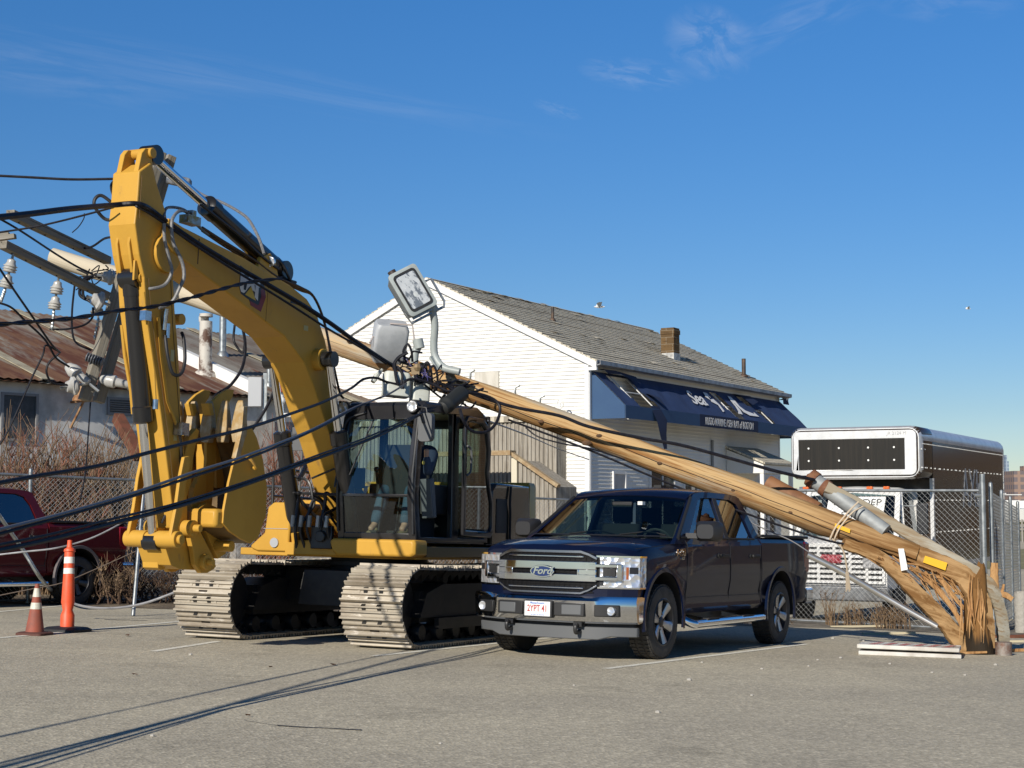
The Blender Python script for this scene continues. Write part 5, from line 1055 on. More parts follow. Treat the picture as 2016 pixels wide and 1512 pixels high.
b.loft([[V((x, y, z)) for x, y in P] for z in (1.02, 1.1, 2.0)]+[[V((-2.3+(x+2.25)*.93, y*.97, 2.06)) for x, y in P]]); part('counterweight', b, yel, deck, angle=50)
# cab
CY0, CY1 = .32, 1.40
blackc = mat('cab_black', (.014, .014, .016, 1), .3, coat=.4, c2=(.02, .02, .022, 1), scale=3)
cg = glass('cab_glass', (.62, .74, .72), .04)
so_ = [(1.02, 1.22), (1.1, 1.75), (1.06, 2.3), (.97, 2.72), (.85, 2.88), (-.55, 2.92), (-.78, 2.84), (-.86, 2.6), (-.9, 1.22)]
h1 = [(.92, 1.27), (.99, 1.75), (.95, 2.3), (.87, 2.68), (.78, 2.78), (.16, 2.8), (.12, 1.27)]
h2 = [(-.06, 1.27), (-.02, 2.79), (-.52, 2.8), (-.68, 2.74), (-.76, 2.55), (-.8, 1.27)]
b = MB(); b.prism(so_, fXZ, CY1-.07, CY1, [h1, h2]); cab = part('cab', b, blackc, ex, bevel=.01)
b = MB(); b.prism(so_, fXZ, CY0, CY0+.06, [[(.9, 1.8), (.9, 2.3), (.84, 2.68), (.1, 2.78), (.1, 1.8)], [(-.02, 1.8), (-.02, 2.78), (-.6, 2.75), (-.78, 2.5), (-.78, 1.8)]]); part('side_frame', b, blackc, cab, flat=True)
for hp, y in ((h2, CY1-.03), ([(.9, 1.8), (.9, 2.3), (.84, 2.68), (.1, 2.78), (.1, 1.8)], CY0+.03), ([(-.02, 1.8), (-.02, 2.78), (-.6, 2.75), (-.78, 2.5), (-.78, 1.8)], CY0+.03)):
    b = MB(); b.add([fXZ(a, c, y) for a, c in hp], [list(range(len(hp)))]); part('side_glass', b, cg, cab, flat=True, recalc=False)
fr_x = lambda z: 1.02+.08*(z-1.22)/.53 if z < 1.75 else (1.1-.04*(z-1.75)/.55 if z < 2.3 else 1.06-.09*(z-2.3)/.42)
def fr(a, c, d): return V((fr_x(c)+d, a, c))
b = MB(); zs_ = (1.22, 1.3, 1.5, 1.75, 2.0, 2.3, 2.5, 2.72)
for y0, y1 in ((CY0, CY0+.09), (CY1-.1, CY1)):
    b.loft([[fr(y0, z, -.06), fr(y1, z, -.06), fr(y1, z, .012), fr(y0, z, .012)] for z in zs_])
for z0, z1 in ((1.2, 1.31), (1.74, 1.775), (2.68, 2.86)): b.loft([[fr(y, z0, -.05), fr(y, z0, .006), V((fr_x(z1) if z1 < 2.72 else .9, y, z1))+V((.006, 0, 0)), V(((fr_x(z1) if z1 < 2.72 else .9)-.056, y, z1))] for y in (CY0+.02, CY1-.02)])
ff = part('front_frame', b, blackc, cab, bevel=.008)
b = MB(); b.grid([[fr(y, z, -.012) for y in (CY0+.08, CY1-.09)] for z in (1.3, 1.5, 1.745)]); part('lower_window', b, cg, ff, recalc=False)
b = MB(); b.grid([[fr(y, z, -.012) for y in (CY0+.08, CY1-.09)] for z in (1.77, 2.0, 2.3, 2.5, 2.7)]); part('windshield', b, cg, ff, recalc=False)
b = MB(); b.tube(curve_pts([fr(CY0+.02, 1.32, .03), fr(CY0+.03, 1.9, .04), fr(CY0+.03, 2.45, .04), fr(CY0+.08, 2.68, .03), fr(CY0+.3, 2.77, .0)], 5), .016, 8); b.tube([fr(CY1-.03, 1.3, .03), fr(CY1-.03, 2.0, .035), fr(CY1-.04, 2.75, .02)], .02, 8); part('grab_rail', b, black, ff)
b = MB(); b.tube([fr(.75, 2.68, .02), fr(.62, 2.3, .02), fr(.5, 2.0, .02)], .012, 6); b.bar(fr(.5, 2.3, .015), fr(.72, 2.5, .015), .014); b.tube([fr(CY0+.0, 1.85, .05), fr(CY0+.04, 2.45, .05)], .012, 6); part('wiper', b, black, ff)
b = MB(); b.loft([[V((x, y, z)) for x, z in ((.9, 2.84), (.86, 2.90), (-.55, 2.95), (-.8, 2.86), (-.8, 2.8), (.88, 2.8))] for y in (CY0+.01, CY1-.01)]); part('cab_roof', b, blackc, cab, bevel=.02)
b = MB(); b.prism([(CY0, 1.22), (CY1, 1.22), (CY1, 2.86), (CY0, 2.86)], lambda a, c, d: V((d, a, c)), -.9, -.84, [[(CY0+.12, 1.85), (CY1-.12, 1.85), (CY1-.12, 2.7), (CY0+.12, 2.7)]]); b.box(-.86, 1.02, CY0+.03, CY1-.03, 1.2, 1.24); part('rear_wall', b, blackc, cab, flat=True)
b = MB(); b.box(-.86, -.855, CY0+.12, CY1-.12, 1.85, 2.7); part('rear_glass', b, cg, cab, flat=True)
# open door latched flat along the cab side
do = [(-.02, 1.3), (.0, 2.72), (-.08, 2.8), (-.5, 2.8), (-.66, 2.72), (-.76, 2.4), (-.72, 2.1), (-.78, 1.9), (-.86, 1.75), (-.88, 1.36), (-.8, 1.28)]
di = [(-.08, 1.37), (-.06, 2.66), (-.1, 2.73), (-.47, 2.73), (-.6, 2.66), (-.69, 2.4), (-.66, 2.12), (-.72, 1.9), (-.8, 1.72), (-.81, 1.42), (-.76, 1.36)]
b = MB(); b.prism(do, fXZ, CY1+.05, CY1+.1, [di]); b.box(-.78, -.06, CY1+.055, CY1+.095, 1.74, 1.78) if False else None
dr = part('door', b, blackc, cab, bevel=.012)
b = MB(); b.add([fXZ(a, c, CY1+.075) for a, c in di], [list(range(len(di)))]); part('door_glass', b, glass('door_glass', (.5, .55, .5), .12), dr, flat=True, recalc=False)
b = MB(); b.tube(curve_pts([(-.02, CY1+.12, 2.05), (-.1, CY1+.13, 2.1), (-.12, CY1+.13, 2.25), (-.1, CY1+.13, 2.38), (-.02, CY1+.12, 2.42)], 5), .014, 6); part('door_handle', b, trimg, dr)
b = MB(); b.loft([[V((x, y, z)) for y, z in rrect(CY1+.02, CY1+.2, 2.4, 2.74, .05, 3)] for x in (1.02, 1.1)]); mr = part('mirror', b, trimg, cab)
b = MB(); b.tube([(1.05, CY1-.04, 2.82), (1.06, CY1+.1, 2.8), (1.06, CY1+.12, 2.7)], .012, 6); b.tube([(1.12, CY1+.05, 2.76), (1.12, CY1+.1, 2.62)], .02, 6); part('mirror_arm', b, black, mr)
for y in (CY0+.0, CY1-.12):
    c = V((.98, y, 2.83)); b = MB(); b.lathe([(-.07, .05), (-.02, .075), (.03, .078)], c, (1, 0, 0), 18); l = part('work_light', b, plast, cab)
    b = MB(); b.cyl(c+V((.03, 0, 0)), c+V((.036, 0, 0)), .066, 18); part('lens', b, hl, l)
b = MB(); b.loft([[V((x+a, .86+c, z)) for a, c in rrect(-.24+o, -.08+o, -.22, .22, .06, 3)] for z, o in ((1.75, .04), (2.1, 0), (2.4, -.04))]); b.loft([[V((x, .86+y, z)) for y, z in rrect(-.26, .26, 1.62, 1.76, .05, 3)] for x in (-.1, .42)]); b.box(-.05, .35, .65, 1.07, 1.24, 1.62); st_ = part('seat', b, mat('charcoal_seat', 0), cab)
b = MB()
for s in (-1, 1): b.loft([[V((x, .86+s*.36+y, z)) for y, z in rrect(-.07, .07, 1.55, 1.92, .03, 2)] for x in (-.1, .5)]); b.tube([(.42, .86+s*.36, 1.92), (.46, .86+s*.36, 2.08)], .02, 8); b.ball((.46, .86+s*.36, 2.1), .035)
for y in (.74, .98): b.box(.72, .92, y-.05, y+.05, 1.3, 1.34); b.tube([(.78, y, 1.32), (.7, y, 1.75)], .012, 6); b.ball((.7, y, 1.76), .025)
part('controls', b, plast, cab)
b = MB(); b.bar((.62, 1.3, 1.98), (.58, 1.33, 1.5), .16, .1); part('console', b, trimg, cab, bevel=.015)
b = MB(); b.box(.72, .78, .36, .5, 1.85, 2.1); part('monitor', b, plast, cab, bevel=.01)
# boom: one profile, traced at its true plane
BP = [(4.45, 4.5), (4.2, 4.45), (3.09, 4.32), (2.17, 4.17), (1.78, 4.06), (1.54, 3.9), (1.34, 3.62), (1.14, 3.2), (.95, 2.75), (.66, 2.25), (.3, 1.82), (-.05, 1.6), (-.12, 1.42), (.0, 1.28), (.22, 1.27), (.42, 1.42), (.72, 1.82), (1.1, 2.4), (1.36, 2.74), (1.56, 3.03), (1.8, 3.3), (2.22, 3.55), (3.08, 3.8), (3.8, 4.0), (4.36, 4.16), (4.52, 4.28)]
b = MB(); b.prism(BP, fXZ, -.235, .235); boom = part('boom', b, yel, ex, bevel=.015, flat=True)
b = MB()                                             # plates standing proud along the edges, seams
for i0, i1 in ((1, 10),):
    for s in (-1, 1): pass
for x, z, r_ in ((.1, 1.45, .15), (1.52, 3.36, .13)): b.cyl((x, -.34, z), (x, .34, z), r_, 24)
b.prism([(2.2, 4.14), (2.7, 4.2), (2.62, 4.42), (2.42, 4.5), (2.3, 4.4)], fXZ, -.13, -.08); b.prism([(2.2, 4.14), (2.7, 4.2), (2.62, 4.42), (2.42, 4.5), (2.3, 4.4)], fXZ, .08, .13)
part('boom_boss', b, yel, boom, bevel=.008)
b = MB(); q1, q2 = lq(529, 553, .236), lq(523, 633, .236); b.tube([q1, q2], .003, 4); q1, q2 = lq(392, 470, .236), lq(389, 520, .236); b.tube([q1, q2], .008, 4); part('weld_seam', b, mat('seam_shadow', (.12, .07, .02, 1), .6), boom)
pp = lambda x, y, d=.237: lq(x, y, d)
def decal(name, pts, m, d0=.236, d1=.2385, par=boom):
    b = MB(); P = [lq(x, y, .236) for x, y in pts]; b.prism([(p.x, p.z) for p in P], fXZ, d0, d1); return part(name, b, m, par, flat=True)
lg_ = decal('logo', [(473, 522), (520, 562), (523, 585), (513, 613), (494, 601), (490, 590), (474, 578), (471, 566)], mat('logo_black', (.02, .02, .022, 1), .3))
decal('logo_edge', [(518, 563), (523, 585), (513, 614), (493, 601), (491, 592), (508, 601), (514, 584), (513, 572)], mat('logo_red', (.2, .02, .02, 1), .35), .2386, .2398, lg_)
lwh = mat('logo_white', (.68, .68, .68, 1), .35)
decal('lettering', [(474, 530), (481, 533), (480, 546), (488, 550), (488, 558), (480, 556), (479, 570), (484, 572), (480, 577), (474, 574), (472, 566)], lwh, .2386, .2402, lg_)
decal('lettering', [(490, 541), (499, 548), (502, 575), (496, 571), (494, 562), (489, 566), (483, 574)], lwh, .2386, .2402, lg_)
decal('lettering', [(501, 550), (512, 558), (511, 566), (509, 566), (507, 592), (501, 585), (503, 562), (500, 560)], lwh, .2386, .2402, lg_)
decal('logo_triangle', [(482, 580), (494, 564), (503, 592)], mat('logo_yellow', (.6, .4, .03, 1), .35), .2403, .2412, lg_)
# cylinders
def ram(name, p, q, r, rr, cut, par):                  # barrel from p towards q, rod the rest; eyes at both ends
    p, q = V(p), V(q); d = (q-p).normalized(); m_ = p.lerp(q, cut); b = MB(); b.cyl(p, m_, r, 24); b.lathe([(-.16, r), (-.15, r*1.12), (0, r*1.12), (.02, r*.8)], m_, d, 24); b.lathe([(0, r*1.05), (.08, r*1.05)], p+d*.1, d, 24)
    b.cyl(p-V((0, .1, 0)), p+V((0, .1, 0)), r*1.15, 20); o = part(name, b, cylb, par)
    b = MB(); b.cyl(m_, q, rr, 20); part('rod', b, chrome, o); b = MB(); b.cyl(q-V((0, .09, 0)), q+V((0, .09, 0)), rr*1.9, 20); part('rod_eye', b, cylb, o); return o
for s in (-1, 1): ram('boom_cylinder', (.78, s*.4, 1.12), (1.52, s*.4, 3.36), .1, .05, .62, ex)
p, q = lq(552, 535, 0), lq(297, 306, 0); ram('stick_cylinder', p, q, .11, .055, .6, boom)
p, q = lq(259, 548, 0), lq(302, 1066, 0); pin_rod = q; ram('bucket_cylinder', p, q, .095, .05, .54, boom); pin_top = p
# stick
SPF = [(276, 337), (271, 405), (267, 440), (275, 500), (285, 545), (288, 600), (297, 670), (309, 750), (321, 840), (334, 945), (345, 1040)]
SPR = [(371, 1050), (371, 1000), (366, 900), (358, 830), (357, 774), (353, 691), (346, 608), (343, 545), (336, 460), (328, 416), (312, 365), (299, 320)]
SP = [lq(x, y, .18) for x, y in SPF+SPR]
b = MB(); b.prism([(p.x, p.z) for p in SP], fXZ, -.17, .17); stick = part('stick', b, yel, ex, bevel=.014, flat=True)
b = MB(); ear = [lq(x, y, .17) for x, y in ((276, 338), (284, 300), (291, 291), (299, 293), (303, 305), (306, 330), (318, 380))]
for y0, y1 in ((.08, .14), (-.14, -.08)): b.prism([(p.x, p.z) for p in ear], fXZ, y0, y1)
e0 = lq(293, 302, .11); b.cyl((e0.x, -.17, e0.z), (e0.x, .17, e0.z), .055, 20)
for s in (-1, 1):                                        # front gussets carrying the bucket cylinder
    g_ = [lq(x, y, 0) for x, y in ((250, 428), (254, 440), (259, 530), (266, 560), (257, 562), (248, 545), (240, 480))]; b.prism([(p.x, p.z) for p in g_], fXZ, s*.075-.018, s*.075+.018)
b.cyl((pin_top.x, -.14, pin_top.z), (pin_top.x, .14, pin_top.z), .05, 18); b.prism([(p.x, p.z) for p in [lq(x, y, .1) for x, y in ((262, 512), (268, 512), (268, 548), (260, 552))]], fXZ, .1, .125)
bo = lq(325, 500, .17); b.cyl((bo.x, .16, bo.z), (bo.x, .215, bo.z), .2, 28); bo = lq(357, 628, .1); b.cyl((bo.x-.02, -.05, bo.z), (bo.x-.02, .1, bo.z), .06, 16)
part('stick_bracket', b, yel, stick, bevel=.006)
b = MB()
def pl(pts, y): return [lq(a, c, y) for a, c in pts]
b.tube(pl([(283, 575), (290, 640), (303, 730), (306, 790)], .2), .013, 8); b.tube(pl([(312, 625), (318, 700), (330, 790), (345, 830), (352, 848)], .2), .018, 8); b.tube(pl([(240, 640), (246, 700), (258, 770), (262, 815)], -.17), .02, 8)
part('stick_pipes', b, yel, stick)
b = MB(); q = lq(355, 846, .22); b.box(q.x-.06, q.x+.06, .17, .29, q.z-.06, q.z+.07); q = lq(286, 622, .2); b.box(q.x-.05, q.x+.05, .17, .24, q.z-.05, q.z+.05); q = lq(323, 627, .2); b.cyl(q-V((0, 0, .12)), q+V((0, .02, .1)), .03, 10); b.cyl(q+V((-.04, .02, -.2)), q+V((-.04, .02, -.05)), .025, 10)
q = lq(306, 794, .2); b.cyl(q-V((0, 0, .06)), q+V((0, 0, .04)), .03, 10); part('valve_block', b, steel, stick)
b = MB(); q = lq(278, 386, .1); b.cyl(q, q+V((.06, 0, .03)), .035, 14); b.box(q.x-.03, q.x+.02, .06, .13, q.z-.06, q.z+.0); part('work_light', b, hl, stick)
# decals, greasy pin caps, seams
grease = mat('greasy_steel', (.05, .042, .035, 1), .35, .5, c2=(.2, .17, .13, 1), scale=20)
b = MB()
for x, z, y, r_ in ((4.38, 4.33, .21, .085), (4.38, 4.33, .222, .05), (1.52, 3.36, .44, .07), (.1, 1.45, .345, .08)): b.cyl((x, y-.02, z), (x, y+.012, z), r_, 24)
part('pin_cap', b, grease, boom)
b = MB(); q1, q2 = [lq(x, y, .172) for x, y in ((279, 345), (274, 430))]; b.tube([q1, q2], .006, 4); b.tube([lq(x, y, .173) for x, y in ((292, 548), (297, 610), (306, 680), (317, 755), (330, 850), (340, 945))], .006, 4); b.tube([lq(x, y, .173) for x, y in ((338, 470), (336, 545), (340, 640), (349, 760), (354, 830), (362, 920))], .005, 4)
part('weld_seam', b, mat('seam_shadow', 0), stick)
def warn(x0, y0, x1, y1, c, m):
    a, d_ = lq(x0, y0, c), lq(x1, y1, c); b = MB(); b.box(min(a.x, d_.x), max(a.x, d_.x), c, c+.003, min(a.z, d_.z), max(a.z, d_.z)); part('decal', b, m, stick if c < .2 else boom, flat=True)
warn(336, 688, 342, 712, .171, mat('pale_decal', (.5, .45, .2, 1), .5)); warn(342, 855, 348, 868, .171, mat('pale_decal', 0)); warn(598, 640, 606, 652, .237, mat('pale_decal', 0)); warn(572, 590, 600, 604, .237, mat('dark_decal', (.03, .03, .03, 1), .4))
# hoses
def hz(name, pts, y, r, m, par, n=6): b = MB(); b.tube(curve_pts([lq(a, c, yy) for (a, c), yy in zip(pts, y if isinstance(y, (list, tuple)) else [y]*len(pts))], n), r, 8); return part(name, b, m, par)
hz('hose', [(323, 440), (324, 470), (333, 510), (338, 535), (325, 560), (300, 568), (282, 567)], [.25, .26, .28, .3, .26, .2, .1], .018, hoseg, stick)
hz('hose', [(337, 450), (342, 480), (358, 515), (362, 545), (352, 570), (342, 590), (330, 600), (312, 606)], [.28, .3, .34, .36, .34, .3, .26, .22], .019, hoseg, stick)
hz('hose', [(337, 450), (340, 430), (352, 416), (368, 418), (385, 440), (410, 462)], [.28, .26, .2, .15, .12, .1], .018, hoseg, boom)
hz('hose', [(322, 435), (326, 412), (340, 408), (360, 412), (372, 420)], [.2, .14, .08, .05, .02], .016, hoseg, boom)
hz('hose', [(325, 660), (330, 700), (340, 735), (356, 736), (364, 710), (362, 670), (358, 655)], [.25, .28, .3, .32, .3, .26, .2], .018, hose, stick)
hz('hose', [(224, 402), (200, 385), (187, 392), (187, 408), (205, 430), (224, 434)], [-.2, -.3, -.34, -.34, -.3, -.2], .018, hose, stick)
hz('hose', [(228, 352), (219, 365), (222, 382), (228, 392)], [-.2, -.26, -.26, -.2], .014, hose, stick)
hz('hose', [(352, 850), (357, 880), (352, 930), (340, 985), (318, 1030)], [.24, .2, .15, .1, .05], .016, hose, stick)
for k, (a, c) in enumerate(((0, .12), (.03, .05), (.01, -.05))):
    hz('boom_pipe', [(398, 448+k*3), (440, 475+k*4), (500, 512+k*4), (545, 545+k*3), (590, 565+k*3), (618, 585), (640, 640), (654, 720), (661, 800)], c, .016, mat('brown_pipe', (.08, .05, .03, 1), .4, .5), boom)
hz('hose', [(395, 402), (430, 430), (470, 462), (510, 500), (535, 520), (548, 530)], .14, .016, hose, boom); hz('hose', [(545, 512), (556, 520), (566, 540), (572, 552), (582, 556)], [.1, .12, .14, .12, .1], .018, hose, boom)
q = lq(533, 515, .12); b = MB(); b.lathe([(-.05, .03), (0, .06), (.05, .06)], q, (1, .3, -.2), 14); wl = part('work_light', b, hl, boom)
b = MB(); q = lq(376, 436, .16); b.box(q.x-.12, q.x+.1, .08, .2, q.z-.03, q.z+.06); b.box(q.x-.05, q.x+.02, .1, .19, q.z+.04, q.z+.12); part('valve_block', b, mat('brass_fitting', (.3, .17, .05, 1), .3, .8, c2=(.35, .34, .33, 1), scale=14), boom)
for k in range(5):                                      # hose bundle at the boom foot
    x = .95+.02*k; b = MB(); y0 = -.28+.12*k; rj = random.Random(40+k); j = lambda: rj.uniform(-.09, .09); b.tube(curve_pts([(1.0, y0, 1.1), (1.1+j()*.5, y0+j()*.4, 1.35), (1.05+j(), y0+.02+j(), 1.6+j()*2), (.95+j(), y0+.05+j(), 1.78+j()*2), (.8+j(), y0+.08+j(), 1.66+j()), (.6, y0+.1+j(), 1.45+j())], 6), .02+j()*.06, 8); part('hose', b, hose, deck)
    b = MB(); b.cyl((1.12, y0, 1.36), (1.115, y0+.01, 1.5), .027, 8); part('hose_fitting', b, galv, deck)
b = MB(); b.tube([(1.05, -.5, 1.78), (1.05, .3, 1.76)], .02, 6); b.tube(curve_pts([(1.04, -.44, 2.15), (1.06, -.3, 1.98), (1.08, -.1, 1.92), (1.08, -.02, 1.7)], 5), .018, 6); b.tube([(.95, .24, 2.1), (1.0, -.1, 1.96)], .014, 6); part('hose_clamp', b, black, deck)
b = MB(); b.tube(curve_pts([(.4, -.55, 2.6), (.5, -.5, 2.3), (.62, -.45, 2.1), (.8, -.42, 1.95)], 5), .03, 8); part('hose', b, hoseg, deck)
b = MB(); b.box(1.0, 1.06, -.05, .25, 1.1, 1.38); b.cyl((1.06, .1, 1.25), (1.1, .1, 1.25), .07, 14); part('swivel_block', b, black, deck, bevel=.01)
b = MB(); b.tube(curve_pts([(.5, -.98, 1.1), (.5, -1.0, 1.9), (.45, -1.0, 2.05), (.0, -1.0, 2.1), (-.5, -1.0, 2.05), (-.55, -1.0, 1.7)], 4), .02, 8); b.tube([(.5, -1.0, 1.75), (-.5, -1.0, 1.75)], .018, 8); part('handrail', b, black, deck)
b = MB(); b.tube([(.35, -.7, 1.7), (.3, -.7, 2.4)], .018, 6); b.box(.27, .33, -.85, -.6, 2.35, 2.65); part('mirror', b, trimg, deck)
# bucket linkage, coupler, thumb, bucket
def lk_(name, px, y0, y1, m=yel, par=ex, ref=None, bev=.006, holes=()):
    P = [lq(x, y, (y0+y1)/2 if ref is None else ref) for x, y in px]; b = MB(); b.prism([(p.x, p.z) for p in P], fXZ, y0, y1); return part(name, b, m, par, bevel=bev, flat=True)
link1 = [(346, 1048), (352, 1052), (356, 1060), (352, 1072), (343, 1076), (334, 1070), (333, 1058), (344, 1000), (352, 940), (360, 900), (370, 898), (372, 910), (362, 960), (356, 1010)]
lnk = lk_('link', link1, .25, .29); P0 = lq(343, 1062, .27)
b = MB(); ax_ = V((P0.x, 0, P0.z)); b.prism([(lq(x, y, .27).x, lq(x, y, .27).z) for x, y in link1], fXZ, -.29, -.25); b.cyl(ax_+V((0, -.33, 0)), ax_+V((0, -.07, 0)), .088, 24); b.cyl(ax_+V((0, .07, 0)), ax_+V((0, .33, 0)), .088, 24); b.cyl(ax_+V((0, -.07, 0)), ax_+V((0, .07, 0)), .075, 24); b.cyl(ax_+V((0, .33, 0)), ax_+V((0, .37, 0)), .05, 20)
part('pin_boss', b, yel, lnk, bevel=.006)
lk_('power_link', [(330, 1048), (345, 1050), (395, 1095), (402, 1115), (390, 1122), (330, 1120), (312, 1112), (308, 1100), (300, 1075)], -.2, .16, ref=0)
lk_('link_end', [(310, 1100), (318, 1098), (326, 1120), (318, 1123), (311, 1118)], -.2, .0, ref=0)
cp = lk_('coupler', [(366, 1040), (374, 1030), (386, 1036), (398, 1062), (410, 1085), (420, 1105), (418, 1120), (404, 1128), (392, 1128), (380, 1112), (376, 1085)], .18, .24); 
lk_('coupler_plate', [(366, 1040), (374, 1030), (386, 1036), (398, 1062), (410, 1085), (420, 1105), (418, 1120), (404, 1128), (392, 1128), (380, 1112), (376, 1085)], -.24, -.18, par=cp, ref=.21)
b = MB()
for x, y, r_, y0, y1 in ((375, 1040, .085, -.3, .3), (402, 1106, .08, -.3, .3), (400, 1020, .075, -.3, .34), (434, 1075, .06, -.3, .4), (375, 1040, .04, .3, .38), (402, 1106, .035, .3, .37)):
    p = lq(x, y, .25); b.cyl((p.x, y0, p.z), (p.x, y1, p.z), r_, 22)
part('coupler_pin', b, yel, cp, bevel=.006)
lk_('bucket_ear', [(388, 1000), (402, 990), (425, 1000), (440, 1020), (450, 1060), (440, 1090), (425, 1100), (415, 1080), (402, 1050), (390, 1030)], .14, .2)
BX0, BX1 = -.42, .52                                      # bucket width
side_px = [(478, 842), (463, 900), (451, 950), (441, 1005), (439, 1030), (452, 1046), (476, 1062), (494, 1070), (508, 1060), (524, 1015), (526, 960), (518, 905), (506, 862), (495, 840)]
SD = [(p.x, p.z) for p in [lq(x, y, BX1) for x, y in side_px]]
b = MB(); b.prism(SD, fXZ, BX1-.03, BX1); b.prism(SD, fXZ, BX0, BX0+.03); bk = part('bucket', b, yel, ex, bevel=.005, flat=True)
back = SD[4:]+[SD[0]]                                     # wrapper plate: round the back from foot to lip
b = MB()
inn = []
cx_, cz_ = sum(p[0] for p in SD)/len(SD), sum(p[1] for p in SD)/len(SD)
for a, c in back: d = V((cx_-a, cz_-c)); d = d/d.length; inn.append((a+d.x*.03, c+d.y*.03))
b.loft([[V((a, y, c)) for a, c in back+inn[::-1]] for y in (BX0+.03, BX1-.03)]); part('bucket_shell', b, mat('bucket_inside', (.16, .1, .035, 1), .6, c2=(.1, .06, .025, 1), scale=4), bk, flat=False)
b = MB(); b.bar((SD[4][0], BX1-.4, SD[4][1]+.05), (SD[4][0], BX1-.02, SD[4][1]+.05), .2, .2); part('bucket_heel', b, yel, bk, bevel=.04)
def tooth(y, par):
    t0 = V((SD[0][0]-.02, y, SD[0][1]-.06)); d = (V((-.02, 0, 1.0))).normalized(); f_ = V((1, 0, 0)); b = MB()
    def s_(h, w, t, o=0): c = t0+d*h+f_*o; return [c+V((0, -w, 0))-f_*t, c+V((0, w, 0))-f_*t, c+V((0, w, 0))+f_*t, c+V((0, -w, 0))+f_*t]
    b.loft([s_(-.1, .045, .05), s_(.0, .07, .055), s_(.08, .072, .05), s_(.2, .06, .04), s_(.32, .045, .022), s_(.36, .03, .012)]); part('tooth', b, worn, par, bevel=.008)
for k in range(5): tooth(BX0+.06+(BX1-BX0-.12)*k/4, bk)
lk_('side_cutter', [(478, 800), (486, 800), (484, 850), (470, 905), (462, 902), (474, 850)], BX1-.045, BX1+.012, worn, bk, BX1)
b = MB(); p = lq(490, 916, BX1+.02); b.tube(curve_pts([p+V((.08, 0, .1)), p+V((.03, .05, .05)), p+V((-.05, .06, -.03)), p+V((-.08, 0, -.02))], 4), .016, 6); part('lifting_eye', b, yel, bk)
# thumb: two curved plates with a hooked toothed end
tpx = [(396, 1030), (397, 1000), (401, 960), (404, 900), (404, 850), (406, 815), (416, 790), (430, 776), (446, 766), (458, 768), (456, 780), (444, 800), (430, 822), (424, 860), (422, 910), (418, 960), (414, 1000), (412, 1030)]
th = None
for y0, y1 in ((-.02, .02), (-.34, -.30)):
    o = lk_('thumb', tpx, y0, y1, yel, ex if th is None else th, 0); th = th or o; 
b = MB(); c = [lq(x, y, -.16) for x, y in ((404, 795), (428, 790), (432, 830), (408, 832))]; b.prism([(p.x, p.z) for p in c], fXZ, -.4, -.36)
for y in (-.40, -.2, .02): 
    c = [lq(x, y_, 0) for x, y_ in ((392, 794), (400, 794), (404, 818), (397, 818))]; b.prism([(p.x, p.z) for p in c], fXZ, y, y+.1)
part('thumb_tip', b, yel, th, bevel=.006)
b = MB(); c = [lq(x, y, -.16) for x, y in ((404, 815), (424, 830), (420, 960), (406, 960))]; b.prism([(p.x, p.z) for p in c], fXZ, -.3, -.02); part('thumb_web', b, yel, th, flat=True)
lk_('thumb_link', [(362, 890), (370, 860), (384, 843), (390, 848), (384, 870), (378, 900), (374, 950), (366, 975), (358, 1000), (352, 998), (356, 940)], .05, .12, ref=.1)
lk_('thumb_link', [(372, 1020), (380, 960), (394, 930), (404, 925), (404, 960), (398, 1010), (392, 1040)], .0, .07, ref=.05)
# ------------------------------------------------------------------ the operator in the cab
def skinbody(name, bones, m, parent, sub=2):              # bones: chains of (point, radius); one continuous skinned surface
    me = bpy.data.meshes.new(name); bm = bmesh.new(); L = bm.verts.layers.skin.verify(); seen = {}
    first = None
    for ch in bones:
        prev = None
        for p, r in ch:
            k = tuple(round(x, 3) for x in p)
            if k not in seen:
                v = bm.verts.new(p); rr = r if isinstance(r, tuple) else (r, r); v[L].radius = rr; seen[k] = v
                if first is None: first = v; v[L].use_root = True
            v = seen[k]
            if prev is not None and prev is not v and not bm.edges.get((prev, v)): bm.edges.new((prev, v))
            prev = v
    bm.to_mesh(me); bm.free()
    o = link('tmp', me); a = o.modifiers.new('skin', 'SKIN'); a.use_smooth_shade = True; s_ = o.modifiers.new('sub', 'SUBSURF'); s_.levels = sub; s_.render_levels = sub
    dg = bpy.context.evaluated_depsgraph_get(); m2 = bpy.data.meshes.new_from_object(o.evaluated_get(dg)); bpy.data.objects.remove(o)
    for q in m2.polygons: q.use_smooth = True
    m2.materials.clear(); m2.materials.append(m); m2.name = name
    r = link(name, m2, parent); FR[r.name] = FR[parent.name] if parent else M(); return r
pm_ = UF @ M.Translation((0, 0, 0))
per_ = thing('person', 'operator in navy jacket and jeans seated in the excavator cab, left fist raised', 'person', pm_)
skin_m = mat('skin', (.52, .3, .2, 1), .5, c2=(.46, .25, .17, 1), scale=8); navyj = mat('navy_jacket', (.028, .045, .085, 1), .8, c2=(.04, .06, .1, 1), scale=8, bump=.3, bscale=14)
denim = mat('blue_denim', (.045, .085, .13, 1), .85, c2=(.065, .115, .17, 1), scale=5, bump=.3, bscale=14); bootm = mat('tan_boot', (.3, .22, .11, 1), .8, c2=(.2, .14, .07, 1), scale=9); hairm = mat('dark_hair', (.02, .015, .012, 1), .7)
hip = V((.08, .88, 1.82)); chest = V((.14, .92, 2.2)); neck = V((.19, .95, 2.42)); head = V((.23, .96, 2.58))
el_l, fist = V((.68, 1.34, 2.04)), V((.7, 1.33, 2.34)); sh_l, sh_r = V((.18, 1.14, 2.34)), V((.16, .72, 2.34)); el_r, hd_r = V((.22, .58, 2.08)), V((.46, .74, 1.98))
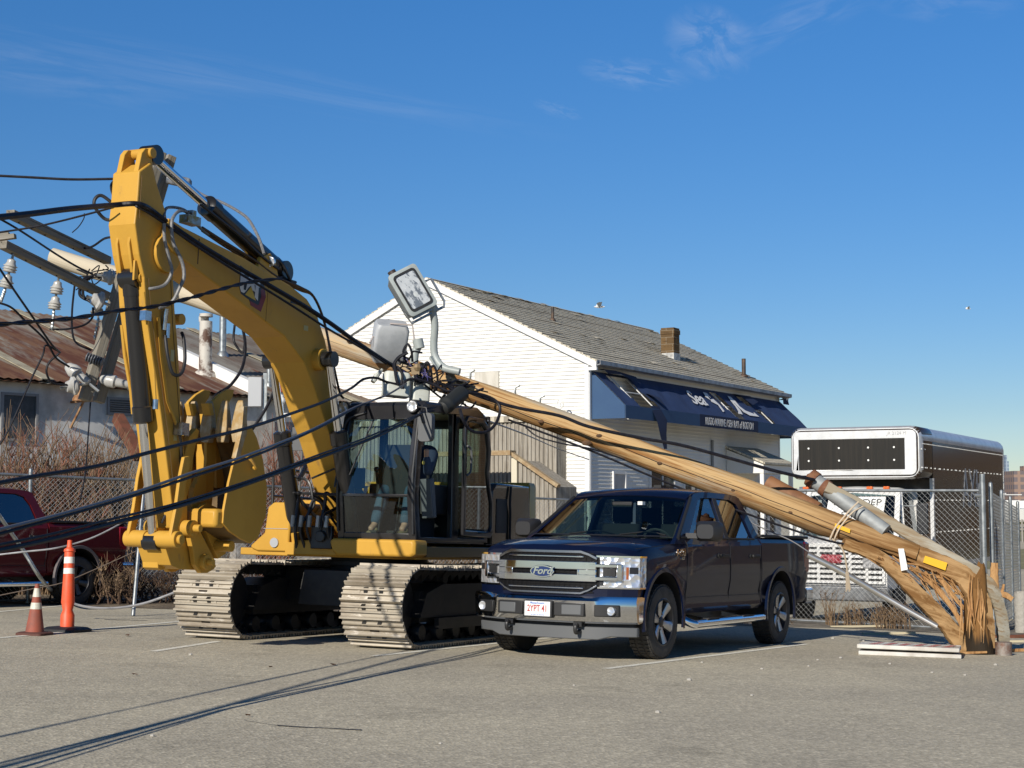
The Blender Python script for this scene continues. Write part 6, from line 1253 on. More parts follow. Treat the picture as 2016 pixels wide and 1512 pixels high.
kn_l, kn_r = V((.56, 1.06, 1.86)), V((.56, .70, 1.86)); an_l, an_r = V((.78, 1.1, 1.40)), V((.78, .68, 1.40))
def fingers(c, d, side):                                  # five bent fingers of a closed hand
    out = []; w = side
    for k, (l, o) in enumerate(((.03, .032), (.036, .011), (.034, -.011), (.026, -.03))):
        r0 = c+w*o+d*.045; f_ = d.cross(w).normalized(); out.append([(c+w*o*.5, .02), (r0, .0105), (r0+d*.02+f_*l*.7, .0095), (r0-d*.012+f_*l*1.1, .009), (r0-d*.03+f_*l*.5, .008)])
    t = d.cross(w).normalized(); out.append([(c+w*.02, .02), (c+w*.045+t*.02, .012), (c+w*.03+t*.05+d*.01, .011), (c+w*.005+t*.055+d*.025, .0095)])
    return out
up = V((0, 0, 1))
bones = [[(hip, .13), ((hip+chest)/2, .13), (chest, .14), (neck, .055), (neck+(head-neck)*.5, .058), (head, .085), (head+V((.01, 0, .07)), .07)],
         [(head, .085), (head+V((.085, 0, -.015)), .03), (head+V((.105, 0, -.03)), .014)], [(head, .085), (head+V((.07, 0, -.07)), .034)],
         [(head, .085), (head+V((0, .085, -.01)), .018)], [(head, .085), (head+V((0, -.085, -.01)), .018)],
         [(chest, .14), (sh_l, .07), (el_l, .05), (fist-up*.07, .03), (fist, .034)], [(chest, .14), (sh_r, .07), (el_r, .05), (hd_r-V((.05, .03, .0)), .03), (hd_r, .034)],
         [(hip, .13), (hip+V((.06, .12, -.02)), .1), (kn_l, .07), (an_l, .045), (an_l+V((.1, .01, -.06)), .04)], [(hip, .13), (hip+V((.06, -.12, -.02)), .1), (kn_r, .07), (an_r, .045), (an_r+V((.1, -.01, -.06)), .04)]]
bones += fingers(fist, up, V((.5, -.86, 0)).normalized()) + fingers(hd_r, V((.86, .5, 0)), V((-.5, .86, 0)))
body_ = skinbody('body', bones, skin_m, per_)
skinbody('jacket', [[(hip, .165), ((hip+chest)/2, .165), (chest, .18), (neck-V((0, 0, .03)), .085)], [(chest, .18), (sh_l, .095), (sh_l.lerp(el_l, .5), .07), (el_l, .058), (el_l.lerp(fist, .5), .052), (fist-up*.085, .042)], [(chest, .18), (sh_r, .1), (sh_r.lerp(el_r, .5), .075), (el_r, .068), (el_r.lerp(hd_r, .7), .052)]], navyj, body_)
skinbody('jeans', [[(hip-V((0, 0, .02)), .15), (hip+V((.06, .12, -.03)), .12), (hip.lerp(kn_l, .55)+V((0, .05, 0)), .105), (kn_l, .09), (kn_l.lerp(an_l, .5), .08), (an_l, .07)], [(hip-V((0, 0, .02)), .15), (hip+V((.06, -.12, -.03)), .12), (hip.lerp(kn_r, .55)-V((0, .05, 0)), .105), (kn_r, .09), (kn_r.lerp(an_r, .5), .08), (an_r, .07)]], denim, body_)
for a in (an_l, an_r): skinbody('boot', [[(a+V((0, 0, -.01)), .062), (a+V((.0, 0, -.09)), .06), (a+V((.09, 0, -.105)), .052), (a+V((.17, 0, -.11)), .045)]], bootm, body_)
skinbody('hair', [[(head+V((-.03, 0, .05)), .085), (head+V((-.04, 0, -.02)), .075), (head+V((-.045, 0, -.07)), .055)]], hairm, body_)
b = MB(); 
for s in (-1, 1): b.ball(head+V((.078, s*.032, .005)), .012, 8)
part('eyes', b, hairm, body_); b = MB(); b.ball(el_l.lerp(fist, .42)+V((.055, -.02, 0)), .02, 8, sc=(.6, 1, 1.3)); part('sleeve_patch', b, mat('yellow_patch', (.5, .4, .1, 1), .7), body_)
# ------------------------------------------------------------------ the snapped utility pole
def pd(x): return 21.2+(19.45-21.2)*(x-103)/(1780-103)     # depth of the pole along the photo
def woodmat(name, ax, c, c2, c3, c4, tar=0, along=False):
    m = bpy.data.materials.new(name); m.use_nodes = True; t = m.node_tree; b = t.nodes['Principled BSDF']; b.inputs['Roughness'].default_value = .8; b.inputs['Specular IOR Level'].default_value = .2
    tc = N(t, 'ShaderNodeTexCoord'); d = V(ax).normalized()
    def proj(v):
        q = N(t, 'ShaderNodeVectorMath', operation='DOT_PRODUCT'); t.links.new(tc.outputs['Object'], q.inputs[0]); q.inputs[1].default_value = v; return q.outputs['Value']
    e = d.orthogonal().normalized(); f = d.cross(e); cb = N(t, 'ShaderNodeCombineXYZ'); t.links.new(proj(d), cb.inputs[0]); t.links.new(proj(e), cb.inputs[1]); t.links.new(proj(f), cb.inputs[2])
    def noise(sc, stretch, det=8, dist=0):
        mp = N(t, 'ShaderNodeMapping'); mp.inputs['Scale'].default_value = stretch; t.links.new(cb.outputs[0], mp.inputs[0])
        n = N(t, 'ShaderNodeTexNoise'); n.inputs['Scale'].default_value = sc; n.inputs['Detail'].default_value = det; n.inputs['Roughness'].default_value = .65; n.inputs['Distortion'].default_value = dist; t.links.new(mp.outputs[0], n.inputs[0]); return n.outputs['Fac']
    def mix(a, b_, f, lo, hi):
        r = N(t, 'ShaderNodeMapRange', interpolation_type='SMOOTHSTEP'); r.inputs[1].default_value = lo; r.inputs[2].default_value = hi; t.links.new(f, r.inputs[0])
        x = N(t, 'ShaderNodeMix', data_type='RGBA'); t.links.new(r.outputs[0], x.inputs['Factor'])
        for k, v in (('A', a), ('B', b_)):
            if isinstance(v, tuple): x.inputs[k].default_value = v
            else: t.links.new(v, x.inputs[k])
        return x.outputs['Result']
    n1 = noise(3, (.14, 2.6, 2.6), dist=.5); n2 = noise(9, (.06, 3, 3)); n3 = noise(11, (.025, 2.6, 2.6), 4); n4 = noise(2, (.3, 2, 2))
    c = mix(c, c2, n1, .46, .62); c = mix(c, c3, n4, .5, .64); c = mix(c, c2, n2, .54, .64); c = mix(c, c4, n3, .63, .69)
    if along:                                             # paler and greyer towards the top of the pole, browner at the butt
        pv = proj(d); c = mix((.56, .49, .37, 1), c, pv, -11.5, -8.0); c2_ = mix((.4, .25, .115, 1), (.19, .095, .032, 1), n1, .42, .6); c = mix(c, c2_, pv, -4.2, -1.5)
    if tar:                                               # creosote soaked up from the ground, with a ragged upper edge
        sx = N(t, 'ShaderNodeSeparateXYZ'); t.links.new(tc.outputs['Object'], sx.inputs[0]); ad = N(t, 'ShaderNodeMath', operation='MULTIPLY_ADD'); t.links.new(n1, ad.inputs[0]); ad.inputs[1].default_value = -.9; t.links.new(sx.outputs[2], ad.inputs[2])
        c = mix((.03, .022, .014, 1), c, ad.outputs[0], -.28+tar-.3, -.12+tar-.3)
    t.links.new(c, b.inputs['Base Color'])
    bp = N(t, 'ShaderNodeBump'); bp.inputs['Strength'].default_value = .6; bp.inputs['Distance'].default_value = .015; t.links.new(n3, bp.inputs['Height']); t.links.new(bp.outputs[0], b.inputs['Normal'])
    return m
AX = [(103, 505), (200, 535), (345, 573), (455, 609), (580, 648), (700, 690), (890, 757), (1000, 795), (1160, 853), (1300, 908), (1450, 962), (1600, 1020), (1700, 1060), (1800, 1100)]
P = [at(x, y, pd(x)) for x, y in AX]; PD = (P[-1]-P[0]).normalized()
wood = woodmat('pole_wood', PD, (.5, .335, .16, 1), (.27, .13, .042, 1), (.4, .34, .25, 1), (.04, .024, .012, 1), along=True)
woodw = woodmat('pole_wood_upright', (0, .05, 1), (.3, .16, .06, 1), (.18, .09, .03, 1), (.36, .22, .1, 1), (.035, .02, .012, 1))
fresh = mat('fresh_split_wood', (.47, .27, .11, 1), .8, c2=(.34, .17, .06, 1), scale=5, stretch=(2, 2, .5), c3=(.25, .12, .04, 1), scale3=12, bump=.4, bscale=30)
pole = thing('utility_pole', 'snapped wooden utility pole lying against the excavator with its splintered butt at the right', 'utility pole', onground(1935, 1287))
C_ = curve_pts(P, 6); n = len(C_); rnd = random.Random(11)
rr = [.125+.06*i/(n-1) for i in range(n)]
b = MB(); a = None; rows = []
for i, p in enumerate(C_):
    d = (C_[min(i+1, n-1)]-C_[max(i-1, 0)]).normalized(); e = d.cross(V((0, 0, 1))).normalized(); f = e.cross(d); 
    t = max(0, (i/(n-1)-.86)/.14)                        # the near lower side is torn away towards the break
    row = []
    for k in range(22):
        an = 2*math.pi*k/22; r_ = rr[i]*(1+.02*math.sin(an*3+i*.21)+.012*math.sin(an*7+i*.5)); dn = -f.z*0
        o = e*math.cos(an)*r_+f*math.sin(an)*r_
        if t and math.sin(an) < .1: o -= f*math.sin(an)*r_*min(.95, t*1.1)
        row.append(p+o)
    rows.append(row)
b.loft(rows); shaft = part('shaft', b, wood, pole, world=True)
b = MB()                                                 # long drying checks
for x0, x1, off in ((1130, 1480, -.02), (1350, 1700, .02), (760, 980, .01), (1500, 1760, -.05), (250, 420, 0), (930, 1200, -.06)):
    pts = []
    for j in range(14):
        x = x0+(x1-x0)*j/13; y = [q for q in range(1)]; k = max(0, min(len(AX)-2, [i for i in range(len(AX)-1) if AX[i][0] <= x][-1])); u = (x-AX[k][0])/(AX[k+1][0]-AX[k][0]); yy = AX[k][1]+(AX[k+1][1]-AX[k][1])*u
        r_ = .125+.06*(x-103)/1700; pts.append(at(x, yy-off*160+.7*math.sin(j*1.3), pd(x)-r_*.985))
    b.tube(pts, [.001+.0035*math.sin(math.pi*j/13) for j in range(14)], 5)
for x, y, r_ in ((690, 672, .035), (905, 752, .03), (1155, 872, .045), (1180, 858, .03), (1300, 912, .03), (1420, 985, .04), (1445, 965, .025), (1560, 1008, .035), (780, 722, .028), (1065, 830, .03)):
    k_ = MB(); q = at(x, y, pd(x)-.158); k_.ball(q, r_, 10, sc=(1.5, .35, .8)); part('knot', k_, mat('wood_knot', (.12, .06, .025, 1), .8, c2=(.05, .028, .014, 1), scale=20), shaft, world=True)
part('drying_checks', b, mat('wood_crack', (.03, .018, .01, 1), .9), shaft, world=True)
DB = 19.35                                               # depth of the broken butt
def strand(name, pts, w, m, par=pole, n=8, th=None, seed=0, taper=1, dd=None):
    rnd = random.Random(seed); Q = [at(x, y, (dd[i] if dd else DB)) for i, (x, y) in enumerate(pts)]; Q = curve_pts(Q, n); k = len(Q); b = MB(); rows = []
    for i, p in enumerate(Q):
        d = (Q[min(i+1, k-1)]-Q[max(i-1, 0)]).normalized(); side_ = V((0, 1, 0)); nn = d.cross(side_).normalized(); u = i/(k-1)
        ww = (w[0]+(w[1]-w[0])*u)*(1+rnd.uniform(-.07, .07)); tt = (th or w[0]*.9)*(1+rnd.uniform(-.06, .06))*(1-(1-taper)*u)
        rows.append([p+nn*ww*.5*a_+side_*tt*.5*c_ for a_, c_ in ((-1, -.3), (-.8, -.85), (-.2, -1), (.35, -.85), (.9, -.6), (1, .1), (.7, .8), (0, 1), (-.7, .8))])
    b.loft(rows); return part(name, b, m, par, world=True, angle=45)
# stub still in the ground
g0 = onground(1930, 1287); b = MB(); rows = []; rnd = random.Random(5)
tops = [rnd.uniform(-.1, .1) for _ in range(22)]
for i in range(9):
    u = i/8; row = []
    for k in range(22):
        an = 2*math.pi*k/22; r_ = (.19-.06*u)*(1+.05*math.sin(an*3+u*2)+.035*math.sin(an*7+u)+.03*math.sin(an*11)); z = u*.98+(tops[k]*1.6+.1*math.cos(an) if i == 8 else 0)
        row.append(g0+V((r_*math.cos(an)-.05*u, r_*math.sin(an), z-.05)))
    rows.append(row)
b.loft(rows); stub = part('stub', b, woodmat('stub_wood', (0, .05, 1), (.2, .1, .032, 1), (.075, .04, .016, 1), (.3, .17, .06, 1), (.018, .012, .008, 1), .3), pole, world=True)
strand('splinter', [(1668, 1046), (1720, 1062), (1800, 1092), (1868, 1119), (1902, 1142), (1924, 1180), (1934, 1230), (1936, 1275)], (.24, .3), wood, th=.26, seed=2, dd=[19.6, 19.5, 19.42, 19.35, 19.3, 19.27, 19.25, 19.25])
strand('splinter', [(1660, 1070), (1722, 1092), (1765, 1128), (1805, 1170), (1850, 1215), (1885, 1258), (1912, 1288)], (.16, .24), wood, th=.22, seed=3)
strand('splinter', [(1700, 1078), (1735, 1100), (1770, 1122), (1800, 1160)], (.12, .1), fresh, th=.12, seed=4)
for i, (pts, w) in enumerate((([(1818, 1128), (1850, 1166), (1880, 1205), (1908, 1262)], (.08, .06)), ([(1845, 1132), (1870, 1165), (1895, 1195), (1914, 1212)], (.07, .04)), ([(1862, 1136), (1890, 1168), (1905, 1178)], (.05, .03)),
        ([(1790, 1150), (1830, 1190), (1872, 1232), (1910, 1270)], (.05, .03)), ([(1880, 1165), (1902, 1172), (1920, 1180)], (.06, .03)), ([(1896, 1258), (1905, 1235), (1912, 1205), (1915, 1180)], (.05, .02)), ([(1850, 1118), (1885, 1142), (1912, 1165)], (.09, .05)),
        ([(1868, 1226), (1888, 1252), (1914, 1274)], (.07, .03)), ([(1806, 1130), (1822, 1150), (1845, 1196)], (.03, .012)), ([(1906, 1285), (1912, 1250), (1916, 1222)], (.05, .02)))):
    strand('splinter', pts, w, fresh, th=w[0]*.8, seed=20+i, taper=.6)
b = MB(); rnd = random.Random(77)
for k in range(36):
    u = rnd.random(); x0 = 1700+u*190; y0 = 1085+u*60+rnd.uniform(-10, 10); x1 = x0+rnd.uniform(20, 75); y1 = y0+rnd.uniform(18, 95)*(.4+u*.6); b.tube([at(x0, y0, 19.3+rnd.uniform(-.1, .1)), at((x0+x1)/2+rnd.uniform(-4, 4), (y0+y1)/2+rnd.uniform(-5, 5), 19.3), at(min(x1, 1918), y1, 19.3+rnd.uniform(-.1, .1))], [.012, .008, .002], 4)
for k in range(14):
    x0 = 1890+rnd.uniform(0, 45); y0 = 1125+rnd.uniform(0, 70); b.tube([at(x0, y0, 19.12), at(x0+rnd.uniform(-5, 8), y0+40, 19.1), at(x0+rnd.uniform(-8, 10), y0+rnd.uniform(60, 110), 19.06)], [.003, .013, .002], 4)
part('fibres', b, fresh, pole, world=True)
strand('splinter', [(1957, 1180), (1957, 1140), (1958, 1108)], (.13, .09), fresh, th=.05, seed=41, dd=[19.6, 19.6, 19.6]); strand('splinter', [(1958, 1190), (1972, 1165), (1976, 1150)], (.06, .02), fresh, th=.05, seed=42, dd=[19.6]*3); strand('splinter', [(1962, 1168), (1980, 1172), (1992, 1180)], (.09, .07), fresh, th=.06, seed=43, dd=[19.6]*3)
# grey timber moulding that covered the riser, bent with the pole
strand('riser_moulding', [(1626, 958), (1700, 998), (1790, 1052), (1880, 1103), (1925, 1130), (1952, 1158), (1968, 1200), (1974, 1240), (1975, 1268)], (.15, .17), woodmat('grey_moulding', PD, (.3, .26, .19, 1), (.24, .17, .1, 1), (.36, .34, .28, 1), (.1, .08, .06, 1)), th=.1, seed=6, dd=[19.75, 19.65, 19.5, 19.35, 19.3, 19.3, 19.35, 19.4, 19.45])
b = MB(); q = onground(1976, 1290); b.cyl(q-V((0, 0, .05)), q+V((0, 0, .16)), .1, 14); part('ground_fitting', b, mat('rusty_fitting', (.3, .27, .24, 1), .6, .3, c2=(.16, .07, .04, 1), scale=6), pole, world=True)
b = MB(); p, q = at(1604, 946, 19.9), at(1712, 1024, 19.55); d = (q-p).normalized(); b.cyl(p, q+d*.25, .1, 18); rs = part('riser_pipe', b, mat('matt_grey_conduit', (.3, .32, .32, 1), .6, .15, c2=(.22, .23, .23, 1), scale=5), pole, world=True)
b = MB(); b.cyl(p-d*.08, p+d*.02, .118, 18); b.cyl(p+d*.13, p+d*.21, .112, 18); b.ball(p-d*.08, .05, 8); part('coupling', b, mat('rusty_coupling', (.14, .05, .025, 1), .8, c2=(.2, .09, .04, 1), scale=10), rs, world=True)
b = MB(); p, q = at(1512, 952, 20.2), at(1610, 1006, 19.85); b.cyl(p, q, .115, 16); part('riser_pipe', b, mat('red_brown_riser', (.24, .11, .045, 1), .7, c2=(.16, .07, .03, 1), scale=4), pole, world=True, label='short red brown pipe behind the pole')
# straps, tags and plates on the pole
def onpole(x, y, out=0): return at(x, y, pd(x)-.17-out)
def plate(name, pts, m, th=.012, par=shaft, dd=.0):
    Q = [onpole(x, y, dd) for x, y in pts]; n_ = (Q[1]-Q[0]).cross(Q[2]-Q[1]).normalized(); n_ = n_ if n_.y < 0 else -n_; b = MB(); k = len(Q); b.add(Q+[q+n_*th for q in Q], [list(range(k)), list(range(k, 2*k))]+[(i, (i+1) % k, k+(i+1) % k, k+i) for i in range(k)]); return part(name, b, m, par, world=True, flat=True)
ylw = mat('yellow_plastic', (.75, .42, .015, 1), .45); ylb = plate('tag', [(1644, 1030), (1674, 1042), (1673, 1050), (1643, 1038)], ylw, dd=.02)
plate('plate', [(1821, 1094), (1865, 1108), (1861, 1123), (1817, 1107)], ylw, dd=-.02); plate('plate', [(1768, 1080), (1779, 1080), (1787, 1121), (1774, 1124)], white, dd=.05, th=.02, par=shaft)
b = MB()
for k, dx in enumerate((0, 9)):
    b.tube(curve_pts([at(1637+dx*1.4, 1052+dx, 19.55), onpole(1634+dx, 1062, .02), onpole(1644+dx, 1040, .03), onpole(1668+dx, 1010, .02), at(1690+dx, 988+dx, 19.45)], 5), .011, 6)
part('strap', b, mat('cream_strap', (.55, .45, .33, 1), .7), shaft, world=True)
b = MB(); b.tube(curve_pts([onpole(1637, 1060), at(1658, 1080, 19.3), at(1666, 1110, 19.3), at(1668, 1128, 19.3)], 5), .012, 6)
for k in range(5): b.tube([at(1668+k-2, 1126, 19.3), at(1670+2*(k-2), 1165-3*(k % 3), 19.3)], .008, 5)
solo('rope', b, mat('tan_rope', (.4, .33, .24, 1), .9), 'frayed rope end hanging from the strapped pole over the fence', 'rope')
# grey cable guard leaning under the pole
Q = [at(x, y, d) for x, y, d in ((1590, 1092, 19.4), (1650, 1122, 19.35), (1725, 1165, 19.3), (1790, 1203, 19.2), (1845, 1234, 19.1))]; b = MB(); b.tube(curve_pts(Q, 5), .042, 10); solo('cable_guard', b, mat('pale_steel_guard', (.5, .49, .46, 1), .3, .8, c2=(.62, .58, .5, 1), scale=2), 'long pale metal cable guard leaning below the broken pole', 'cable guard')
# ------------------------------------------------------------------ cross arms, insulators, fittings
grey_w = lambda nm, ax: woodmat(nm, ax, (.24, .22, .18, 1), (.17, .15, .115, 1), (.3, .28, .24, 1), (.06, .05, .04, 1))
armS = 'grey crossarm timbers on the pole top'
def arm(nm, p, q, label, w=.11, h=.1):
    b = MB(); b.bar(p, q, w, h); d = (q-p).normalized(); o = solo('crossarm', b, grey_w('arm_wood_'+nm, d), label, 'crossarm', armS, origin=p.lerp(q, .5), bevel=.006)
    b = MB()
    for u in (.08, .2, .33, .48, .62, .78, .92): c = p.lerp(q, u); b.cyl(c-V((0, .07, 0)), c+V((0, .07, 0)), .014, 8); b.cyl(c-V((0, 0, .065)), c+V((0, 0, .065)), .01, 6)
    part('bolts', b, mat('dark_bolt', (.06, .055, .05, 1), .5, .6), o, world=True); return o
arm('upper', at(20, 421, 18.0), at(212, 513, 20.5), 'upper of two parallel grey crossarms sloping down to the pole top at far left'); arm('lower', at(5, 481, 18.0), at(214, 585, 20.4), 'lower of two parallel grey crossarms with hanging insulators at far left')
dA, dB = at(316, 300, 20.3), at(166, 788, 19.7); dC, dD = at(336, 308, 20.5), at(194, 792, 19.9)
arm('front', dA, dB, 'long grey crossarm timber hanging behind the excavator stick, left of its twin', .14, .13); arm('back', dC, dD, 'long grey crossarm timber hanging behind the excavator stick, right of its twin', .13, .12)
porc = mat('grey_porcelain', (.45, .44, .41, 1), .25, c2=(.36, .35, .32, 1), scale=6); porw = mat('white_porcelain', (.46, .46, .44, 1), .25, c2=(.36, .35, .33, 1), scale=6)
def bell(x0, y0, x1, y1, d, label, bells=2, m=porc, r=.085, tail=None):
    p, q = at(x0, y0, d), at(x1, y1, d); ax_ = (q-p).normalized(); L = (q-p).length; t = thing('insulator', label, 'insulator', (p.x, p.y, p.z), 'porcelain insulators on the fallen crossarms')
    for k in range(bells):
        b = MB(); s0 = L*(.18+.42*k); h = L*.36; b.lathe([(s0, .02), (s0+.02, .05), (s0+h*.3, r*.62), (s0+h*.5, r*.8), (s0+h*.52, r*.98), (s0+h*.58, r*.98), (s0+h*.6, r*.84), (s0+h*.7, r*.82), (s0+h*.72, r), (s0+h*.78, r), (s0+h*.8, r*.84), (s0+h*.9, r*.8), (s0+h*.92, r*.95), (s0+h*.98, r*.9), (s0+h, .02)], p, ax_, 18); part('bell', b, m, t, world=True)
    b = MB(); b.tube([p-ax_*.06, p+ax_*L*1.02], .016, 6); pts = [q]
    if tail:
        r1 = at(tail[0], tail[1], d); dd = (r1-q); 
        for k in range(5): c = q+dd*(k+.5)/5; b.ball(c, .03, 6, sc=(.7, .7, 1.4))
        b.tube([q, r1], .01, 5)
    part('fitting', b, galv, t, world=True)
bell(27, 496, 10, 570, 18.2, 'left of two grey bell insulators hanging under the lower crossarm', tail=(2, 592)); bell(116, 540, 106, 612, 19.3, 'right of two grey bell insulators hanging under the lower crossarm', tail=(102, 648))
bell(188, 600, 194, 628, 20.0, 'grey bell insulator hanging left of the paired timbers', 1, tail=(186, 668))
def disc(x, y, d, ax_, label, r=.1, L=.16):
    c = at(x, y, d); t = thing('insulator', label, 'insulator', (c.x, c.y, c.z), 'porcelain insulators on the fallen crossarms'); b = MB(); b.lathe([(-L*.5, .03), (-L*.45, r*.6), (-L*.2, r), (0, r), (.02, r*.7), (L*.5, r*.55), (L*.55, .03)], c, ax_, 22); part('bell', b, porw, t, world=True)
    b = MB(); a_ = V(ax_).normalized(); b.cyl(c-a_*L, c+a_*L, .02, 8); part('fitting', b, galv, t, world=True)
disc(193, 592, 19.6, (-.8, -.5, .3), 'white disc insulator on the left of the timbers, just below the lower crossarm', .13); disc(143, 760, 19.5, (-.8, -.5, -.2), 'white disc insulator beside the bottom end of the hanging timbers', .12)
disc(152, 736, 19.6, (.75, 0, -.6), 'white insulator clamped diagonally near the bottom of the hanging timbers', .09, .36); disc(226, 752, 19.8, (.95, 0, -.2), 'pale insulator to the right of the hanging timbers behind the stick', .085, .4); disc(215, 545, 20.2, (-.9, -.3, .1), 'white insulator at the pole top behind the stick', .11)
b = MB(); p, q = at(170, 702, 19.7), at(204, 714, 19.7); d = (q-p).normalized(); L = (q-p).length
b.lathe(sum([[(L*k/7, .03), (L*(k+.3)/7, .062), (L*(k+.6)/7, .062), (L*(k+.9)/7, .03)] for k in range(7)], []), p, d, 16); solo('insulator', b, mat('grey_polymer', (.12, .13, .15, 1), .4), 'ribbed dark polymer insulator across the hanging timbers', 'insulator', 'porcelain insulators on the fallen crossarms', origin=p)
b = MB()
for k in range(22): c = at(172+random.uniform(0, 50), 540+random.uniform(-8, 12), 20.3); b.tube(curve_pts([c, c+V((random.uniform(-.15, .15), 0, random.uniform(-.1, .1))), c+V((random.uniform(-.2, .2), random.uniform(-.1, .1), random.uniform(-.15, .1)))], 4), .009, 5)
solo('wire_tangle', b, cablem, 'tangle of cut tie wires on the pole top under the crossarms', 'wire')
b = MB(); p, q = at(330, 352, 20.2), at(368, 360, 20.2); b.cyl(p, q, .07, 14); b.ball(q, .07, 10); b.tube([q, at(372, 365, 20.2), at(380, 374, 20.1)], .03, 8); solo('cutout_fuse', b, mat('dark_grey_fitting', (.1, .12, .15, 1), .4, c2=(.35, .35, .35, 1), scale=9), 'dark cable termination sticking out right of the crossarm tip above the boom', 'cable fitting')
b = MB(); q = at(0, 466, 17.2); b.bar(at(-30, 473, 17.2), at(30, 465, 17.2), .09, .05); b.bar(at(-30, 465, 17.3), at(18, 461, 17.3), .06, .04); solo('crossarm', b, grey_w('arm_wood_stub', (1, 0, 0)), 'short end of a grey crossarm cut by the left edge', 'crossarm', armS, origin=q)
# floodlights on the pole
lampg = mat('floodlight_grey', (.36, .4, .39, 1), .45, c2=(.3, .33, .32, 1), scale=5)
fo = at(812, 572, 19.7); fX = (at(835, 610, 19.75)-at(790, 533, 19.75)).normalized(); fN = V((.42, -.9, -.12)).normalized(); fN = (fN-fX*fN.dot(fX)).normalized()
FF = frame(fo, fX, None, fN); fl_ = thing('floodlight', 'grey floodlight facing the camera on a bent arm above the fallen pole', 'floodlight', FF)
b = MB()
def fsec(z, w, h, r): return [V((x, y, z)) for x, y in rrect(-w, w, -h, h, r, 4)]
b.loft([fsec(-.32, .2, .12, .05), fsec(-.24, .27, .18, .05), fsec(-.02, .3, .2, .05), fsec(.0, .31, .21, .05), fsec(.03, .31, .21, .05), fsec(.035, .29, .19, .04)]); hs_ = part('housing', b, lampg, fl_)
b = MB(); b.prism(rrect(-.265, .265, -.165, .165, .05, 4), lambda a, c, d: V((a, c, d)), .033, .046, [rrect(-.235, .235, -.14, .14, .04, 4)]); part('bezel', b, plast, hs_)
b = MB(); b.grid([[V((-.235+.47*i/12, -.14+.28*j/8, .042-.0*i)) for j in range(9)] for i in range(13)]); part('lens', b, glass('lamp_glass', (.9, .92, .92), .05), hs_, recalc=False)
b = MB(); b.grid([[V((-.23+.46*i/16, -.14+.28*j/10, .0385+.004*math.sin(i*1.3)*math.sin(j*.9))) for j in range(11)] for i in range(17)]); part('reflector', b, mat('lamp_reflector', (.72, .72, .72, 1), .35, c2=(.2, .21, .22, 1), scale=7, lo=.5, hi=.58, stretch=(1, 2.5, 1)), hs_, recalc=False)  # dark patches in the colour imitate reflections on the facets
b = MB(); b.ball((.05, 0, .03), .05, 14, sc=(1.6, 1, .2)); part('bulb', b, white, hs_)
b = MB(); b.tube([V((-.36, -.1, -.05)), V((-.3, -.1, -.05))], .055, 12); part('photocell', b, mat('dark_photocell', (.05, .035, .03, 1), .5), hs_)
b = MB(); b.bar((.31, .17, -.06), (.31, -.17, -.06), .05, .012); b.tube([V((-.05, .22, -.1)), V((-.04, .34, -.1)), V((.3, .34, -.1)), V((.36, .3, -.1)), V((.36, -.2, -.1)), V((.2, -.215, -.1))], .018, 6); part('yoke', b, galv, fl_)
FI = FF.inverted(); b = MB(); b.tube([FI @ q for q in curve_pts([at(851, 608, 19.85), at(856, 640, 19.9), at(854, 680, 19.95), at(858, 705, 19.95), at(874, 724, 19.9), at(905, 732, 19.85)], 6)], .05, 12); b.cyl(FI @ at(848, 598, 19.83), FI @ at(856, 612, 19.86), .06, 12); q = FI @ at(858, 715, 19.95); b.bar(q, q+V((.0, .02, .02)), .2, .2); part('arm', b, lampg, fl_)
fo = at(767, 672, 20.3); FB = frame(fo, V((0, 0, -1)), None, V((-.35, .93, .1)).normalized() ); FB = frame(fo, (1, .25, -.06), None, (.1, -.5, 1)); f2 = thing('floodlight', 'grey floodlight seen from behind, standing on the fallen pole left of the lit lens one', 'floodlight', FB)
b = MB(); w_ = lambda z, w, h, r: [V((x, y, z)) for x, y in rrect(-w, w, -h, h, r, 4)]
b.loft([w_(-.27, .2, .13, .05), w_(-.2, .225, .16, .05), w_(.2, .225, .16, .05), w_(.26, .2, .13, .06)]); part('housing', b, mat('weathered_lamp_grey', (.42, .44, .46, 1), .5, c2=(.33, .35, .37, 1), scale=3), f2)
b = MB(); I2 = FB.inverted(); b.tube([I2 @ at(768, 637, 20.1), I2 @ at(812, 640, 20.1), I2 @ at(816, 672, 20.1)], .012, 6); b.tube([I2 @ at(728, 675, 20.1), I2 @ at(735, 662, 20.15)], .012, 6); part('yoke', b, mat('pinkish_yoke', (.4, .35, .33, 1), .5), f2)
b = MB(); b.tube([I2 @ q for q in curve_pts([at(824, 672, 20.15), at(822, 684, 20.15), at(817, 695, 20.15), at(815, 715, 20.15)], 4)], .055, 12); b.cyl(I2 @ at(822, 668, 20.13), I2 @ at(826, 686, 20.13), .07, 12); part('arm', b, lampg, f2)
# white terminal box and splice closure hanging in the wires
q = at(780, 757, 19.45); TB = frame(q, (.93, .36, -.08), None, (.05, .1, 1)); t = thing('terminal_box', 'white plastic cable terminal box hanging in the wires on the cab roof', 'terminal box', TB)
b = MB(); b.loft([[V((x, y, z)) for x, y in rrect(-.17, .17, -.1, .1, .05, 4)] for z in (-.16, .12)]+[[V((x*.96, y*.9, z)) for x, y in rrect(-.16, .16, -.09, .09, .05, 4)] for z in (.155,)]); bx_ = part('case', b, mat('white_plastic', (.6, .62, .56, 1), .45, c2=(.5, .52, .46, 1), scale=5), t, bevel=.01)
b = MB(); b.loft([[V((x+.33, y+.04, z)) for x, y in rrect(-.12, .12, -.09, .09, .04, 3)] for z in (-.18, .14)]); part('rear_case', b, mat('white_plastic', 0), bx_, bevel=.01)
b = MB(); 
for k in range(8): b.box(.22+.028*k, .235+.028*k, -.062, -.04, .0+.012*k, .07+.012*k)
part('ports', b, plast, bx_, flat=True)
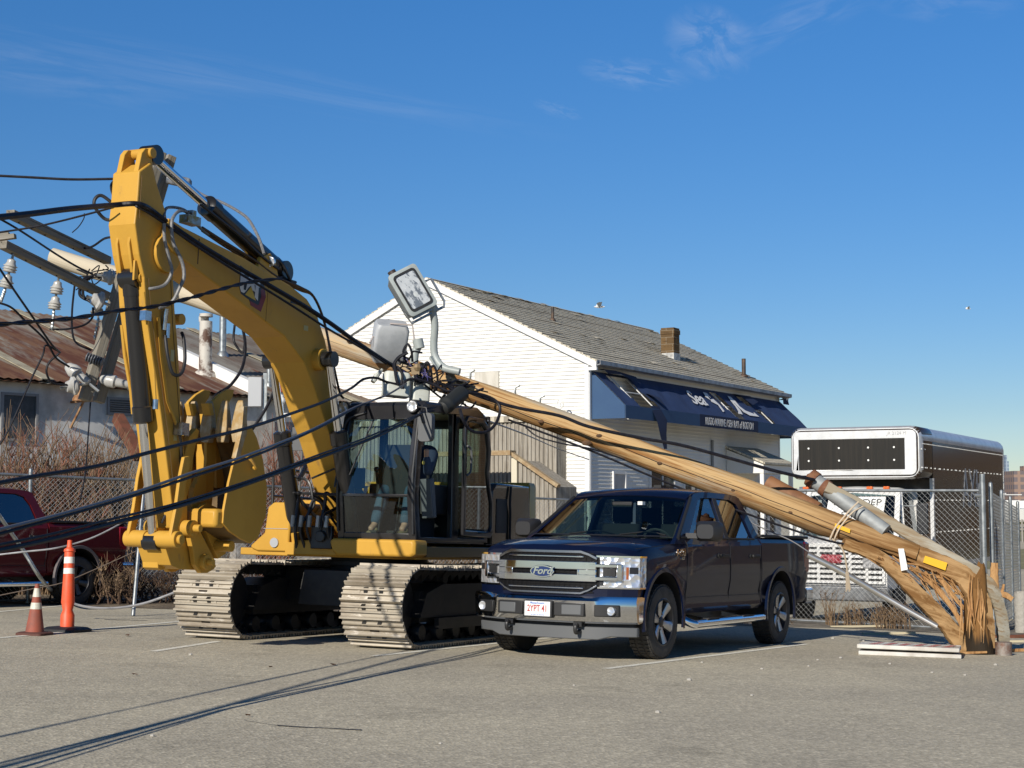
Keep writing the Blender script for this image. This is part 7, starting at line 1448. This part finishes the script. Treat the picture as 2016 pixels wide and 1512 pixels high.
p, q = at(868, 806, 18.9), at(912, 772, 19.3); d = (q-p).normalized(); b = MB(); b.lathe([(0, .04), (.03, .085), (.1, .09), (.12, .105), (.16, .105), (.17, .095), ((q-p).length-.03, .1), ((q-p).length, .06)], p, d, 22); solo('splice_closure', b, mat('matt_black_plastic', (.018, .02, .02, 1), .55), 'black cylindrical cable splice closure hanging at the cab corner', 'splice closure', origin=p)
# ------------------------------------------------------------------ cables and wires
GW = 'loose cables pulled down with the pole'
def cable(label, pts, r, m=cablem, n=6, name='cable', sides=7, twist=0, far=None):
    Q = [at(x, y, d) for x, y, d in pts]
    Q = curve_pts(Q, n); b = MB()
    if far:                                               # on out of the picture, past the camera's left
        a_ = V(far); o_ = Q[0]; d_ = (Q[0]-Q[n]).normalized(); L = (a_-o_).length; R_ = []
        for k in range(1, 25): u = k/24; R_.append(o_.lerp(a_, u)-V((0, 0, .5*u*(1-u))))
        Q = R_[::-1]+Q
    if twist:
        for ph in (0, math.pi):
            R_ = []
            for i, p in enumerate(Q):
                dd = (Q[min(i+1, len(Q)-1)]-Q[max(i-1, 0)]).normalized(); e = dd.orthogonal().normalized(); f = dd.cross(e); a_ = ph+i*twist; R_.append(p+(e*math.cos(a_)+f*math.sin(a_))*r*.9)
            b.tube(R_, r, 6)
    else: b.tube(Q, r, sides)
    return solo(name, b, m, label, 'cable', GW, origin=Q[0])
cable('heavy black cable draped over the excavator stick and running down along the boom', [(-40, 432, 12.0), (60, 421, 12.9), (140, 411, 13.8), (222, 404, 15.0), (262, 401, 15.12), (284, 405, 15.25), (300, 415, 15.6), (330, 438, 15.8), (380, 473, 16.1), (450, 516, 16.6), (520, 556, 17.1), (600, 603, 17.8), (650, 636, 18.3), (700, 672, 18.9), (760, 712, 19.6), (800, 735, 20.0)], .028, far=(-6.6, -4, 3.0))
cable('second thinner cable running just under the heavy cable along the boom', [(268, 406, 15.1), (300, 424, 15.55), (380, 480, 16.0), (450, 525, 16.5), (540, 580, 17.2), (600, 618, 17.7), (650, 650, 18.2), (720, 690, 19.1), (760, 716, 19.5)], .014)
cable('twisted pair cable drooping across the excavator stick to the top of the boom', [(-40, 642, 11.6), (60, 634, 12.4), (150, 626, 13.3), (230, 612, 14.3), (300, 604, 14.9), (370, 588, 15.4), (430, 571, 16.0), (490, 556, 16.7), (556, 548, 17.3)], .012, n=14, twist=.5, far=(-7.2, -4, 2.3))
cable('black cable sweeping from the left edge past the bucket to the white terminal box', [(-40, 958, 9.6), (80, 936, 10.3), (190, 918, 11.0), (290, 892, 11.8), (400, 864, 12.9), (490, 842, 14.0), (580, 812, 15.6), (640, 790, 16.9), (690, 765, 18.4), (715, 747, 18.8), (740, 744, 19.1), (762, 752, 19.3), (786, 757, 19.35)], .016, far=(-6.2, -4, 1.9))
cable('thin pale line running close under the upper sweeping cable in front of the bucket', [(-40, 1052, 9.3), (120, 1012, 10.2), (270, 968, 11.3), (380, 930, 12.3), (470, 902, 13.2), (560, 868, 14.6), (620, 843, 15.7), (690, 806, 17.5), (735, 788, 18.1), (765, 776, 18.6), (800, 755, 19.2)], .012, mat('grey_messenger', (.16, .16, .17, 1), .4, .4))
cable('middle black cable in front of the bucket and boom foot', [(-40, 1062, 9.3), (120, 1018, 10.2), (270, 974, 11.3), (380, 938, 12.3), (470, 909, 13.2), (560, 873, 14.6), (640, 836, 16.0), (700, 803, 17.6), (750, 782, 18.3)], .012, far=(-5.6, -4, 1.6))
cable('lowest heavy cable crossing the bucket and cab glass to the black splice closure', [(-40, 1092, 9.1), (100, 1062, 9.9), (220, 1031, 10.7), (330, 1003, 11.6), (430, 972, 12.5), (520, 941, 13.4), (620, 904, 14.7), (720, 868, 16.1), (790, 836, 17.3), (830, 815, 18.3), (868, 806, 18.9)], .017, far=(-5.2, -4, 1.3))
cable('cable running tight beneath the lowest heavy cable', [(-40, 1080, 9.1), (100, 1052, 9.9), (220, 1022, 10.7), (330, 996, 11.6), (430, 966, 12.5), (520, 936, 13.4), (620, 898, 14.7), (720, 862, 16.1), (800, 826, 17.5), (862, 800, 18.8)], .01, far=(-5.0, -4, 1.45))
cable('thin black wire from the left edge to the back of the stick top', [(-40, 344, 15.6), (60, 349, 15.6), (140, 353, 15.6), (226, 352, 15.6)], .014)
cable('thin wire rising from the left edge to the stick under the heavy cable', [(-40, 463, 15.6), (60, 448, 15.6), (120, 435, 15.5), (190, 417, 15.4), (224, 408, 15.4)], .011)
cable('thin wire slanting from the left edge across the upper crossarm to the pole top', [(-40, 410, 17), (30, 448, 17.4), (110, 500, 18.8), (150, 524, 19.5), (182, 540, 20)], .013)
cable('taut wire from the left edge down to the clamp left of the hanging timbers', [(-40, 470, 17.6), (20, 560, 18.0), (60, 618, 18.3), (100, 676, 18.8), (118, 694, 19.2)], .014)
cable('wire hanging from the clamp down to the left edge above the red pickup', [(112, 690, 19.1), (90, 680, 18.9), (84, 700, 18.9), (60, 750, 18.8), (20, 840, 18.6), (-10, 890, 18.5)], .012)
cable('wire loop curling from the clamp back to the low disc insulator', [(116, 696, 19.2), (96, 715, 19.2), (92, 735, 19.2), (104, 754, 19.3), (132, 758, 19.4)], .014)
cable('wire sagging from the left edge behind the twisted pair to the clamp', [(-20, 592, 18.3), (20, 604, 18.4), (50, 632, 18.6), (88, 668, 18.9), (110, 704, 19.1), (136, 722, 19.4)], .014)
cable('wire dropping from the lower crossarm in a long loop to the bell insulator', [(147, 560, 19.8), (142, 610, 19.8), (142, 650, 19.8), (150, 675, 19.8), (180, 690, 19.9)], .014)
cable('wire curving from the hanging timbers to the middle bell insulator', [(98, 648, 19.4), (130, 648, 19.4), (165, 640, 19.5), (182, 625, 19.6), (183, 605, 19.6)], .014)
cable('black loop cable hanging under the lower crossarm', [(170, 545, 20.1), (160, 560, 20.0), (157, 580, 20.0), (170, 590, 20.0), (176, 586, 20.0)], .02)
cable('second black loop cable hanging under the lower crossarm', [(178, 545, 20.1), (166, 556, 20.0), (164, 582, 20.0), (178, 594, 20.0), (190, 600, 19.9)], .02)
cable('wire from the upper crossarm curving to the back of the stick', [(150, 490, 19.8), (180, 486, 19.6), (205, 470, 19.0), (224, 466, 17.5)], .015); cable('short wire stub curling in the sky left of the stick', [(142, 458, 19), (155, 446, 19), (165, 430, 19), (166, 420, 19)], .007)
cable('wire hanging straight down behind the hanging timbers', [(178, 792, 19.7), (174, 850, 19.6), (168, 930, 19.5), (158, 985, 19.4)], .01)
cable('grey cable arching above the boom from the crossarm tip to the stick cylinder', [(374, 366, 19.8), (400, 384, 19.4), (440, 400, 18.6), (475, 420, 18.0), (492, 436, 17.6), (510, 470, 17.3), (520, 500, 17.1)], .018, hoseg)
cable('looped black cable hanging under the boom in front of the pole', [(462, 640, 19.5), (460, 668, 19.4), (468, 685, 19.4), (478, 694, 19.4), (482, 672, 19.4), (476, 640, 19.4)], .016)
cable('long black cable falling from under the boom to behind the bucket', [(476, 638, 19.4), (482, 670, 19.4), (482, 700, 19.4), (474, 730, 19.3), (452, 760, 19.2), (425, 778, 19.0), (415, 800, 18.9)], .02)
cable('black cable rising past the gas pipes to the wires before the boom', [(496, 846, 19.0), (520, 810, 19.0), (535, 780, 19.0), (548, 745, 19.0)], .02)
cable('thick black loop hanging beside the cab from the splice closure', [(908, 772, 19.3), (940, 775, 19.4), (968, 784, 19.5), (984, 800, 19.5), (980, 826, 19.4), (965, 846, 19.2), (945, 852, 19.0), (925, 846, 18.9), (912, 828, 18.8), (905, 805, 18.8)], .02)
cable('black cable running from the wire tangle along the pole to the riser pipe', [(905, 765, 19.6), (960, 786, 19.7), (1020, 803, 19.7), (1100, 818, 19.65), (1160, 840, 19.6), (1260, 862, 19.55), (1340, 876, 19.5), (1440, 903, 19.5), (1530, 928, 19.6), (1604, 945, 19.75)], .022)
cable('thin dark wire slung just under the pole above the house corner', [(1035, 842, 19.6), (1060, 860, 19.5), (1110, 874, 19.5), (1165, 884, 19.6), (1230, 905, 19.7)], .01)
cable('thin pale wire stretched from the cab to the house wall hook', [(960, 828, 20.0), (1040, 858, 27), (1100, 884, 36), (1160, 905, 38)], .012, mat('grey_messenger', 0))
cable('thin wire slanting under the pole over the pickup bed', [(1480, 1030, 19.8), (1520, 1048, 19.7), (1560, 1066, 19.6), (1600, 1092, 19.5)], .009, mat('grey_messenger', 0))
cable('black line following the underside of the pole', [(1000, 826, 19.75), (1160, 886, 19.65), (1300, 945, 19.55), (1450, 1004, 19.45), (1600, 1056, 19.35), (1680, 1075, 19.3)], .014)
cable('white and black cable lying in a loop on the asphalt by the fence post', [(128, 1176, 21.8), (150, 1190, 21.9), (190, 1197, 22.0), (240, 1196, 22.2), (290, 1186, 22.4), (350, 1164, 22.5)], .018, mat('pale_cable', (.4, .4, .41, 1), .4, c2=(.05, .05, .06, 1), scale=.8))
cable('thin pale wire slung across the red pickup behind the marker post', [(-20, 1094, 21.5), (50, 1086, 21.5), (110, 1079, 21.6), (170, 1063, 21.8), (215, 1043, 22.0), (262, 1016, 22.2)], .012, mat('pale_cable', 0))
cable('rusty guy wire running low from the left edge past the cone to the bucket', [(-20, 1176, 22), (60, 1160, 22), (120, 1148, 22), (180, 1124, 22.1), (268, 1085, 22.2)], .007, mat('rusty_wire', (.12, .09, .07, 1), .7, .3))
cable('wire from the boom top down to the cab corner', [(640, 640, 18.4), (655, 710, 18.5), (668, 770, 18.6), (676, 784, 18.7)], .015)
rnd = random.Random(23)
tg = thing('wire_tangle', 'dense tangle of black wires and ties draped over the pole above the cab', 'wire', at(830, 745, 19.9))
b = MB()
for k in range(40):
    u = rnd.random(); x0 = 778+u*125; y0 = 712+u*62+rnd.uniform(-14, 16); c = [(x0+rnd.uniform(-6, 6), y0, 19.7+rnd.uniform(-.15, .1))]
    for j in range(3): c.append((c[-1][0]+rnd.uniform(-12, 26), c[-1][1]+rnd.uniform(-14, 20), 19.65+rnd.uniform(-.25, .1)))
    b.tube(curve_pts([at(*q) for q in c], 5), rnd.choice((.007, .009, .013, .018)), 5)
for x, y in ((838, 735), (850, 742), (800, 700)): b.tube(curve_pts([at(x, y+14, 19.5), at(x-6, y-8, 19.45), at(x+3, y-22, 19.45), at(x+10, y-8, 19.45), at(x+12, y+12, 19.5)], 5), .016, 7)
b.tube(curve_pts([at(776, 728, 19.4), at(777, 715, 19.4), at(786, 703, 19.4), at(803, 694, 19.4)], 5), .022, 7); b.tube(curve_pts([at(776, 716, 19.4), at(780, 745, 19.3), at(784, 757, 19.3)], 4), .02, 7); b.tube(curve_pts([at(790, 757, 19.3), at(792, 738, 19.35), at(783, 722, 19.4)], 4), .016, 7)
b.tube(curve_pts([at(793, 766, 19.3), at(796, 752, 19.3), at(815, 746, 19.35), at(845, 754, 19.4), at(880, 770, 19.4)], 4), .018, 7)
part('wires', b, cablem, tg, world=True)
b = MB()
for k in range(9): x, y = 790+rnd.uniform(0, 40), 705+rnd.uniform(0, 30); b.tube(curve_pts([at(x, y, 19.5), at(x+rnd.uniform(4, 16), y+rnd.uniform(0, 14), 19.45), at(x+rnd.uniform(10, 26), y+rnd.uniform(8, 30), 19.45)], 4), .006, 5)
part('coloured_wires', b, mat('violet_wire', (.05, .045, .16, 1), .5), tg, world=True)
b = MB(); b.ball(at(822, 724, 19.45), .06, 8); b.box(*[v for a_ in zip(at(818, 730, 19.45)-V((.05, .03, .05)), at(818, 730, 19.45)+V((.05, .03, .05))) for v in a_]); part('connector', b, mat('brass_connector', (.25, .18, .1, 1), .5, .3), tg, world=True)
b = MB(); p = at(736, 745, 19.5); b.tube([at(752, 728, 19.6), at(741, 740, 19.5), at(734, 752, 19.45)], [.02, .035, .03], 8); solo('cable_clamp', b, mat('white_plastic', 0), 'white wedge clamp on a wire left of the terminal box', 'cable clamp')
b = MB()
for x, y in ((1013, 772), (1062, 792), (729, 675), (925, 742)): q = at(x, y, pd(x)-.0); b.tube([q-V((0, 0, .1)), q+V((.01, -.02, .06)), q+V((.07, -.02, .09))], .018, 6)
part('pole_steps', b, galv, shaft, world=True)
# ------------------------------------------------------------------ cone, marker post, folded barricade, debris
orange = mat('marker_orange', (.8, .09, .025, 1), .5, c2=(.7, .12, .05, 1), scale=6); refl = mat('reflective_white', (.8, .8, .74, 1), .3); oldo = mat('dirty_cone_orange', (.33, .08, .045, 1), .7, c2=(.2, .07, .05, 1), scale=4, lo=.35, hi=.65)
q = onground(68, 1250); F = gframe(q.x, q.y, rad(12)) @ M.Scale(.85, 4); t = thing('traffic_cone', 'dirty orange traffic cone with two white bands beside the marker post', 'traffic cone', F)
b = MB(); b.lathe([(.03, .14), (.05, .128), (.66, .035), (.71, .028), (.712, .01)], (0, 0, 0), (0, 0, 1), 28); co = part('cone', b, oldo, t)
rcz = lambda z: .128+(.035-.128)*(z-.05)/.61+.002
for z0, z1 in ((.36, .45), (.53, .65)): b = MB(); b.lathe([(z0, rcz(z0)), (z1, rcz(z1))], (0, 0, 0), (0, 0, 1), 28, cap=False); part('band', b, mat('worn_reflective', (.62, .6, .5, 1), .45, c2=(.45, .42, .35, 1), scale=9), co)
b = MB(); b.loft([[V((x, y, z)) for x, y in rrect(-.2+o, .2-o, -.2+o, .2-o, .05, 3)] for z, o in ((.0, 0), (.03, 0), (.045, .03))]); part('base', b, mat('dark_cone_base', (.1, .04, .03, 1), .8), t)
q = onground(132, 1243); F = gframe(q.x, q.y, rad(20)); t = thing('delineator_post', 'bright orange channelizer post with white bands on a black rubber base', 'delineator post', F)
lean = M.Rotation(rad(-3.5), 4, 'Y') @ M.Rotation(rad(4), 4, 'X'); b = MB(lean @ M.Translation((0, 0, 0)))
b.lathe([(.03, .085), (.2, .085), (.26, .06), (.36, .082), (.72, .066), (.86, .062), (.98, .06), (.99, .072), (1.02, .066), (1.04, .036), (1.1, .03), (1.13, .03), (1.135, .01)], (0, 0, 0), (0, 0, 1), 22); po = part('post', b, orange, t)
for z0, z1, r0 in ((.71, .78, .0675), (.84, .92, .0645)): b = MB(lean); b.lathe([(z0, r0), (z1, r0-.002)], (0, 0, 0), (0, 0, 1), 22, cap=False); part('band', b, refl, po)
b = MB(); b.loft([[V((x, y, z)) for x, y in rrect(-.22+o, .22-o, -.26+o, .26-o, .1, 4)] for z, o in ((0, 0), (.03, 0), (.055, .04), (.06, .1))]); part('base', b, rubber, t)
q = onground(1792, 1290); F = gframe(q.x, q.y, rad(-72)); t = thing('barricade', 'folded white barricade with faded red stripes lying flat near the broken pole', 'barricade', F)
bw = mat('dirty_white_plastic', (.62, .6, .55, 1), .5, c2=(.45, .42, .37, 1), scale=3); stripe = mat('faded_red_stripe', (.42, .1, .09, 1), .6, c2=(.5, .25, .22, 1), scale=6)
for k, (z, rot) in enumerate(((.0, 4), (.075, 0))):
    T_ = M.Rotation(rad(rot), 4, 'Z'); b = MB(T_)
    for y0, y1 in ((-.32, -.24), (.24, .32)): b.box(-.6, .58, y0, y1, z, z+.05)
    for x0, x1 in ((-.6, -.5), (.5, .58), (-.05, .05)): b.box(x0, x1, -.24, .24, z+.004, z+.046)
    fr_ = part('panel', b, bw, t, bevel=.01); b = MB(T_); b.box(-.5, .5, -.24, .24, z+.034, z+.048); sh = part('board', b, bw, fr_, flat=True)
    if k:
        b = MB(T_)
        for i in range(6): x = -.48+.17*i; b.add([(x, -.235, z+.05), (x+.08, -.235, z+.05), (x+.16, .235, z+.05), (x+.08, .235, z+.05)], [(0, 1, 2, 3)])
        part('stripes', b, stripe, fr_, flat=True, recalc=False)
def chip(x, y, L, ang, w, label, m=fresh, z=.02, name='wood_splinter', cat='wood splinter'):
    q = onground(x, y); d = V((math.cos(ang), math.sin(ang), 0)); b = MB(); b.bar(q+V((0, 0, z))-d*L/2, q+V((0, 0, z+.01))+d*L/2, w, w*.5, w2=w*.35); solo(name, b, m, label, cat, 'splinters scattered round the broken pole', origin=q, flat=True)
chip(1908, 1289, .45, .1, .05, 'fresh splinter lying at the foot of the broken stub'); chip(2000, 1266, .7, .0, .06, 'pale plank splinter on the ground right of the stub', mat('pale_plank', (.5, .44, .3, 1), .8)); chip(1996, 1284, .9, .15, .07, 'orange splinter on the ground at the right edge'); chip(2005, 1256, .9, .25, .09, 'dark plank piece lying in front of the side fence', mat('red_brown_timber', 0)); chip(1750, 1250, .8, .05, .07, 'weathered stick lying along the fence kerb', mat('pale_plank', 0)); chip(1690, 1236, .9, .05, .06, 'thin pale stick along the foot of the fence', mat('pale_plank', 0)); chip(1985, 1172, .5, 2.6, .05, 'splinter leaning behind the stub', fresh, .75)
rnd = random.Random(4); leaf = mat('dead_leaf', (.1, .045, .02, 1), .9); stone = mat('pale_pebble', (.42, .4, .36, 1), .9)
def scrap(x, y, r, m, label, group, name, cat):
    q = onground(x, y); b = MB()
    if cat == 'leaf': b.add([q+V((r*math.cos(a_)*(1 if k % 2 else .6), r*math.sin(a_)*(1 if k % 2 else .6), .008+.02*rnd.random())) for k, a_ in enumerate([i*.785 for i in range(8)])], [list(range(8))])
    else: b.ball(q+V((0, 0, r*.4)), r, 6, sc=(1, .8, .6))
    solo(name, b, m, label, cat, group, origin=q, flat=True, recalc=False)
for x, y in ((488, 1412), (533, 1316), (656, 1311), (266, 1331), (250, 1253)): scrap(x, y, rnd.uniform(.02, .045), leaf, 'small dead leaf lying on the open asphalt', 'dead leaves on the asphalt', 'dead_leaf', 'leaf')
for x, y in ((1382, 1305), (1357, 1340), (1130, 1350), (867, 1465), (1295, 1404), (1610, 1300), (1655, 1296), (1752, 1308), (1700, 1262), (1640, 1258), (1592, 1312), (1500, 1318), (1480, 1370), (375, 1290), (300, 1450), (1900, 1330), (1960, 1310), (1835, 1325)): scrap(x, y, rnd.uniform(.012, .028), stone, 'small pale pebble lying on the asphalt', 'pebbles on the asphalt', 'pebble', 'pebble')
